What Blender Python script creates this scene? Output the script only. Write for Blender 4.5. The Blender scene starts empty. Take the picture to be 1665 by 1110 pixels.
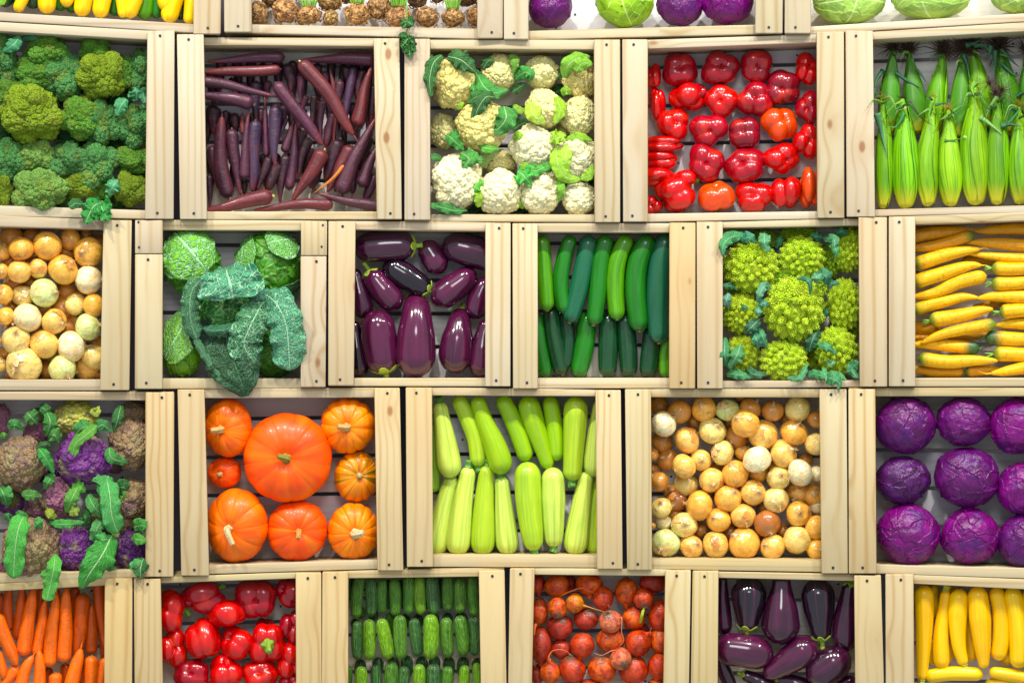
import bpy, bmesh, math, random
import numpy as np
from mathutils import Vector, Matrix, Quaternion, noise as mnoise

R = random.Random(7)
scene = bpy.context.scene
COL = scene.collection

# ------------------------------------------------------------------ camera
F = 3552.0            # focal length in photo pixels (1665 wide)
UC, VC = 832.5, 555.0
CAM = Vector((0.0, -4.0, 1.30))
cam_d = bpy.data.cameras.new('camera')
cam_d.sensor_width = 36.0
cam_d.lens = 36.0 * F / 1665.0
cam_d.clip_end = 60.0
cam = bpy.data.objects.new('camera', cam_d)
COL.objects.link(cam)
cam.location = CAM
cam.rotation_euler = (math.radians(90), 0, 0)
scene.camera = cam

# ------------------------------------------------------------------ world + lamps
world = bpy.data.worlds.new('World')
scene.world = world
world.use_nodes = True
bg = world.node_tree.nodes['Background']
bg.inputs[0].default_value = (0.86, 0.93, 1.0, 1)
bg.inputs[1].default_value = 0.62

def lamp(name, loc, target, power, size, color):
    ld = bpy.data.lights.new(name, 'AREA')
    ld.shape = 'DISK'; ld.size = size; ld.energy = power; ld.color = color
    lo = bpy.data.objects.new(name, ld)
    COL.objects.link(lo)
    lo.location = loc
    d = Vector(target) - Vector(loc)
    lo.rotation_euler = d.to_track_quat('-Z', 'Y').to_euler()
    return lo

LAMPS = [(-1.75, 1.0), (-0.45, 0.9), (0.75, 0.9), (1.95, 1.0)]
for i, (x, k) in enumerate(LAMPS):
    ld = bpy.data.lights.new('ceiling_spot', 'SPOT')
    ld.energy = 262 * k; ld.color = (1.0, 0.965, 0.905); ld.shadow_soft_size = 0.055
    ld.spot_size = math.radians(66); ld.spot_blend = 1.0
    lo = bpy.data.objects.new('ceiling_spot', ld); COL.objects.link(lo)
    lo.location = (x, -1.75, 3.9)
    lo.rotation_euler = (Vector((x * 0.62, 0, 1.02)) - lo.location).to_track_quat('-Z', 'Y').to_euler()
lamp('ceiling_panel', (0.0, -4.3, 3.3), (0, 0, 1.25), 38, 1.2, (0.97, 0.98, 1.0))  # added fill from the camera side to brighten the crates, not a real fixture

vs = scene.view_settings
vs.view_transform = 'Standard'
vs.look = 'None'
vs.exposure = 0.10
vs.gamma = 1.0
vs.use_curve_mapping = False
scene.cycles.max_bounces = 5
scene.cycles.diffuse_bounces = 3
scene.cycles.glossy_bounces = 3
scene.cycles.transmission_bounces = 2
scene.cycles.caustics_reflective = False
scene.cycles.caustics_refractive = False

# ------------------------------------------------------------------ colour + nodes
def lin(c):
    return c / 12.92 if c <= 0.04045 else ((c + 0.055) / 1.055) ** 2.4

def hx(s):
    return tuple(lin(int(s[i:i + 2], 16) / 255.0) for i in (0, 2, 4))

class T:
    """small node-tree writer"""
    def __init__(self, name):
        self.m = bpy.data.materials.new(name)
        self.m.use_nodes = True
        self.t = self.m.node_tree
        self.b = self.t.nodes['Principled BSDF']
    def set(self, sock, v):
        if isinstance(v, bpy.types.NodeSocket):
            self.t.links.new(v, sock)
        elif isinstance(v, tuple) and len(v) == 3 and sock.type == 'RGBA':
            sock.default_value = (*v, 1)
        else:
            sock.default_value = v
    def n(self, kind, ins=None, **props):
        nd = self.t.nodes.new('ShaderNode' + kind)
        for k, v in props.items():
            setattr(nd, k, v)
        for k, v in (ins or {}).items():
            self.set(nd.inputs[k], v)
        return nd
    def math(self, op, a, b=0.0, c=0.0, clamp=False):
        nd = self.n('Math', {0: a, 1: b, 2: c}, operation=op, use_clamp=clamp)
        return nd.outputs[0]
    def vmath(self, op, a, b=(0, 0, 0)):
        return self.n('VectorMath', {0: a, 1: b}, operation=op).outputs[0]
    def mix(self, f, a, b, blend='MIX'):
        nd = self.n('Mix', data_type='RGBA', blend_type=blend)
        self.set(nd.inputs[0], f); self.set(nd.inputs[6], a); self.set(nd.inputs[7], b)
        return nd.outputs[2]
    def ramp(self, f, lo, hi):
        nd = self.n('MapRange', {0: f, 1: lo, 2: hi}, interpolation_type='SMOOTHSTEP')
        return nd.outputs[0]
    def noise(self, vec, scale, detail=2.0, rough=0.5, dist=0.0):
        return self.n('TexNoise', {'Vector': vec, 'Scale': scale, 'Detail': detail, 'Roughness': rough, 'Distortion': dist}).outputs[0]
    def voro(self, vec, scale, feature='F1', rnd=1.0):
        nd = self.n('TexVoronoi', {'Vector': vec, 'Scale': scale, 'Randomness': rnd}, feature=feature)
        return nd.outputs['Distance'], (nd.outputs['Color'] if feature == 'F1' else None)
    def attr(self, name):
        return self.n('Attribute', attribute_name=name)
    def bump(self, h, strength, dist=0.002, prev=None):
        ins = {'Strength': strength, 'Distance': dist, 'Height': h}
        if prev is not None:
            ins['Normal'] = prev
        return self.n('Bump', ins).outputs[0]
    def out(self, **k):
        for key, v in k.items():
            self.set(self.b.inputs[key.replace('_', ' ')], v)
        return self.m

def tc_rnd(t):
    """texture coordinate carried by the mesh, and the same shifted per object"""
    a = t.attr('tc').outputs['Vector']
    oi = t.n('ObjectInfo')
    sh = t.vmath('ADD', a, t.vmath('SCALE', (1, 1, 1)))
    nd = t.n('VectorMath', {0: (17.0, 31.0, 23.0)}, operation='SCALE')
    t.set(nd.inputs['Scale'], oi.outputs['Random'])
    return a, t.vmath('ADD', a, nd.outputs[0]), oi

def skin(name, rough=0.4, coat=0.0, mott=(3.0, 0.25), lines=None, rings=None, pores=None, specks=None,
         ends=(), bump=None, sss=0.0, patch=None, spec=0.5, crust=None, mottc=None):
    """fruit or root skin tinted by the object's own colour. lines: streaks along the body; rings: creases across it;
    ends: ((lo, hi, colour, strength), ...) blends along the body; patch: colour fields with their own shape"""
    t = T(name)
    a, v, oi = tc_rnd(t)
    base = oi.outputs['Color']
    sx = t.n('SeparateXYZ', {0: a}).outputs
    h = None
    col = base
    nz = t.noise(v, mott[0], 4.0, 0.6)
    dark = t.mix(1.0, base, mottc or (0.55, 0.5, 0.5), 'MULTIPLY')
    col = t.mix(t.math('MULTIPLY', t.ramp(nz, 0.4, 0.72), mott[1] * 2.2, clamp=True), col, dark)
    lite = t.mix(1.0, base, (1.5, 1.45, 1.4), 'MULTIPLY')
    nz2 = t.noise(t.vmath('ADD', v, (5, 5, 5)), mott[0] * 0.8, 3.0, 0.6)
    col = t.mix(t.math('MULTIPLY', t.ramp(nz2, 0.5, 0.75), mott[1] * 1.6, clamp=True), col, lite)
    if patch:
        pc, psc, lo, hi, k = patch
        pn = t.noise(t.vmath('ADD', v, (9, 2, 4)), psc, 2.0, 0.5, 0.6)
        col = t.mix(t.math('MULTIPLY', t.ramp(pn, lo, hi), k), col, pc)
    if lines:
        ln, lz, lc, lk = lines
        lv = t.n('Mapping', {'Vector': v, 'Scale': (ln, ln, lz)}).outputs[0]
        lnz = t.noise(lv, 1.0, 3.0, 0.65)
        col = t.mix(t.math('MULTIPLY', t.ramp(lnz, 0.46, 0.66), lk), col, lc)
        h = t.math('MULTIPLY', lnz, 0.4)
    for lo, hi, c, k in ends:
        e = t.math('ADD', sx[2], t.math('MULTIPLY', t.math('SUBTRACT', nz, 0.5), 0.12))
        col = t.mix(t.math('MULTIPLY', t.ramp(e, lo, hi), k), col, c)
    if rings:
        rn, rs, rc, rk = rings
        rv = t.n('Mapping', {'Vector': v, 'Scale': (1.3, 1.3, rn)}).outputs[0]
        rz = t.noise(rv, 1.0, 3.0, 0.7)
        rr = t.ramp(rz, 0.52, 0.68)
        col = t.mix(t.math('MULTIPLY', rr, rk), col, rc)
        h = t.math('MULTIPLY', rr, -rs) if h is None else t.math('SUBTRACT', h, t.math('MULTIPLY', rr, rs))
    if specks:
        sc, ssc, sth, sk = specks
        d, _ = t.voro(v, ssc)
        m2 = t.noise(v, ssc * 0.3, 1.0)
        msk = t.math('MULTIPLY', t.math('SUBTRACT', 1.0, t.ramp(d, sth * 0.5, sth)), t.ramp(m2, 0.5, 0.6))
        col = t.mix(t.math('MULTIPLY', msk, sk), col, sc)
    if crust:
        cc, lo, hi = crust
        e = t.math('ADD', sx[2], t.math('MULTIPLY', t.math('SUBTRACT', t.noise(v, 5.0, 5.0, 0.7), 0.5), 0.9))
        col = t.mix(t.ramp(e, lo, hi), col, cc)
    nrm = None
    if h is not None:
        nrm = t.bump(h, 0.5, 0.0016)
    if bump:
        bz = t.noise(v, bump[0], 5.0, 0.6)
        nrm = t.bump(bz, bump[1], 0.003, nrm)
    if pores:
        pd, _ = t.voro(v, pores[0])
        nrm = t.bump(pd, pores[1], 0.003, nrm)
    k = dict(Base_Color=col, Roughness=t.math('ADD', rough, t.math('MULTIPLY', t.math('SUBTRACT', nz, 0.5), 0.18)), Coat_Weight=coat, Coat_Roughness=0.14,
             Subsurface_Weight=sss, Specular_IOR_Level=spec)
    if nrm is not None:
        k['Normal'] = nrm
    m = t.out(**k)
    t.b.inputs['Subsurface Radius'].default_value = (1.0, 0.5, 0.25)
    t.b.inputs['Subsurface Scale'].default_value = 0.006
    return m

# wood: grain rings bend round knots, both cut by the same field
def wood(name, vertical, pale, line, knotc, rough=0.62, lamp_k=1.0):
    t = T(name)
    tcn = t.n('TexCoord')
    oi = t.n('ObjectInfo')
    v = tcn.outputs['Object']
    sh = t.n('VectorMath', {0: (7.3, 3.1, 9.7)}, operation='SCALE'); t.set(sh.inputs['Scale'], oi.outputs['Random'])
    v = t.vmath('ADD', v, sh.outputs[0])
    if not vertical:
        x = t.n('SeparateXYZ', {0: v}).outputs
        v = t.n('CombineXYZ', {0: x[2], 1: x[1], 2: x[0]}).outputs[0]
    # v.z runs along the board now
    vk = t.n('Mapping', {'Vector': v, 'Scale': (13.0, 13.0, 7.0)}).outputs[0]
    kd = t.n('TexVoronoi', {'Vector': vk, 'Scale': 1.0, 'Randomness': 1.0}, feature='F1')
    kdist = kd.outputs['Distance']
    near = t.math('POWER', 2.718, t.math('MULTIPLY', t.math('MULTIPLY', kdist, kdist), -14.0))
    pick = t.ramp(t.n('SeparateColor', {0: kd.outputs['Color']}).outputs[0], 0.50, 0.54)
    near = t.math('MULTIPLY', near, pick)
    warp = t.noise(t.n('Mapping', {'Vector': v, 'Scale': (14, 14, 1.8)}).outputs[0], 1.0, 3.0)
    xs = t.n('SeparateXYZ', {0: v}).outputs
    rad = t.math('ADD', t.math('MULTIPLY', t.math('ADD', xs[0], t.math('MULTIPLY', xs[1], 0.55)), t.math('ADD', 95.0, t.math('MULTIPLY', oi.outputs['Random'], 190.0))), t.math('MULTIPLY', warp, 4.2))
    rad = t.math('ADD', rad, t.math('MULTIPLY', near, 3.2))
    s = t.math('ADD', t.math('MULTIPLY', t.math('SINE', t.math('MULTIPLY', rad, 2.0)), 0.5), 0.5)
    s = t.math('POWER', s, 3.5)
    vary = t.ramp(t.noise(t.n('Mapping', {'Vector': v, 'Scale': (18, 18, 1.5)}).outputs[0], 1.0, 2.0), 0.30, 0.62)
    fib = t.noise(t.n('Mapping', {'Vector': v, 'Scale': (900, 900, 18)}).outputs[0], 1.0, 2.0)
    tone = t.noise(t.n('Mapping', {'Vector': v, 'Scale': (9, 9, 2.5)}).outputs[0], 1.0, 3.0)
    base = t.mix(t.ramp(tone, 0.3, 0.7), t.mix(0.34, pale, line), pale)
    base = t.mix(t.math('MULTIPLY', t.math('MULTIPLY', s, vary), 0.75), base, line)
    base = t.mix(t.math('MULTIPLY', t.ramp(fib, 0.5, 0.8), 0.20), base, line)
    core = t.math('MULTIPLY', pick, t.math('SUBTRACT', 1.0, t.ramp(kdist, 0.045, 0.10)))
    base = t.mix(t.math('MULTIPLY', near, 0.35), base, line)
    base = t.mix(t.math('MULTIPLY', core, 0.85), base, knotc)
    base = t.mix(1.0, base, oi.outputs['Color'], 'MULTIPLY')
    nr = t.bump(t.math('ADD', t.math('MULTIPLY', fib, 0.6), t.math('MULTIPLY', s, 0.4)), 0.22, 0.0007)
    return t.out(Base_Color=base, Roughness=rough, Normal=nr, Specular_IOR_Level=0.3)

M = {}
PALE, LINE, KNOT = (0.575, 0.505, 0.38), (0.41, 0.285, 0.14), (0.27, 0.12, 0.045)
M['wood_v'] = wood('pine_upright', True, PALE, LINE, KNOT)
M['wood_h'] = wood('pine_level', False, PALE, LINE, KNOT)
M['slat'] = wood('pine_slat', False, (0.84, 0.82, 0.85), (0.64, 0.60, 0.58), (0.22, 0.14, 0.09))
t = T('dark_screw'); M['screw'] = t.out(Base_Color=(0.035, 0.037, 0.05), Metallic=0.6, Roughness=0.42)
t = T('dark_board')
M['dark'] = t.out(Base_Color=t.mix(t.noise(t.n('TexCoord').outputs['Object'], 14.0, 4.0), (0.05, 0.040, 0.048), (0.08, 0.065, 0.075)), Roughness=0.85)

# ------------------------------------------------------------------ meshes
def mesh(name, V, Fc, tc=None, smooth=True):
    """Fc: list of int arrays of shape (n, k)"""
    me = bpy.data.meshes.new(name)
    V = np.asarray(V, dtype=np.float32)
    me.vertices.add(len(V)); me.vertices.foreach_set('co', V.ravel())
    Fc = [np.asarray(f, dtype=np.int32) for f in Fc if len(f)]
    tot = np.concatenate([np.full(len(f), f.shape[1], dtype=np.int32) for f in Fc])
    flat = np.concatenate([f.ravel() for f in Fc])
    me.loops.add(len(flat)); me.loops.foreach_set('vertex_index', flat)
    me.polygons.add(len(tot))
    me.polygons.foreach_set('loop_start', np.concatenate([[0], np.cumsum(tot)[:-1]]).astype(np.int32))
    try:
        me.polygons.foreach_set('loop_total', tot)
    except Exception:
        pass
    me.update(calc_edges=True)
    if smooth:
        me.polygons.foreach_set('use_smooth', np.ones(len(tot), dtype=bool))
    if tc is not None:
        at = me.attributes.new('tc', 'FLOAT_VECTOR', 'POINT')
        at.data.foreach_set('vector', np.asarray(tc, dtype=np.float32).ravel())
    return me

_ico = {}
def ico(level):
    if level not in _ico:
        bm = bmesh.new()
        bmesh.ops.create_icosphere(bm, subdivisions=level, radius=1.0)
        bm.verts.ensure_lookup_table()
        V = np.array([v.co[:] for v in bm.verts])
        Fi = np.array([[v.index for v in f.verts] for f in bm.faces])
        bm.free()
        V /= np.linalg.norm(V, axis=1)[:, None]
        _ico[level] = (V, Fi)
    return _ico[level]

def fib(n, seed=0, jit=0.0, zmin=-1.0):
    rr = np.random.RandomState(seed)
    i = np.arange(n) + 0.5
    z = 1 - (1 - zmin) * i / n
    ph = i * 2.399963 + seed
    s = np.sqrt(np.clip(1 - z * z, 0, 1))
    P = np.stack([s * np.cos(ph), s * np.sin(ph), z], 1)
    P += rr.normal(0, jit, P.shape)
    return P / np.linalg.norm(P, axis=1)[:, None]

def wav(V, seed, f=2.0, n=9):
    """cheap smooth random field on directions"""
    rr = np.random.RandomState(seed)
    o = np.zeros(len(V))
    for _ in range(n):
        k = rr.normal(0, f, 3); p = rr.uniform(0, 6.28)
        o += np.sin(V @ k + p)
    return o / n ** 0.5

def cat(parts):
    """join (V, [faces], tc) triples"""
    Vs, Fs, Ts, o = [], [], [], 0
    for V, Fl, tc in parts:
        Vs.append(V); Ts.append(tc)
        for f in Fl:
            Fs.append(np.asarray(f) + o)
        o += len(V)
    return np.concatenate(Vs), Fs, np.concatenate(Ts)

# ------------------------------------------------------------------ crates and their pixel frames
ARC = 4.2
DEEP = 0.100
def f3(v):
    return Vector((v[0], v[1], v[2]))

class Crate:
    def __init__(self, phrase, group, cx, cy):
        self.phrase, self.group = phrase, group
        x = (cx - UC) / F * 4.0
        y = -x * x / (2 * ARC)
        x = (cx - UC) / F * (4.0 + y)
        self.o = Vector((x, y, CAM.z + (VC - cy) / F * (4.0 + y)))
        self.yaw = math.atan2(-x / ARC, 1.0)
        self.M = Matrix.Translation(self.o) @ Matrix.Rotation(self.yaw, 4, 'Z')
        self.Mi = self.M.inverted()
        self.c = self.Mi @ CAM
        self.z = (0, 0, 1.0)
        self.items = []
        k = min(1.0, max(0.0, (cy - 200) / 800))     # the lower crates are of yellower boards
        self.warm = (1.0, 1.0 - 0.055 * k, 1.0 - 0.27 * k)
        self.nrow = None
    def zoom(self, x0, y0, s):
        self.z = (x0, y0, s)
    def P(self, u, v, d=0.0, raw=False):
        """photo pixel (or zoom pixel) at depth d into the crate -> crate-local point"""
        if not raw:
            u = self.z[0] + u / self.z[2]; v = self.z[1] + v / self.z[2]
        w = Vector(((u - UC) / F, 1.0, (VC - v) / F))
        l = self.Mi.to_3x3() @ w
        k = (d - self.c.y) / l.y
        return self.c + l * k
    def S(self, px, d=0.0):
        """length in zoom pixels -> metres at depth d"""
        return px / self.z[2] * (d - self.c.y) / F

def link(o, parent=None):
    COL.objects.link(o)
    if parent is not None:
        o.parent = parent
    return o

def tag(o, label=None, cat_=None, group=None, kind=None):
    for k, v in (('label', label), ('category', cat_), ('group', group), ('kind', kind)):
        if v:
            o[k] = v
    return o

def thing(cr, name, loc, word='', what='', cat_='', size=(1, 1), label=None, group=None):
    """Empty at the thing's place in its crate; labelled once the crate is full"""
    e = bpy.data.objects.new(name, None)
    e.empty_display_size = 0.02
    COL.objects.link(e)
    e.matrix_world = cr.M @ Matrix.Translation(loc)
    e['category'] = cat_
    g = group or cr.group
    if g:
        e['group'] = g
    e['cl'] = 0
    cr.items.append(dict(o=e, x=loc.x, z=loc.z, word=word, what=what, label=label))
    return e

def part(root, name, me, mat, color=None, rot=None, loc=None, scale=None, solid=0.0, label=None):
    if not me.materials:
        me.materials.append(mat)
    elif me.materials[0] != mat:
        me = me.copy(); me.materials[0] = mat
    o = bpy.data.objects.new(name, me)
    if color is not None:
        if mat.name[:4] != 'pine':
            y = 0.25 * color[0] + 0.65 * color[1] + 0.10 * color[2]
            color = tuple(max(0.0, min(1.0, y + (k - y) * 1.06)) for k in color)
        o.color = (*color, 1)
    if rot is not None:
        o.rotation_mode = 'QUATERNION'; o.rotation_quaternion = rot
    if loc is not None:
        o.location = loc
    if scale is not None:
        o.scale = scale
    if solid:
        m = o.modifiers.new('thick', 'SOLIDIFY'); m.thickness = solid; m.offset = -1
    link(o, root)
    if label:
        o['label'] = label
    return o

def squash(e, s):
    """fit the parts made so far to the seen width and height, in the crate's axes"""
    for o in e.children:
        o.matrix_parent_inverse = Matrix.Diagonal((*s, 1.0))

def jit(c, k=0.08):
    g = 1 + R.uniform(-k, k)
    return tuple(min(1, max(0, a * g * (1 + R.uniform(-k, k) * 0.5))) for a in c)

def axis_rot(ax, roll=0.0):
    q = Vector((0, 0, 1)).rotation_difference(Vector(ax).normalized())
    return q @ Quaternion((0, 0, 1), roll)

def board(root, name, cr, quad, y0, y1, mat, tint=1.0, bev=0.0014, color=None):
    """quad: photo pixels TL, TR, BR, BL of its front face"""
    fr = [cr.P(u, v, y0, raw=True) for u, v in quad]
    V = [(p.x, y0, p.z) for p in fr] + [(p.x, y1, p.z) for p in fr]
    Fq = [(0, 3, 2, 1), (4, 5, 6, 7), (0, 1, 5, 4), (1, 2, 6, 5), (2, 3, 7, 6), (3, 0, 4, 7)]
    me = mesh(name, V, [Fq], smooth=False)
    g_ = R.uniform(0.90, 1.0)
    c = color or (tint * g_, tint * g_ * R.uniform(0.975, 1.0), tint * g_ * R.uniform(0.84, 1.02))
    w_ = cr.warm if mat != M['slat'] else (1, 1, 1)
    c = tuple(x * y for x, y in zip(c, w_))
    o = part(root, name, me, mat, c)
    b = o.modifiers.new('edge', 'BEVEL'); b.width = bev; b.segments = 2; b.limit_method = 'NONE'
    return o

def screw(root, cr, u, v, y, r=0.0027):
    bm = bmesh.new()
    bmesh.ops.create_cone(bm, cap_ends=True, segments=14, radius1=r, radius2=r * 0.8, depth=0.0016)
    me = bpy.data.meshes.new('screw'); bm.to_mesh(me); bm.free()
    p = cr.P(u, v, y, raw=True)
    return part(root, 'screw', me, M['screw'], rot=Quaternion((1, 0, 0), math.pi / 2), loc=(p.x, y - 0.0006, p.z))

POST = 0.016
FR = -0.020          # the crates' front face, ahead of the frame plane
def build_crate(cr, label, xt, xb, yt, yb, rt, rb, pitch=62, tints=(1, 1), first=33, extra=(), blocks=None):
    """xt/xb: outer-left, inner-left, inner-right, outer-right at top / bottom; yt, yb: (left post, right post);
    rt/rb: rail edges (upper left, upper right, lower left, lower right)"""
    e = bpy.data.objects.new('vegetable_crate', None)
    COL.objects.link(e); e.matrix_world = cr.M
    tag(e, label, 'crate', 'wooden crates stacked into a wall display')
    def xx(i, y):
        k = (y - yt[0]) / (yb[0] - yt[0])
        return xt[i] + (xb[i] - xt[i]) * k
    g = 0.6
    if blocks:
        for i, (s0, s1) in enumerate(((0, 1), (2, 3))):
            yy = blocks[i]; b_ = yt[i]
            board(e, 'post_block', cr, [(xt[s0] + g, b_ + g), (xt[s1], b_ + g), (xx(s1, yy), yy - .7), (xx(s0, yy) + g, yy - .7)], FR, FR + POST, M['wood_v'])
        tl, tr = blocks
        xt = tuple(xx(i, tl if i < 2 else tr) for i in range(4)); yt = (tl, tr)
    pl = board(e, 'post', cr, [(xt[0] + g, yt[0] + g), (xt[1], yt[0] + g), (xb[1], yb[0] - g), (xb[0] + g, yb[0] - g)], FR, FR + POST, M['wood_v'], color=tints[0] if isinstance(tints[0], tuple) else None, tint=1.0)
    pr = board(e, 'post', cr, [(xt[2], yt[1] + g), (xt[3] - g, yt[1] + g), (xb[3] - g, yb[1] - g), (xb[2], yb[1] - g)], FR, FR + POST, M['wood_v'], color=tints[1] if isinstance(tints[1], tuple) else None, tint=1.0)
    for p, i in ((pl, 0), (pr, 2)):
        for y in (yt[i // 2] + 9, yb[i // 2] - 10):
            f = 0.38 + R.uniform(0, 0.2) if i == 0 else 0.42 + R.uniform(0, 0.2)
            screw(p, cr, xx(i, y) * (1 - f) + xx(i + 1, y) * f, y, FR)
    for p, u, v in [(pl if s == 0 else pr, u, v) for s, u, v in extra]:
        screw(p, cr, u, v, FR, 0.0022)
    y0 = FR + POST + 0.0006
    cr.rb, cr.xb, cr.xt = rb, xb, xt
    def lerp(a, b, u):
        return a + (b - a) * (u - xt[1]) / (xt[2] - xt[1])
    board(e, 'top_rail', cr, [(xt[0] + 1, lerp(rt[0], rt[1], xt[0])), (xt[3] - 1, lerp(rt[0], rt[1], xt[3])), (xt[3] - 1, lerp(rt[2], rt[3], xt[3])), (xt[0] + 1, lerp(rt[2], rt[3], xt[0]))], y0, DEEP, M['wood_h'])
    board(e, 'bottom_rail', cr, [(xb[0] + 1, lerp(rb[0], rb[1], xb[0])), (xb[3] - 1, lerp(rb[0], rb[1], xb[3])), (xb[3] - 1, lerp(rb[2], rb[3], xb[3])), (xb[0] + 1, lerp(rb[2], rb[3], xb[0]))], y0, DEEP, M['wood_h'])
    w = 13
    for i, s in ((0, 1), (3, -1)):
        a, b = xt[i] + s * 1.5, xb[i] + s * 1.5
        q = [(a, lerp(rt[2], rt[3], a) + 1), (a + s * w, lerp(rt[2], rt[3], a) + 1), (b + s * w, lerp(rb[0], rb[1], b) - 1), (b, lerp(rb[0], rb[1], b) - 1)]
        if s < 0:
            q = [q[1], q[0], q[3], q[2]]
        board(e, 'side_board', cr, q, y0, DEEP, M['wood_v'])
    # back slats with dark gaps between
    ytop = min(rt[2], rt[3]) - 8; ybot = max(rb[0], rb[1]) + 8
    a = ytop; b = (rt[2] + rt[3]) / 2 + first
    sl = (rt[3] - rt[2] + rb[1] - rb[0]) / 2
    while a < ybot - 6:
        b2 = min(b, ybot)
        o = board(e, 'slat', cr, [(xt[0] + 15, a + 3 - sl / 2), (xt[3] - 15, a + 3 + sl / 2), (xb[3] - 15, b2 - 3 + sl / 2), (xb[0] + 15, b2 - 3 - sl / 2)], DEEP - 0.008, DEEP, M['slat'])
        for f in (0.17, 0.86):
            screw(o, cr, xt[1] + (xt[2] - xt[1]) * (f + R.uniform(-0.05, 0.05)), (a + b2) / 2 + R.uniform(-9, 9), DEEP - 0.0082, 0.0022)
        a = b; b = b + pitch
    return e

# ------------------------------------------------------------------ tube-like bodies
def curve_pts(P, n, ts=None):
    P = np.array(P, dtype=float)
    if len(P) == 2:
        tt = np.linspace(0, 1, n) if ts is None else ts
        return P[0] + (P[1] - P[0]) * tt[:, None]
    d = np.concatenate([[0], np.cumsum(np.linalg.norm(np.diff(P, axis=0), axis=1))]); d /= d[-1]
    tt = np.linspace(0, 1, n) if ts is None else ts
    # Catmull-Rom through the points
    E = np.vstack([2 * P[0] - P[1], P, 2 * P[-1] - P[-2]])
    out = []
    for x in tt:
        k = min(len(P) - 2, max(0, int(np.searchsorted(d, x, side='right') - 1)))
        u = (x - d[k]) / max(1e-9, d[k + 1] - d[k])
        p0, p1, p2, p3 = E[k], E[k + 1], E[k + 2], E[k + 3]
        out.append(0.5 * (2 * p1 + (p2 - p0) * u + (2 * p0 - 5 * p1 + 4 * p2 - p3) * u * u + (3 * p1 - p0 - 3 * p2 + p3) * u ** 3))
    return np.array(out)

def prof(ctrl, ts, r, L, cap0=None, cap1=None):
    """radius along the body with round ends; r, L in metres"""
    cx = [c[0] for c in ctrl]; cy = [c[1] for c in ctrl]
    xs = np.linspace(-0.2, 1.2, 141)
    y = np.interp(xs, cx, cy)
    k = np.hanning(17); k /= k.sum()
    y = np.convolve(np.pad(y, 8, mode='edge'), k, 'valid')
    v = np.interp(ts, xs, y) * r
    e0 = cap0 if cap0 is not None else min(0.45, 1.1 * ctrl[0][1] * r / L)
    e1 = cap1 if cap1 is not None else min(0.45, 1.1 * ctrl[-1][1] * r / L)
    if e0 > 0:
        v = v * np.sqrt(np.clip(1 - np.clip((e0 - ts) / e0, 0, 1) ** 2, 0, 1))
    if e1 > 0:
        v = v * np.sqrt(np.clip(1 - np.clip((ts - 1 + e1) / e1, 0, 1) ** 2, 0, 1))
    return v

def frames(C):
    Tn = np.gradient(C, axis=0); Tn /= np.linalg.norm(Tn, axis=1)[:, None] + 1e-12
    up = np.array([0, -1.0, 0])
    N = np.cross(Tn, up)
    bad = np.linalg.norm(N, axis=1) < 0.15
    N[bad] = np.cross(Tn[bad], [0, 0, 1.0])
    N /= np.linalg.norm(N, axis=1)[:, None]
    B = np.cross(Tn, N); B /= np.linalg.norm(B, axis=1)[:, None]
    return Tn, N, B

def tube(C, rad, seg=20, mod=None, ts=None, flat=1.0):
    n = len(C)
    _, N, B = frames(C)
    th = np.arange(seg) / seg * 2 * np.pi
    ts = np.linspace(0, 1, n) if ts is None else ts
    k = np.ones((n, seg)) if mod is None else mod(ts[:, None], th[None, :]) * np.ones((n, seg))
    V = C[:, None, :] + (rad[:, None] * k)[:, :, None] * (np.cos(th)[None, :, None] * N[:, None, :] + flat * np.sin(th)[None, :, None] * B[:, None, :])
    V = V.reshape(-1, 3)
    tc = np.stack([np.tile(np.cos(th), n), np.tile(np.sin(th), n), np.repeat(ts, seg)], 1)
    i = np.arange(n - 1)[:, None] * seg; j = np.arange(seg)[None, :]; j2 = (j + 1) % seg
    Q = np.stack([i + j, i + j2, i + seg + j2, i + seg + j], 2).reshape(-1, 4)
    V = np.vstack([V, C[0], C[-1]]); tc = np.vstack([tc, [0, 0, 0], [0, 0, 1]])
    a = len(V) - 2; jj = np.arange(seg)
    T1 = np.stack([np.full(seg, a), (jj + 1) % seg, jj], 1)
    o = (n - 1) * seg
    T2 = np.stack([np.full(seg, a + 1), o + jj, o + (jj + 1) % seg], 1)
    return V, [Q, T1, T2], tc

ENDT = 0.5 - 0.5 * np.cos(np.linspace(0, 1, 40) * np.pi)
def spread_t(n):
    s = np.linspace(0, 1, n)
    return 0.5 * s + 0.5 * (0.5 - 0.5 * np.cos(s * np.pi))

def px3(cr, pts, d):
    o = []
    for p in pts:
        o.append(tuple(cr.P(p[0], p[1], p[2] if len(p) > 2 else d)))
    return np.array(o)

def body(cr, pts, w, ctrl, d, n=44, seg=22, mod=None, wob=0.0, cap0=None, cap1=None, flat=1.0):
    """returns local centre, C, rad, ts and mesh data relative to the centre"""
    Pm = px3(cr, pts, d)
    ts = spread_t(n)
    C = curve_pts(Pm, n, ts)
    L = np.linalg.norm(np.diff(C, axis=0), axis=1).sum()
    r = cr.S(w, d) / 2
    if wob:
        s = R.uniform(0, 6.28)
        up = np.array([0, -1.0, 0])
        Tn, N, B = frames(C)
        C = C + N * (np.sin(ts * 5 + s) * wob * r * np.sin(ts * np.pi))[:, None]
    rad = prof(ctrl, ts, r, L, cap0, cap1)
    c = C[n // 2].copy()
    V, Fc, tc = tube(C - c, rad, seg, mod, ts, flat)
    return Vector(c), C - c, rad, ts, (V, Fc, tc)

def little(pts, radii, seg=8, n=14):
    C = curve_pts(pts, n)
    rad = np.interp(np.linspace(0, 1, n), np.linspace(0, 1, len(radii)), radii)
    return tube(C, rad, seg)

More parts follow.
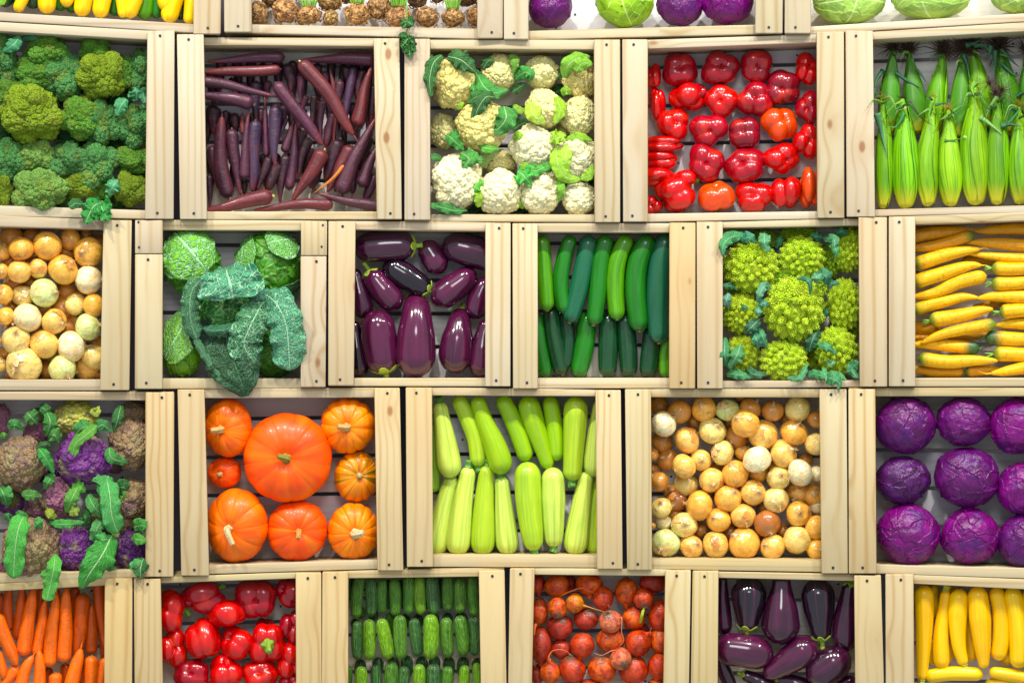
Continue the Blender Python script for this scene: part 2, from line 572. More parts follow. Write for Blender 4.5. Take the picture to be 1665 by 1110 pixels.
# ------------------------------------------------------------------ leaves
def leafmat(name, vein, vk=0.8, rough=0.5, nside=9.0, crinkle=40.0, cstr=0.4, net=None, coat=0.0):
    t = T(name)
    a, v, oi = tc_rnd(t)
    x = t.n('SeparateXYZ', {0: a}).outputs
    au = t.math('ABSOLUTE', x[0])
    wob = t.noise(t.vmath('SCALE', v), 1.0)
    nz = t.noise(v, 3.5, 4.0, 0.6)
    mid = t.math('SUBTRACT', 1.0, t.ramp(au, 0.025, 0.075))
    ph = t.math('MULTIPLY', t.math('ADD', t.math('SUBTRACT', x[1], t.math('MULTIPLY', au, 0.34)), t.math('MULTIPLY', nz, 0.10)), nside)
    sv = t.math('ABSOLUTE', t.math('SUBTRACT', t.math('FRACT', ph), 0.5))
    sv = t.math('MULTIPLY', t.math('SUBTRACT', 1.0, t.ramp(sv, 0.02, 0.085)), 0.6)
    vm = t.math('MAXIMUM', mid, sv)
    if net:
        vv = t.vmath('ADD', t.n('CombineXYZ', {0: x[0], 1: x[2], 2: oi.outputs['Random']}).outputs[0], t.n('CombineXYZ', {0: t.math('MULTIPLY', nz, 0.30), 1: t.math('MULTIPLY', nz, 0.22), 2: 0.0}).outputs[0])
        e, _ = t.voro(vv, net, 'DISTANCE_TO_EDGE')
        vm = t.math('MAXIMUM', vm, t.math('MULTIPLY', t.math('SUBTRACT', 1.0, t.ramp(e, 0.03, 0.13)), 0.85))
    base = t.mix(t.ramp(nz, 0.35, 0.7), t.mix(1.0, oi.outputs['Color'], (0.6, 0.68, 0.62), 'MULTIPLY'), oi.outputs['Color'])
    col = t.mix(t.math('MULTIPLY', vm, vk), base, vein)
    h = t.noise(v, crinkle, 2.0)
    nr = t.bump(t.math('ADD', h, t.math('MULTIPLY', vm, -0.8)), cstr, 0.005)
    return t.out(Base_Color=col, Roughness=rough, Normal=nr, Coat_Weight=coat, Coat_Roughness=0.3)

def leaf(root, cr, pts, w, color, mat='leaf', d=0.0, curl=0.25, ruf=0.12, twist=0.0, shape='oval', k=6.0, side=0.0, name='leaf', nl=30, nw=12, solid=0.0009, seed=None, label=None):
    """pts: zoom pixels (+ depth) along the midrib, w: full width in zoom pixels"""
    q = []
    for p in pts:      # a blade that leaves the crate passes in front of its rail or post
        dd = p[2] if len(p) > 2 else d
        u_, v_ = cr.z[0] + p[0] / cr.z[2], cr.z[1] + p[1] / cr.z[2]
        over = max(v_ - (min(cr.rb[0], cr.rb[1]) - 5), cr.xb[1] + 6 - u_, u_ - cr.xb[2] + 4)
        if over > 0:
            dd = min(dd, max(FR - 0.010, dd - over * 0.003 - 0.008))
        q.append((p[0], p[1], dd))
    if mat in ('leaf', 'leaf_blue'):
        curl *= 0.5; ruf *= 1.6; k *= 1.35; w *= 1.06
        g = (1.35, 0.92, 0.42) if mat == 'leaf' else (1.25, 0.92, 0.55)
        if color[2] > color[0]:
            color = tuple(min(1, x * y) for x, y in zip(color, g))
    C = curve_pts(px3(cr, q, d), nl)
    base = np.array((cr.Mi @ root.matrix_world.translation)[:])
    Tn, N, B = frames(C)
    wm = cr.S(w, d) / 2
    v = np.linspace(0, 1, nl)
    if shape == 'oval':
        wp = np.sin(np.pi * np.clip(v * 0.93 + 0.04, 0, 1) ** 0.8) ** 0.75
    elif shape == 'strap':
        wp = np.clip(v * 7, 0.35, 1) * np.sqrt(np.clip(1 - np.clip((v - 0.82) / 0.18, 0, 1) ** 2, 0.02, 1))
    elif shape == 'fan':
        wp = (0.12 + 0.88 * np.clip(v * 1.5, 0, 1) ** 1.2) * np.sqrt(np.clip(1 - np.clip((v - 0.8) / 0.2, 0, 1) ** 2, 0.15, 1))
    else:
        wp = (1 - v) * 0.9 + 0.1
    s = R.uniform(0, 6.28) if seed is None else seed
    u = np.linspace(-1, 1, nw + 1)
    U, W = np.meshgrid(u, v)
    # B points away from the viewer or towards; side tilts the blade
    tw = twist * v + side
    S = N * np.cos(tw)[:, None] + B * np.sin(tw)[:, None]
    Q = -N * np.sin(tw)[:, None] + B * np.cos(tw)[:, None]
    edge = 1 + 0.07 * np.sin(W * k * 3 + s) * ruf * 4 + 0.02 * np.sin(W * k * 9 + 2 * s)
    off = curl * U ** 2 + ruf * np.abs(U) ** 2.2 * (np.sin(W * k * 2.2 + s + 2.0 * (U > 0)) + 0.5 * np.sin(W * k * 5.1 + 2 * s)) + 0.02 * np.sin(U * 9 + W * 13 + s)
    P = C[:, None, :] + (U * wp[:, None] * wm * np.where(np.abs(U) > 0.7, edge, 1))[:, :, None] * S[:, None, :] + (off * wm * np.minimum(1, wp[:, None] * 1.4))[:, :, None] * Q[:, None, :]
    V = P.reshape(-1, 3) - base
    m = nw + 1
    i = np.arange(nl - 1)[:, None] * m; j = np.arange(nw)[None, :]
    Fq = np.stack([i + j, i + j + 1, i + m + j + 1, i + m + j], 2).reshape(-1, 4)
    asp = max(1.0, np.linalg.norm(np.diff(C, axis=0), axis=1).sum() / (2 * wm))
    tc = np.stack([U.ravel(), W.ravel(), W.ravel() * asp * 2], 1)
    me = mesh(name, V, [Fq], tc)
    return part(root, name, me, M[mat], color, solid=solid, label=label)

M['leaf'] = leafmat('green_leaf', hx('b4d898'), 0.7, 0.45, cstr=0.6, crinkle=12.0)
M['leaf_blue'] = leafmat('bluish_leaf', hx('9fd6b8'), 0.5, 0.45, cstr=0.35)
M['husk_leaf'] = leafmat('husk_leaf', hx('b9d98a'), 0.3, 0.5, nside=0.6, cstr=0.3)
M['savoy_leaf'] = leafmat('savoy_leaf', hx('a9dcae'), 0.68, 0.46, nside=6.0, crinkle=9.0, cstr=1.0, net=5.0)
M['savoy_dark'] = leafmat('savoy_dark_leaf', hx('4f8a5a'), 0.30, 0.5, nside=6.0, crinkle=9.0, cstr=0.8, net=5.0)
# ------------------------------------------------------------------ skins
BR = (0.30, 0.15, 0.06)
M['onion'] = skin('onion_skin', 0.28, 0.4, (1.3, 0.26), lines=(7.0, 0.9, (0.46, 0.17, 0.02), 0.45), sss=0.05,
                  patch=((0.80, 0.36, 0.04), 0.9, 0.54, 0.66, 0.4), ends=((0.86, 1.02, (0.42, 0.25, 0.09), 0.8),), mottc=(0.8, 0.5, 0.22))
M['carrot'] = skin('carrot_skin', 0.40, 0.1, (2.5, 0.3), rings=(26.0, 0.5, (0.36, 0.10, 0.01), 0.35), ends=((0.07, -0.03, (0.16, 0.15, 0.03), 0.75),), mottc=(0.7, 0.42, 0.3), spec=0.35)
def yc(nm, ends):
    return skin(nm, 0.44, 0.04, (2.2, 0.3), rings=(24.0, 0.5, (0.46, 0.17, 0.005), 0.45), ends=ends, specks=((0.22, 0.08, 0.01), 9.0, 0.16, 0.8), mottc=(0.85, 0.55, 0.3), spec=0.35)
M['carrot_yellow'] = yc('yellow_carrot_skin', ())
M['carrot_green_head'] = yc('green_headed_carrot_skin', ((0.16, 0.03, (0.10, 0.24, 0.015), 0.9),))
M['carrot_dark_head'] = yc('dark_headed_carrot_skin', ((0.30, 0.12, (0.012, 0.10, 0.03), 0.97),))
M['carrot_purple'] = skin('purple_carrot_skin', 0.42, 0.08, (1.8, 0.5), rings=(30.0, 0.7, (0.10, 0.028, 0.035), 0.5), ends=((0.70, 1.1, (0.22, 0.025, 0.018), 0.75),),
                           specks=((0.5, 0.3, 0.2), 7.0, 0.09, 0.8), mottc=(0.4, 0.35, 0.6), patch=((0.13, 0.026, 0.028), 1.6, 0.5, 0.72, 0.55), spec=0.4)
M['zucchini'] = skin('zucchini_skin', 0.24, 0.35, (2.0, 0.3), lines=(3.5, 0.5, (0.012, 0.11, 0.012), 0.35), pores=(26.0, 0.05), specks=((0.45, 0.6, 0.2), 13.0, 0.10, 0.35), mottc=(0.5, 0.6, 0.5), spec=0.4)
M['pale_zucchini'] = skin('pale_zucchini_skin', 0.34, 0.2, (2.0, 0.3), lines=(4.5, 0.35, (0.22, 0.40, 0.03), 0.6), specks=((0.5, 0.62, 0.3), 10.0, 0.12, 0.5), mottc=(0.68, 0.85, 0.45), spec=0.35)
M['squash'] = skin('yellow_squash_skin', 0.30, 0.25, (1.8, 0.25), lines=(4.0, 0.5, (0.80, 0.33, 0.0), 0.35), specks=((0.4, 0.25, 0.02), 16.0, 0.09, 0.8), mottc=(0.95, 0.66, 0.4), spec=0.35)
M['cucumber'] = skin('cucumber_skin', 0.34, 0.25, (3.0, 0.4), lines=(4.0, 0.8, (0.16, 0.36, 0.03), 0.4), pores=(6.5, 0.9), specks=((0.5, 0.65, 0.35), 9.0, 0.11, 0.75), mottc=(0.4, 0.5, 0.4), spec=0.4)
M['eggplant'] = skin('eggplant_skin', 0.13, 0.5, (1.3, 0.4), lines=(3.5, 0.6, (0.10, 0.008, 0.05), 0.5), specks=((0.3, 0.2, 0.12), 6.0, 0.05, 0.7), mottc=(0.35, 0.3, 0.45), spec=0.5)
M['pepper'] = skin('pepper_skin', 0.23, 0.3, (1.0, 0.25), bump=(2.2, 0.10), patch=((0.72, 0.030, 0.002), 0.9, 0.56, 0.72, 0.5), mottc=(0.55, 0.4, 0.6), spec=0.5)
M['pumpkin'] = skin('pumpkin_skin', 0.40, 0.10, (2.2, 0.45), lines=(6.0, 0.7, (0.80, 0.11, 0.0), 0.55), specks=((0.9, 0.5, 0.15), 15.0, 0.10, 0.5), bump=(7.0, 0.12), patch=((0.88, 0.27, 0.003), 0.9, 0.5, 0.7, 0.55), mottc=(0.95, 0.5, 0.3), spec=0.3)
M['pumpkin_striped'] = skin('striped_pumpkin_skin', 0.34, 0.12, (1.5, 0.3), lines=(3.2, 0.4, (0.07, 0.12, 0.006), 0.95), bump=(7.0, 0.12), mottc=(0.9, 0.6, 0.4), spec=0.3)
M['beet'] = skin('beet_skin', 0.40, 0.12, (2.2, 0.6), bump=(6.0, 0.45), rings=(6.0, 0.4, (0.20, 0.035, 0.01), 0.5), crust=((0.12, 0.07, 0.04), 0.78, 1.0), mottc=(0.55, 0.25, 0.25),
                patch=((0.60, 0.035, 0.018), 1.0, 0.5, 0.7, 0.6), specks=((0.06, 0.025, 0.015), 5.5, 0.18, 0.9), spec=0.4)
M['celeriac'] = skin('celeriac_skin', 0.7, 0.0, (2.6, 0.9), bump=(5.0, 0.9), pores=(7.0, 0.8), specks=((0.85, 0.62, 0.32), 5.0, 0.2, 0.5), mottc=(0.35, 0.26, 0.18))
M['stem'] = skin('green_stem', 0.5, 0.0, (3.0, 0.3), lines=(5.0, 1.0, (0.50, 0.60, 0.22), 0.45), bump=(6, 0.3))
M['woody'] = skin('corky_stem', 0.7, 0.0, (4.0, 0.5), lines=(5.0, 1.0, (0.40, 0.26, 0.10), 0.6), bump=(8, 0.6), mottc=(0.6, 0.5, 0.4))
M['husk'] = skin('corn_husk', 0.38, 0.12, (1.6, 0.38), patch=((0.06, 0.20, 0.010), 1.2, 0.52, 0.7, 0.6), lines=(13.0, 0.4, (0.045, 0.20, 0.006), 0.8), ends=((0.24, 0.02, (0.60, 0.56, 0.02), 0.8),), mottc=(0.5, 0.68, 0.3), spec=0.4)
M['silk'] = skin('corn_silk', 0.6, 0.0, (4.0, 0.6))
M['root'] = skin('thin_root', 0.6, 0.0, (4.0, 0.3))

def floret_mat(name, c2, lo, hi, k, vs, vstr, specks=None, c3=None, rough=0.6):
    t = T(name)
    a, v, oi = tc_rnd(t)
    nz = t.noise(v, 1.5, 4.0, 0.6)
    col = t.mix(t.math('MULTIPLY', t.ramp(nz, lo, hi), k), oi.outputs['Color'], c2)
    if c3:
        n3 = t.noise(t.vmath('ADD', v, (3, 8, 1)), 1.1, 4.0, 0.65)
        col = t.mix(t.ramp(n3, 0.5, 0.66), col, c3)
    d, _ = t.voro(v, vs)
    cell = t.ramp(d, 0.15, 0.75)
    col = t.mix(t.math('MULTIPLY', cell, 0.6), col, t.mix(1.0, col, (0.45, 0.5, 0.42), 'MULTIPLY'))
    if specks:
        d2, _ = t.voro(t.vmath('ADD', v, (4, 4, 4)), specks[1])
        m2 = t.noise(v, 2.4, 2.0)
        col = t.mix(t.math('MULTIPLY', t.math('MULTIPLY', t.math('SUBTRACT', 1.0, t.ramp(d2, 0.05, 0.2)), t.ramp(m2, 0.48, 0.62)), 0.85), col, specks[0])
    nr = t.bump(d, vstr, 0.004)
    nr = t.bump(t.noise(v, vs * 1.6, 2.0), vstr * 0.5, 0.002, nr)
    m = t.out(Base_Color=col, Roughness=rough, Normal=nr, Subsurface_Weight=0.05)
    t.b.inputs['Subsurface Scale'].default_value = 0.004
    return m
M['broccoli'] = floret_mat('broccoli_buds', (0.34, 0.40, 0.02), 0.50, 0.66, 0.6, 34.0, 1.0, rough=0.65)
M['cauliflower'] = floret_mat('cauliflower_curd', (0.84, 0.72, 0.30), 0.42, 0.72, 0.6, 16.0, 0.2, specks=((0.30, 0.19, 0.05), 9.0), rough=0.5)
M['romanesco'] = floret_mat('romanesco_buds', (0.62, 0.70, 0.02), 0.42, 0.70, 0.5, 12.0, 0.25, rough=0.5)
M['purple_cauliflower'] = floret_mat('purple_curd', (0.14, 0.05, 0.15), 0.5, 0.62, 0.45, 18.0, 0.5, rough=0.55, c3=(0.36, 0.30, 0.11))

def cabbage_mat(name, vein, vk, net, rough, bstr, holes=False, streak=None, coat=0.15, blister=0.5):
    t = T(name)
    a, v, oi = tc_rnd(t)
    x = t.n('SeparateXYZ', {0: a}).outputs
    nz = t.noise(v, 1.4, 4.0, 0.6)
    au = t.math('ABSOLUTE', x[0])
    mid = t.math('SUBTRACT', 1.0, t.ramp(au, 0.010, 0.035))
    ph = t.math('MULTIPLY', t.math('ADD', t.math('SUBTRACT', x[1], t.math('MULTIPLY', au, 0.8)), t.math('MULTIPLY', nz, 0.35)), 3.2)
    sv = t.math('ABSOLUTE', t.math('SUBTRACT', t.math('FRACT', ph), 0.5))
    sv = t.math('MULTIPLY', t.math('SUBTRACT', 1.0, t.ramp(sv, 0.015, 0.06)), 0.65)
    vm = t.math('MAXIMUM', mid, sv)
    warp = t.n('VectorMath', {0: t.n('TexNoise', {'Vector': v, 'Scale': 2.5}).outputs[1]}, operation='SCALE'); t.set(warp.inputs['Scale'], 0.25)
    vv = t.vmath('ADD', v, warp.outputs[0])
    e, _ = t.voro(vv, net, 'DISTANCE_TO_EDGE')
    netm = t.math('SUBTRACT', 1.0, t.ramp(e, 0.02, 0.11))
    vm = t.math('MAXIMUM', vm, t.math('MULTIPLY', netm, blister))
    dk = t.mix(1.0, oi.outputs['Color'], (0.5, 0.55, 0.5), 'MULTIPLY')
    col = t.mix(t.ramp(nz, 0.34, 0.66), dk, oi.outputs['Color'])
    if streak:
        n2 = t.noise(t.vmath('ADD', v, (6, 1, 3)), 1.2, 3.0, 0.6)
        col = t.mix(t.ramp(n2, 0.5, 0.68), col, streak)
    col = t.mix(t.math('MULTIPLY', vm, vk), col, vein)
    if holes:
        d, _ = t.voro(v, 4.2)
        m2 = t.noise(v, 1.3, 1.0)
        col = t.mix(t.math('MULTIPLY', t.math('SUBTRACT', 1.0, t.ramp(d, 0.13, 0.2)), t.ramp(m2, 0.5, 0.53)), col, (0.10, 0.17, 0.015))
    h = t.math('MULTIPLY', t.ramp(e, 0.0, 0.3), blister)
    h = t.math('ADD', h, t.math('MULTIPLY', t.noise(v, 3.5, 4.0, 0.6), 1.2))
    h = t.math('SUBTRACT', h, t.math('MULTIPLY', mid, 0.2))
    nr = t.bump(h, bstr, 0.005)
    return t.out(Base_Color=col, Roughness=rough, Normal=nr, Coat_Weight=coat, Coat_Roughness=0.25, Specular_IOR_Level=0.35)
M['savoy'] = cabbage_mat('savoy_head', hx('c6ee70'), 0.7, 4.2, 0.42, 0.9, blister=1.0, coat=0.25)
M['savoy_smooth'] = cabbage_mat('savoy_inner', hx('86b04a'), 0.55, 3.6, 0.42, 0.45, blister=0.5)
M['red_cabbage'] = cabbage_mat('red_cabbage_leaf', (0.40, 0.02, 0.32), 0.10, 2.0, 0.30, 0.75, streak=(0.08, 0.006, 0.12), coat=0.12, blister=0.0)
M['white_cabbage'] = cabbage_mat('white_cabbage_leaf', hx('e2f2b0'), 0.6, 2.0, 0.42, 0.4, coat=0.2, blister=0.0)
M['white_cabbage_eaten'] = cabbage_mat('eaten_cabbage_leaf', hx('e2f2a0'), 0.5, 2.0, 0.42, 0.4, holes=True, coat=0.2, blister=0.0)

# ------------------------------------------------------------------ shape makers
def star(name, level, fn, lump=None):
    V, Fi = ico(level)
    r = fn(V)
    tc = V
    if isinstance(r, tuple):
        r, tc = r
    P = V * r[:, None] if r.ndim == 1 else r
    return mesh(name, P, [Fi], tc)

_lib = {}
def lib(key, fn):
    if key not in _lib:
        _lib[key] = fn()
    return _lib[key]

def bumps(V, C, rho):
    """outermost hit of rays V with balls centred C, radius rho"""
    out = np.zeros(len(V)); own = np.zeros(len(V), dtype=int)
    for i in range(len(C)):
        b = V @ C[i]
        q = b * b - C[i] @ C[i] + rho[i] ** 2
        h = np.where((q > 0) & (b > 0), b + np.sqrt(np.clip(q, 0, None)), 0)
        own = np.where(h > out, i, own); out = np.maximum(out, h)
    return out, own

def floret_head(seed, level, n1, n2, rough, crown=0.74, fine=0.0, n3=0, amp0=0.62):
    def fn(V):
        rr = np.random.RandomState(seed)
        c = fib(n1, seed, 0.16)
        amp = amp0 + rr.uniform(-0.09, 0.09, n1)
        r1 = 0.36 + rr.uniform(-0.05, 0.08, n1)
        big, own = bumps(V, c * amp[:, None], r1 * (14.0 / n1) ** 0.25)
        base = np.maximum(big, crown)
        # second order lumps ride on the first
        c2 = fib(n2, seed + 3, 0.035)
        w2 = 1.9 / math.sqrt(n2)
        add = np.zeros(len(V))
        for i in range(0, n2, 40):
            D = V @ c2[i:i + 40].T
            ang = np.sqrt(np.clip(2 - 2 * D, 0, None)) / (w2 * (0.85 + 0.4 * rr.rand(D.shape[1])))
            add = np.maximum(add, np.sqrt(np.clip(1 - ang ** 2, 0, 1)).max(1))
        out = base + rough * add
        if n3:
            c3 = fib(n3, seed + 5, 0.02); w3 = 1.9 / math.sqrt(n3)
            a3 = np.zeros(len(V))
            for i in range(0, n3, 60):
                D = V @ c3[i:i + 60].T
                a3 = np.maximum(a3, np.sqrt(np.clip(1 - (2 - 2 * D) / w3 ** 2, 0, 1)).max(1))
            out = out + fine * a3
        out = out * (1 + 0.03 * wav(V, seed, 2.0))
        return out / np.percentile(out, 88), V
    return star('floret_head', level, fn)

def brocc(i):
    return lib(('b', i), lambda: floret_head(20 + i, 7, 11 + i, 210, 0.09, fine=0.042, n3=1700))
def cauli(i):
    return lib(('c', i), lambda: floret_head(40 + i, 7, 26 + 3 * i, 150, 0.085, crown=0.86, fine=0.03, n3=620, amp0=0.60))

def romanesco(seed):
    rr = np.random.RandomState(seed)
    parts = []
    V0, F0 = ico(3)
    parts.append((V0 * 0.70, [F0], V0))
    N = 62
    cone_th = np.arange(5) / 5 * 2 * np.pi
    for k in range(N):
        f = (k + 0.5) / N
        ang = math.acos(1 - 1.25 * f)             # polar angle from the crown's tip
        ph = k * 2.399963
        d = np.array([math.sin(ang) * math.cos(ph), math.sin(ang) * math.sin(ph), math.cos(ang)])
        d += rr.normal(0, 0.03, 3); d /= np.linalg.norm(d)
        size = 0.085 + 0.20 * min(1, f * 2.2) ** 0.7 * (1 + rr.uniform(-0.12, 0.12))
        ax = np.cross(d, [0.3, 0.8, 0.5]); ax /= np.linalg.norm(ax); bx = np.cross(d, ax)
        o = d * (0.98 - size * 0.9)
        hgt = size * 1.30; rb = size * 0.80
        # core cone
        th = np.arange(12) / 12 * 2 * np.pi
        ring = lambda rad, z: o + rad * (np.cos(th)[:, None] * ax + np.sin(th)[:, None] * bx) + z * d
        Vc = np.vstack([ring(rb * 1.0, -size * 0.5), ring(rb * 0.95, 0.0), ring(rb * 0.55, hgt * 0.45), ring(rb * 0.12, hgt * 0.86)])
        Q = []
        for a in range(3):
            for b in range(12):
                Q.append((a * 12 + b, a * 12 + (b + 1) % 12, (a + 1) * 12 + (b + 1) % 12, (a + 1) * 12 + b))
        parts.append((Vc, [np.array(Q)], Vc.copy()))
        n2 = 44 if size > 0.2 else 26
        j = np.arange(n2) + 0.5
        u = (j / n2) ** 0.62                      # 0 tip .. 1 base
        p2 = j * 2.399963 + k
        rad = rb * (0.10 + 0.92 * u); z = hgt * (1 - u) * 0.98
        P = o + rad[:, None] * (np.cos(p2)[:, None] * ax + np.sin(p2)[:, None] * bx) + z[:, None] * d
        outd = (np.cos(p2)[:, None] * ax + np.sin(p2)[:, None] * bx) * (0.35 + 0.55 * u)[:, None] + d * (1.05 - 0.55 * u)[:, None]
        outd /= np.linalg.norm(outd, axis=1)[:, None]
        s = size * (0.10 + 0.19 * u)
        t1 = np.cross(outd, d + 0.01); t1 /= np.linalg.norm(t1, axis=1)[:, None] + 1e-9
        t2 = np.cross(outd, t1)
        b0 = P - outd * s[:, None] * 0.4
        rings = []
        for rk, zk in ((0.92, 0.0), (0.80, 0.55), (0.34, 1.05)):
            rings.append(b0[:, None, :] + (s * rk)[:, None, None] * (np.cos(cone_th)[None, :, None] * t1[:, None, :] + np.sin(cone_th)[None, :, None] * t2[:, None, :]) + (s * zk)[:, None, None] * outd[:, None, :])
        tip = (b0 + outd * (s * 1.35)[:, None])[:, None, :]
        Vm = np.concatenate(rings + [tip], 1)     # n2, 16, 3
        fq = []; ft = []
        for a in range(2):
            for b in range(5):
                fq.append((a * 5 + b, a * 5 + (b + 1) % 5, (a + 1) * 5 + (b + 1) % 5, (a + 1) * 5 + b))
        for b in range(5):
            ft.append((10 + b, 10 + (b + 1) % 5, 15))
        off = (np.arange(n2) * 16)[:, None, None]
        parts.append((Vm.reshape(-1, 3), [(np.array(fq)[None] + off).reshape(-1, 4), (np.array(ft)[None] + off).reshape(-1, 3)], Vm.reshape(-1, 3)))
    V, Fl, tc = cat(parts)
    return mesh('romanesco_head', V, Fl, tc)
def roman(i):
    return lib(('r', i), lambda: romanesco(i))

def cabbage_head(seed, level=7, n=9, step=0.022, wrinkle=0.012, lift=0.0):
    def fn(V):
        rr = np.random.RandomState(seed)
        r = np.full(len(V), 0.86) * (1 + 0.02 * wav(V, seed, 1.6))
        tc = np.stack([V[:, 0], V[:, 1] + 0.3, V[:, 2] * 0 + 0.0], 1)
        for i in range(n):
            # leaf base sits at the back, the tip comes over the front (+z)
            ph = i * 2.4 + rr.uniform(-0.3, 0.3)
            tilt = rr.uniform(0.55, 1.05) + 0.35 * i / n
            c = np.array([math.sin(tilt) * math.cos(ph), math.sin(tilt) * math.sin(ph), math.cos(tilt)])
            e = np.array([0, 0, 1.0]) - c * c[2]; e /= np.linalg.norm(e)
            s = np.cross(e, c)
            x, y, z = V @ s, V @ e, V @ c
            ax = np.arctan2(x, z); ay = np.arctan2(y, z)
            edge = 0.05 * np.sin(ax * 9 + i) + 0.03 * np.sin(ax * 21 + 2 * i)
            top = 0.62 + edge - 0.55 * ax ** 2
            q = np.minimum(top - ay, 1.25 - np.abs(ax) + 0.04 * np.sin(ay * 14 + i))
            ins = (q > 0) & (z > -0.1)
            rise = np.clip(q / 0.05, 0, 1) * step + lift * np.exp(-(q / 0.10) ** 2) * (q > 0)
            r = np.where(ins, r + rise, r)
            tc = np.where(ins[:, None], np.stack([ax * 0.9, ay + 1.2, np.full(len(V), 3.0 * i + 1)], 1), tc)
        r = r * (1 + wrinkle * wav(V, seed + 9, 7.0, 14) * 0.5)
        r /= np.percentile(r, 90)
        return r, tc
    return star('cabbage_head', level, fn)

def onion_mesh(i):
    def mk():
        def fn(V):
            s = np.sqrt(np.clip(1 - V[:, 2] ** 2, 0, 1))
            z = V[:, 2] * (0.86 + 0.06 * (i % 3)) + 0.17 * np.exp(-(s / 0.13) ** 2) * (V[:, 2] > 0) - 0.03 * np.exp(-(s / 0.16) ** 2) * (V[:, 2] < 0)
            th = np.arctan2(V[:, 1], V[:, 0])
            k = 1 + 0.018 * np.sin(th * 2 + i) + 0.012 * np.sin(th * 5 + i) + 0.012 * wav(V, i, 2)
            return np.stack([V[:, 0] * k, V[:, 1] * k, z * k], 1), V
        return star('bulb', 5, fn)
    return lib(('o', i), mk)

def tuft(root, name, n, length, rad, mat, color, loc, rot, spread=0.7, seed=0, curl=0.6, down=(0, 0, 0)):
    rr = np.random.RandomState(seed)
    parts = []
    for k in range(n):
        ph = rr.uniform(0, 6.28); a = rr.uniform(0.1, spread)
        d = np.array([math.sin(a) * math.cos(ph), math.sin(a) * math.sin(ph), math.cos(a)])
        L = length * rr.uniform(0.5, 1.1)
        side = rr.normal(0, 1, 3) * curl * L * 0.4
        pts = np.array([np.zeros(3), d * L * 0.5 + side * 0.3, d * L + side + np.array(down) * L])
        parts.append(little(pts, [rad, rad * 0.8, rad * 0.3], 4, 7))
    V, Fl, tc = cat(parts)
    return part(root, name, mesh(name, V, Fl, tc), mat, color, rot=rot, loc=loc)

def skin_flake(i):
    def mk():
        nu, nv = 26, 8
        rr = np.random.RandomState(i)
        th = np.arange(nu) / nu * 2 * np.pi
        lim = 0.42 + 0.22 * np.sin(th * 2 + i) + 0.09 * np.sin(th * 5 + 2 * i) + 0.06 * np.sin(th * 9) + rr.uniform(-.04, .04, nu)
        rows = []
        for k in range(1, nv + 1):
            f = k / nv
            p = lim * f
            r = 1.012 + 0.05 * f ** 4 * (0.5 + 0.5 * np.sin(th * 3 + i))
            rows.append(np.stack([np.sin(p) * np.cos(th) * r, np.sin(p) * np.sin(th) * r, np.cos(p) * r * 0.97], 1))
        V = np.vstack(rows + [np.array([[0, 0, 1.0]])])
        a = np.arange(nv - 1)[:, None] * nu; j = np.arange(nu)[None, :]
        Q = np.stack([a + j, a + (j + 1) % nu, a + nu + (j + 1) % nu, a + nu + j], 2).reshape(-1, 4)
        jj = np.arange(nu)
        T3 = np.stack([np.full(nu, len(V) - 1), jj, (jj + 1) % nu], 1)
        return mesh('loose_skin', V, [Q, T3], V * 0.8)
    return lib(('fl', i), mk)

def onion(cr, cx, cy, r, tone, layer=0, word=None):
    color, w = TONES[tone]
    rm = cr.S(r, 0.04)
    d = {0: 0.048, 1: 0.030, -1: 0.068}[layer]
    ax = Vector((R.uniform(-0.8, 0.8), -0.75 + R.uniform(-0.25, 0.35), R.uniform(-0.55, 0.8)))
    if R.random() < 0.45:
        ax = Vector((R.uniform(-1, 1), R.uniform(-0.5, 0.6), R.uniform(-1, 1)))
    e = thing(cr, 'onion', cr.P(cx, cy, d), w, 'onion', 'onion')
    q = axis_rot(ax, R.uniform(0, 6))
    s = rm * 1.03
    part(e, 'bulb', onion_mesh(R.randrange(4)), M['onion'], jit(color, 0.06), rot=q, scale=(s, s, s))
    if R.random() < 0.4:
        fq = axis_rot((R.uniform(-.8, .8), -R.uniform(.3, 1), R.uniform(-.8, .8)), R.uniform(0, 6))
        part(e, 'loose_skin', skin_flake(R.randrange(4)), M['onion'], jit((0.66, 0.30, 0.07) if tone in 'oabk' else (0.82, 0.62, 0.30), .15), rot=fq, scale=(s, s, s))
    n = q @ Vector((0, 0, 1))
    tuft(e, 'dry_neck', 5, rm * 0.34, rm * 0.045, M['root'], (0.62, 0.44, 0.2), n * rm * 0.98, q, 0.8, R.randrange(999), 0.5)
    if n.y > -0.1 or R.random() < 0.25:
        tuft(e, 'root_tuft', 7, rm * 0.24, rm * 0.02, M['root'], (0.75, 0.62, 0.38), n * -rm * 0.80, axis_rot(-n), 0.9, R.randrange(999), 0.7)
    return e

TONES0 = {
    'o': ((0.82, 0.43, 0.10), 'orange-skinned'), 'a': ((0.78, 0.48, 0.16), 'amber-skinned'), 'y': ((0.80, 0.64, 0.28), 'yellow-skinned'),
    'w': ((0.84, 0.78, 0.60), 'pale-skinned'), 'g': ((0.64, 0.74, 0.38), 'greenish pale'), 'b': ((0.55, 0.24, 0.06), 'brown-skinned'), 'k': ((0.36, 0.12, 0.04), 'dark brown')}

CARROT = [(0, .80), (.08, 1), (.5, .78), (.85, .42), (1, .16)]
BLUNT = [(0, .85), (.08, 1), (.4, .97), (.75, .80), (.9, .58), (1, .24)]
ZUC = [(0, .84), (.3, .90), (.7, 1), (1, .92)]
PALEZ = [(0, .60), (.2, .66), (.55, .88), (.8, 1), (1, .9)]
EVEN = [(0, .86), (.25, .97), (.6, 1), (1, .88)]
EGG = [(0, .52), (.2, .62), (.5, .92), (.75, 1), (1, .86)]
EGGOVAL = [(0, .62), (.25, .86), (.55, 1), (.8, .95), (1, .74)]

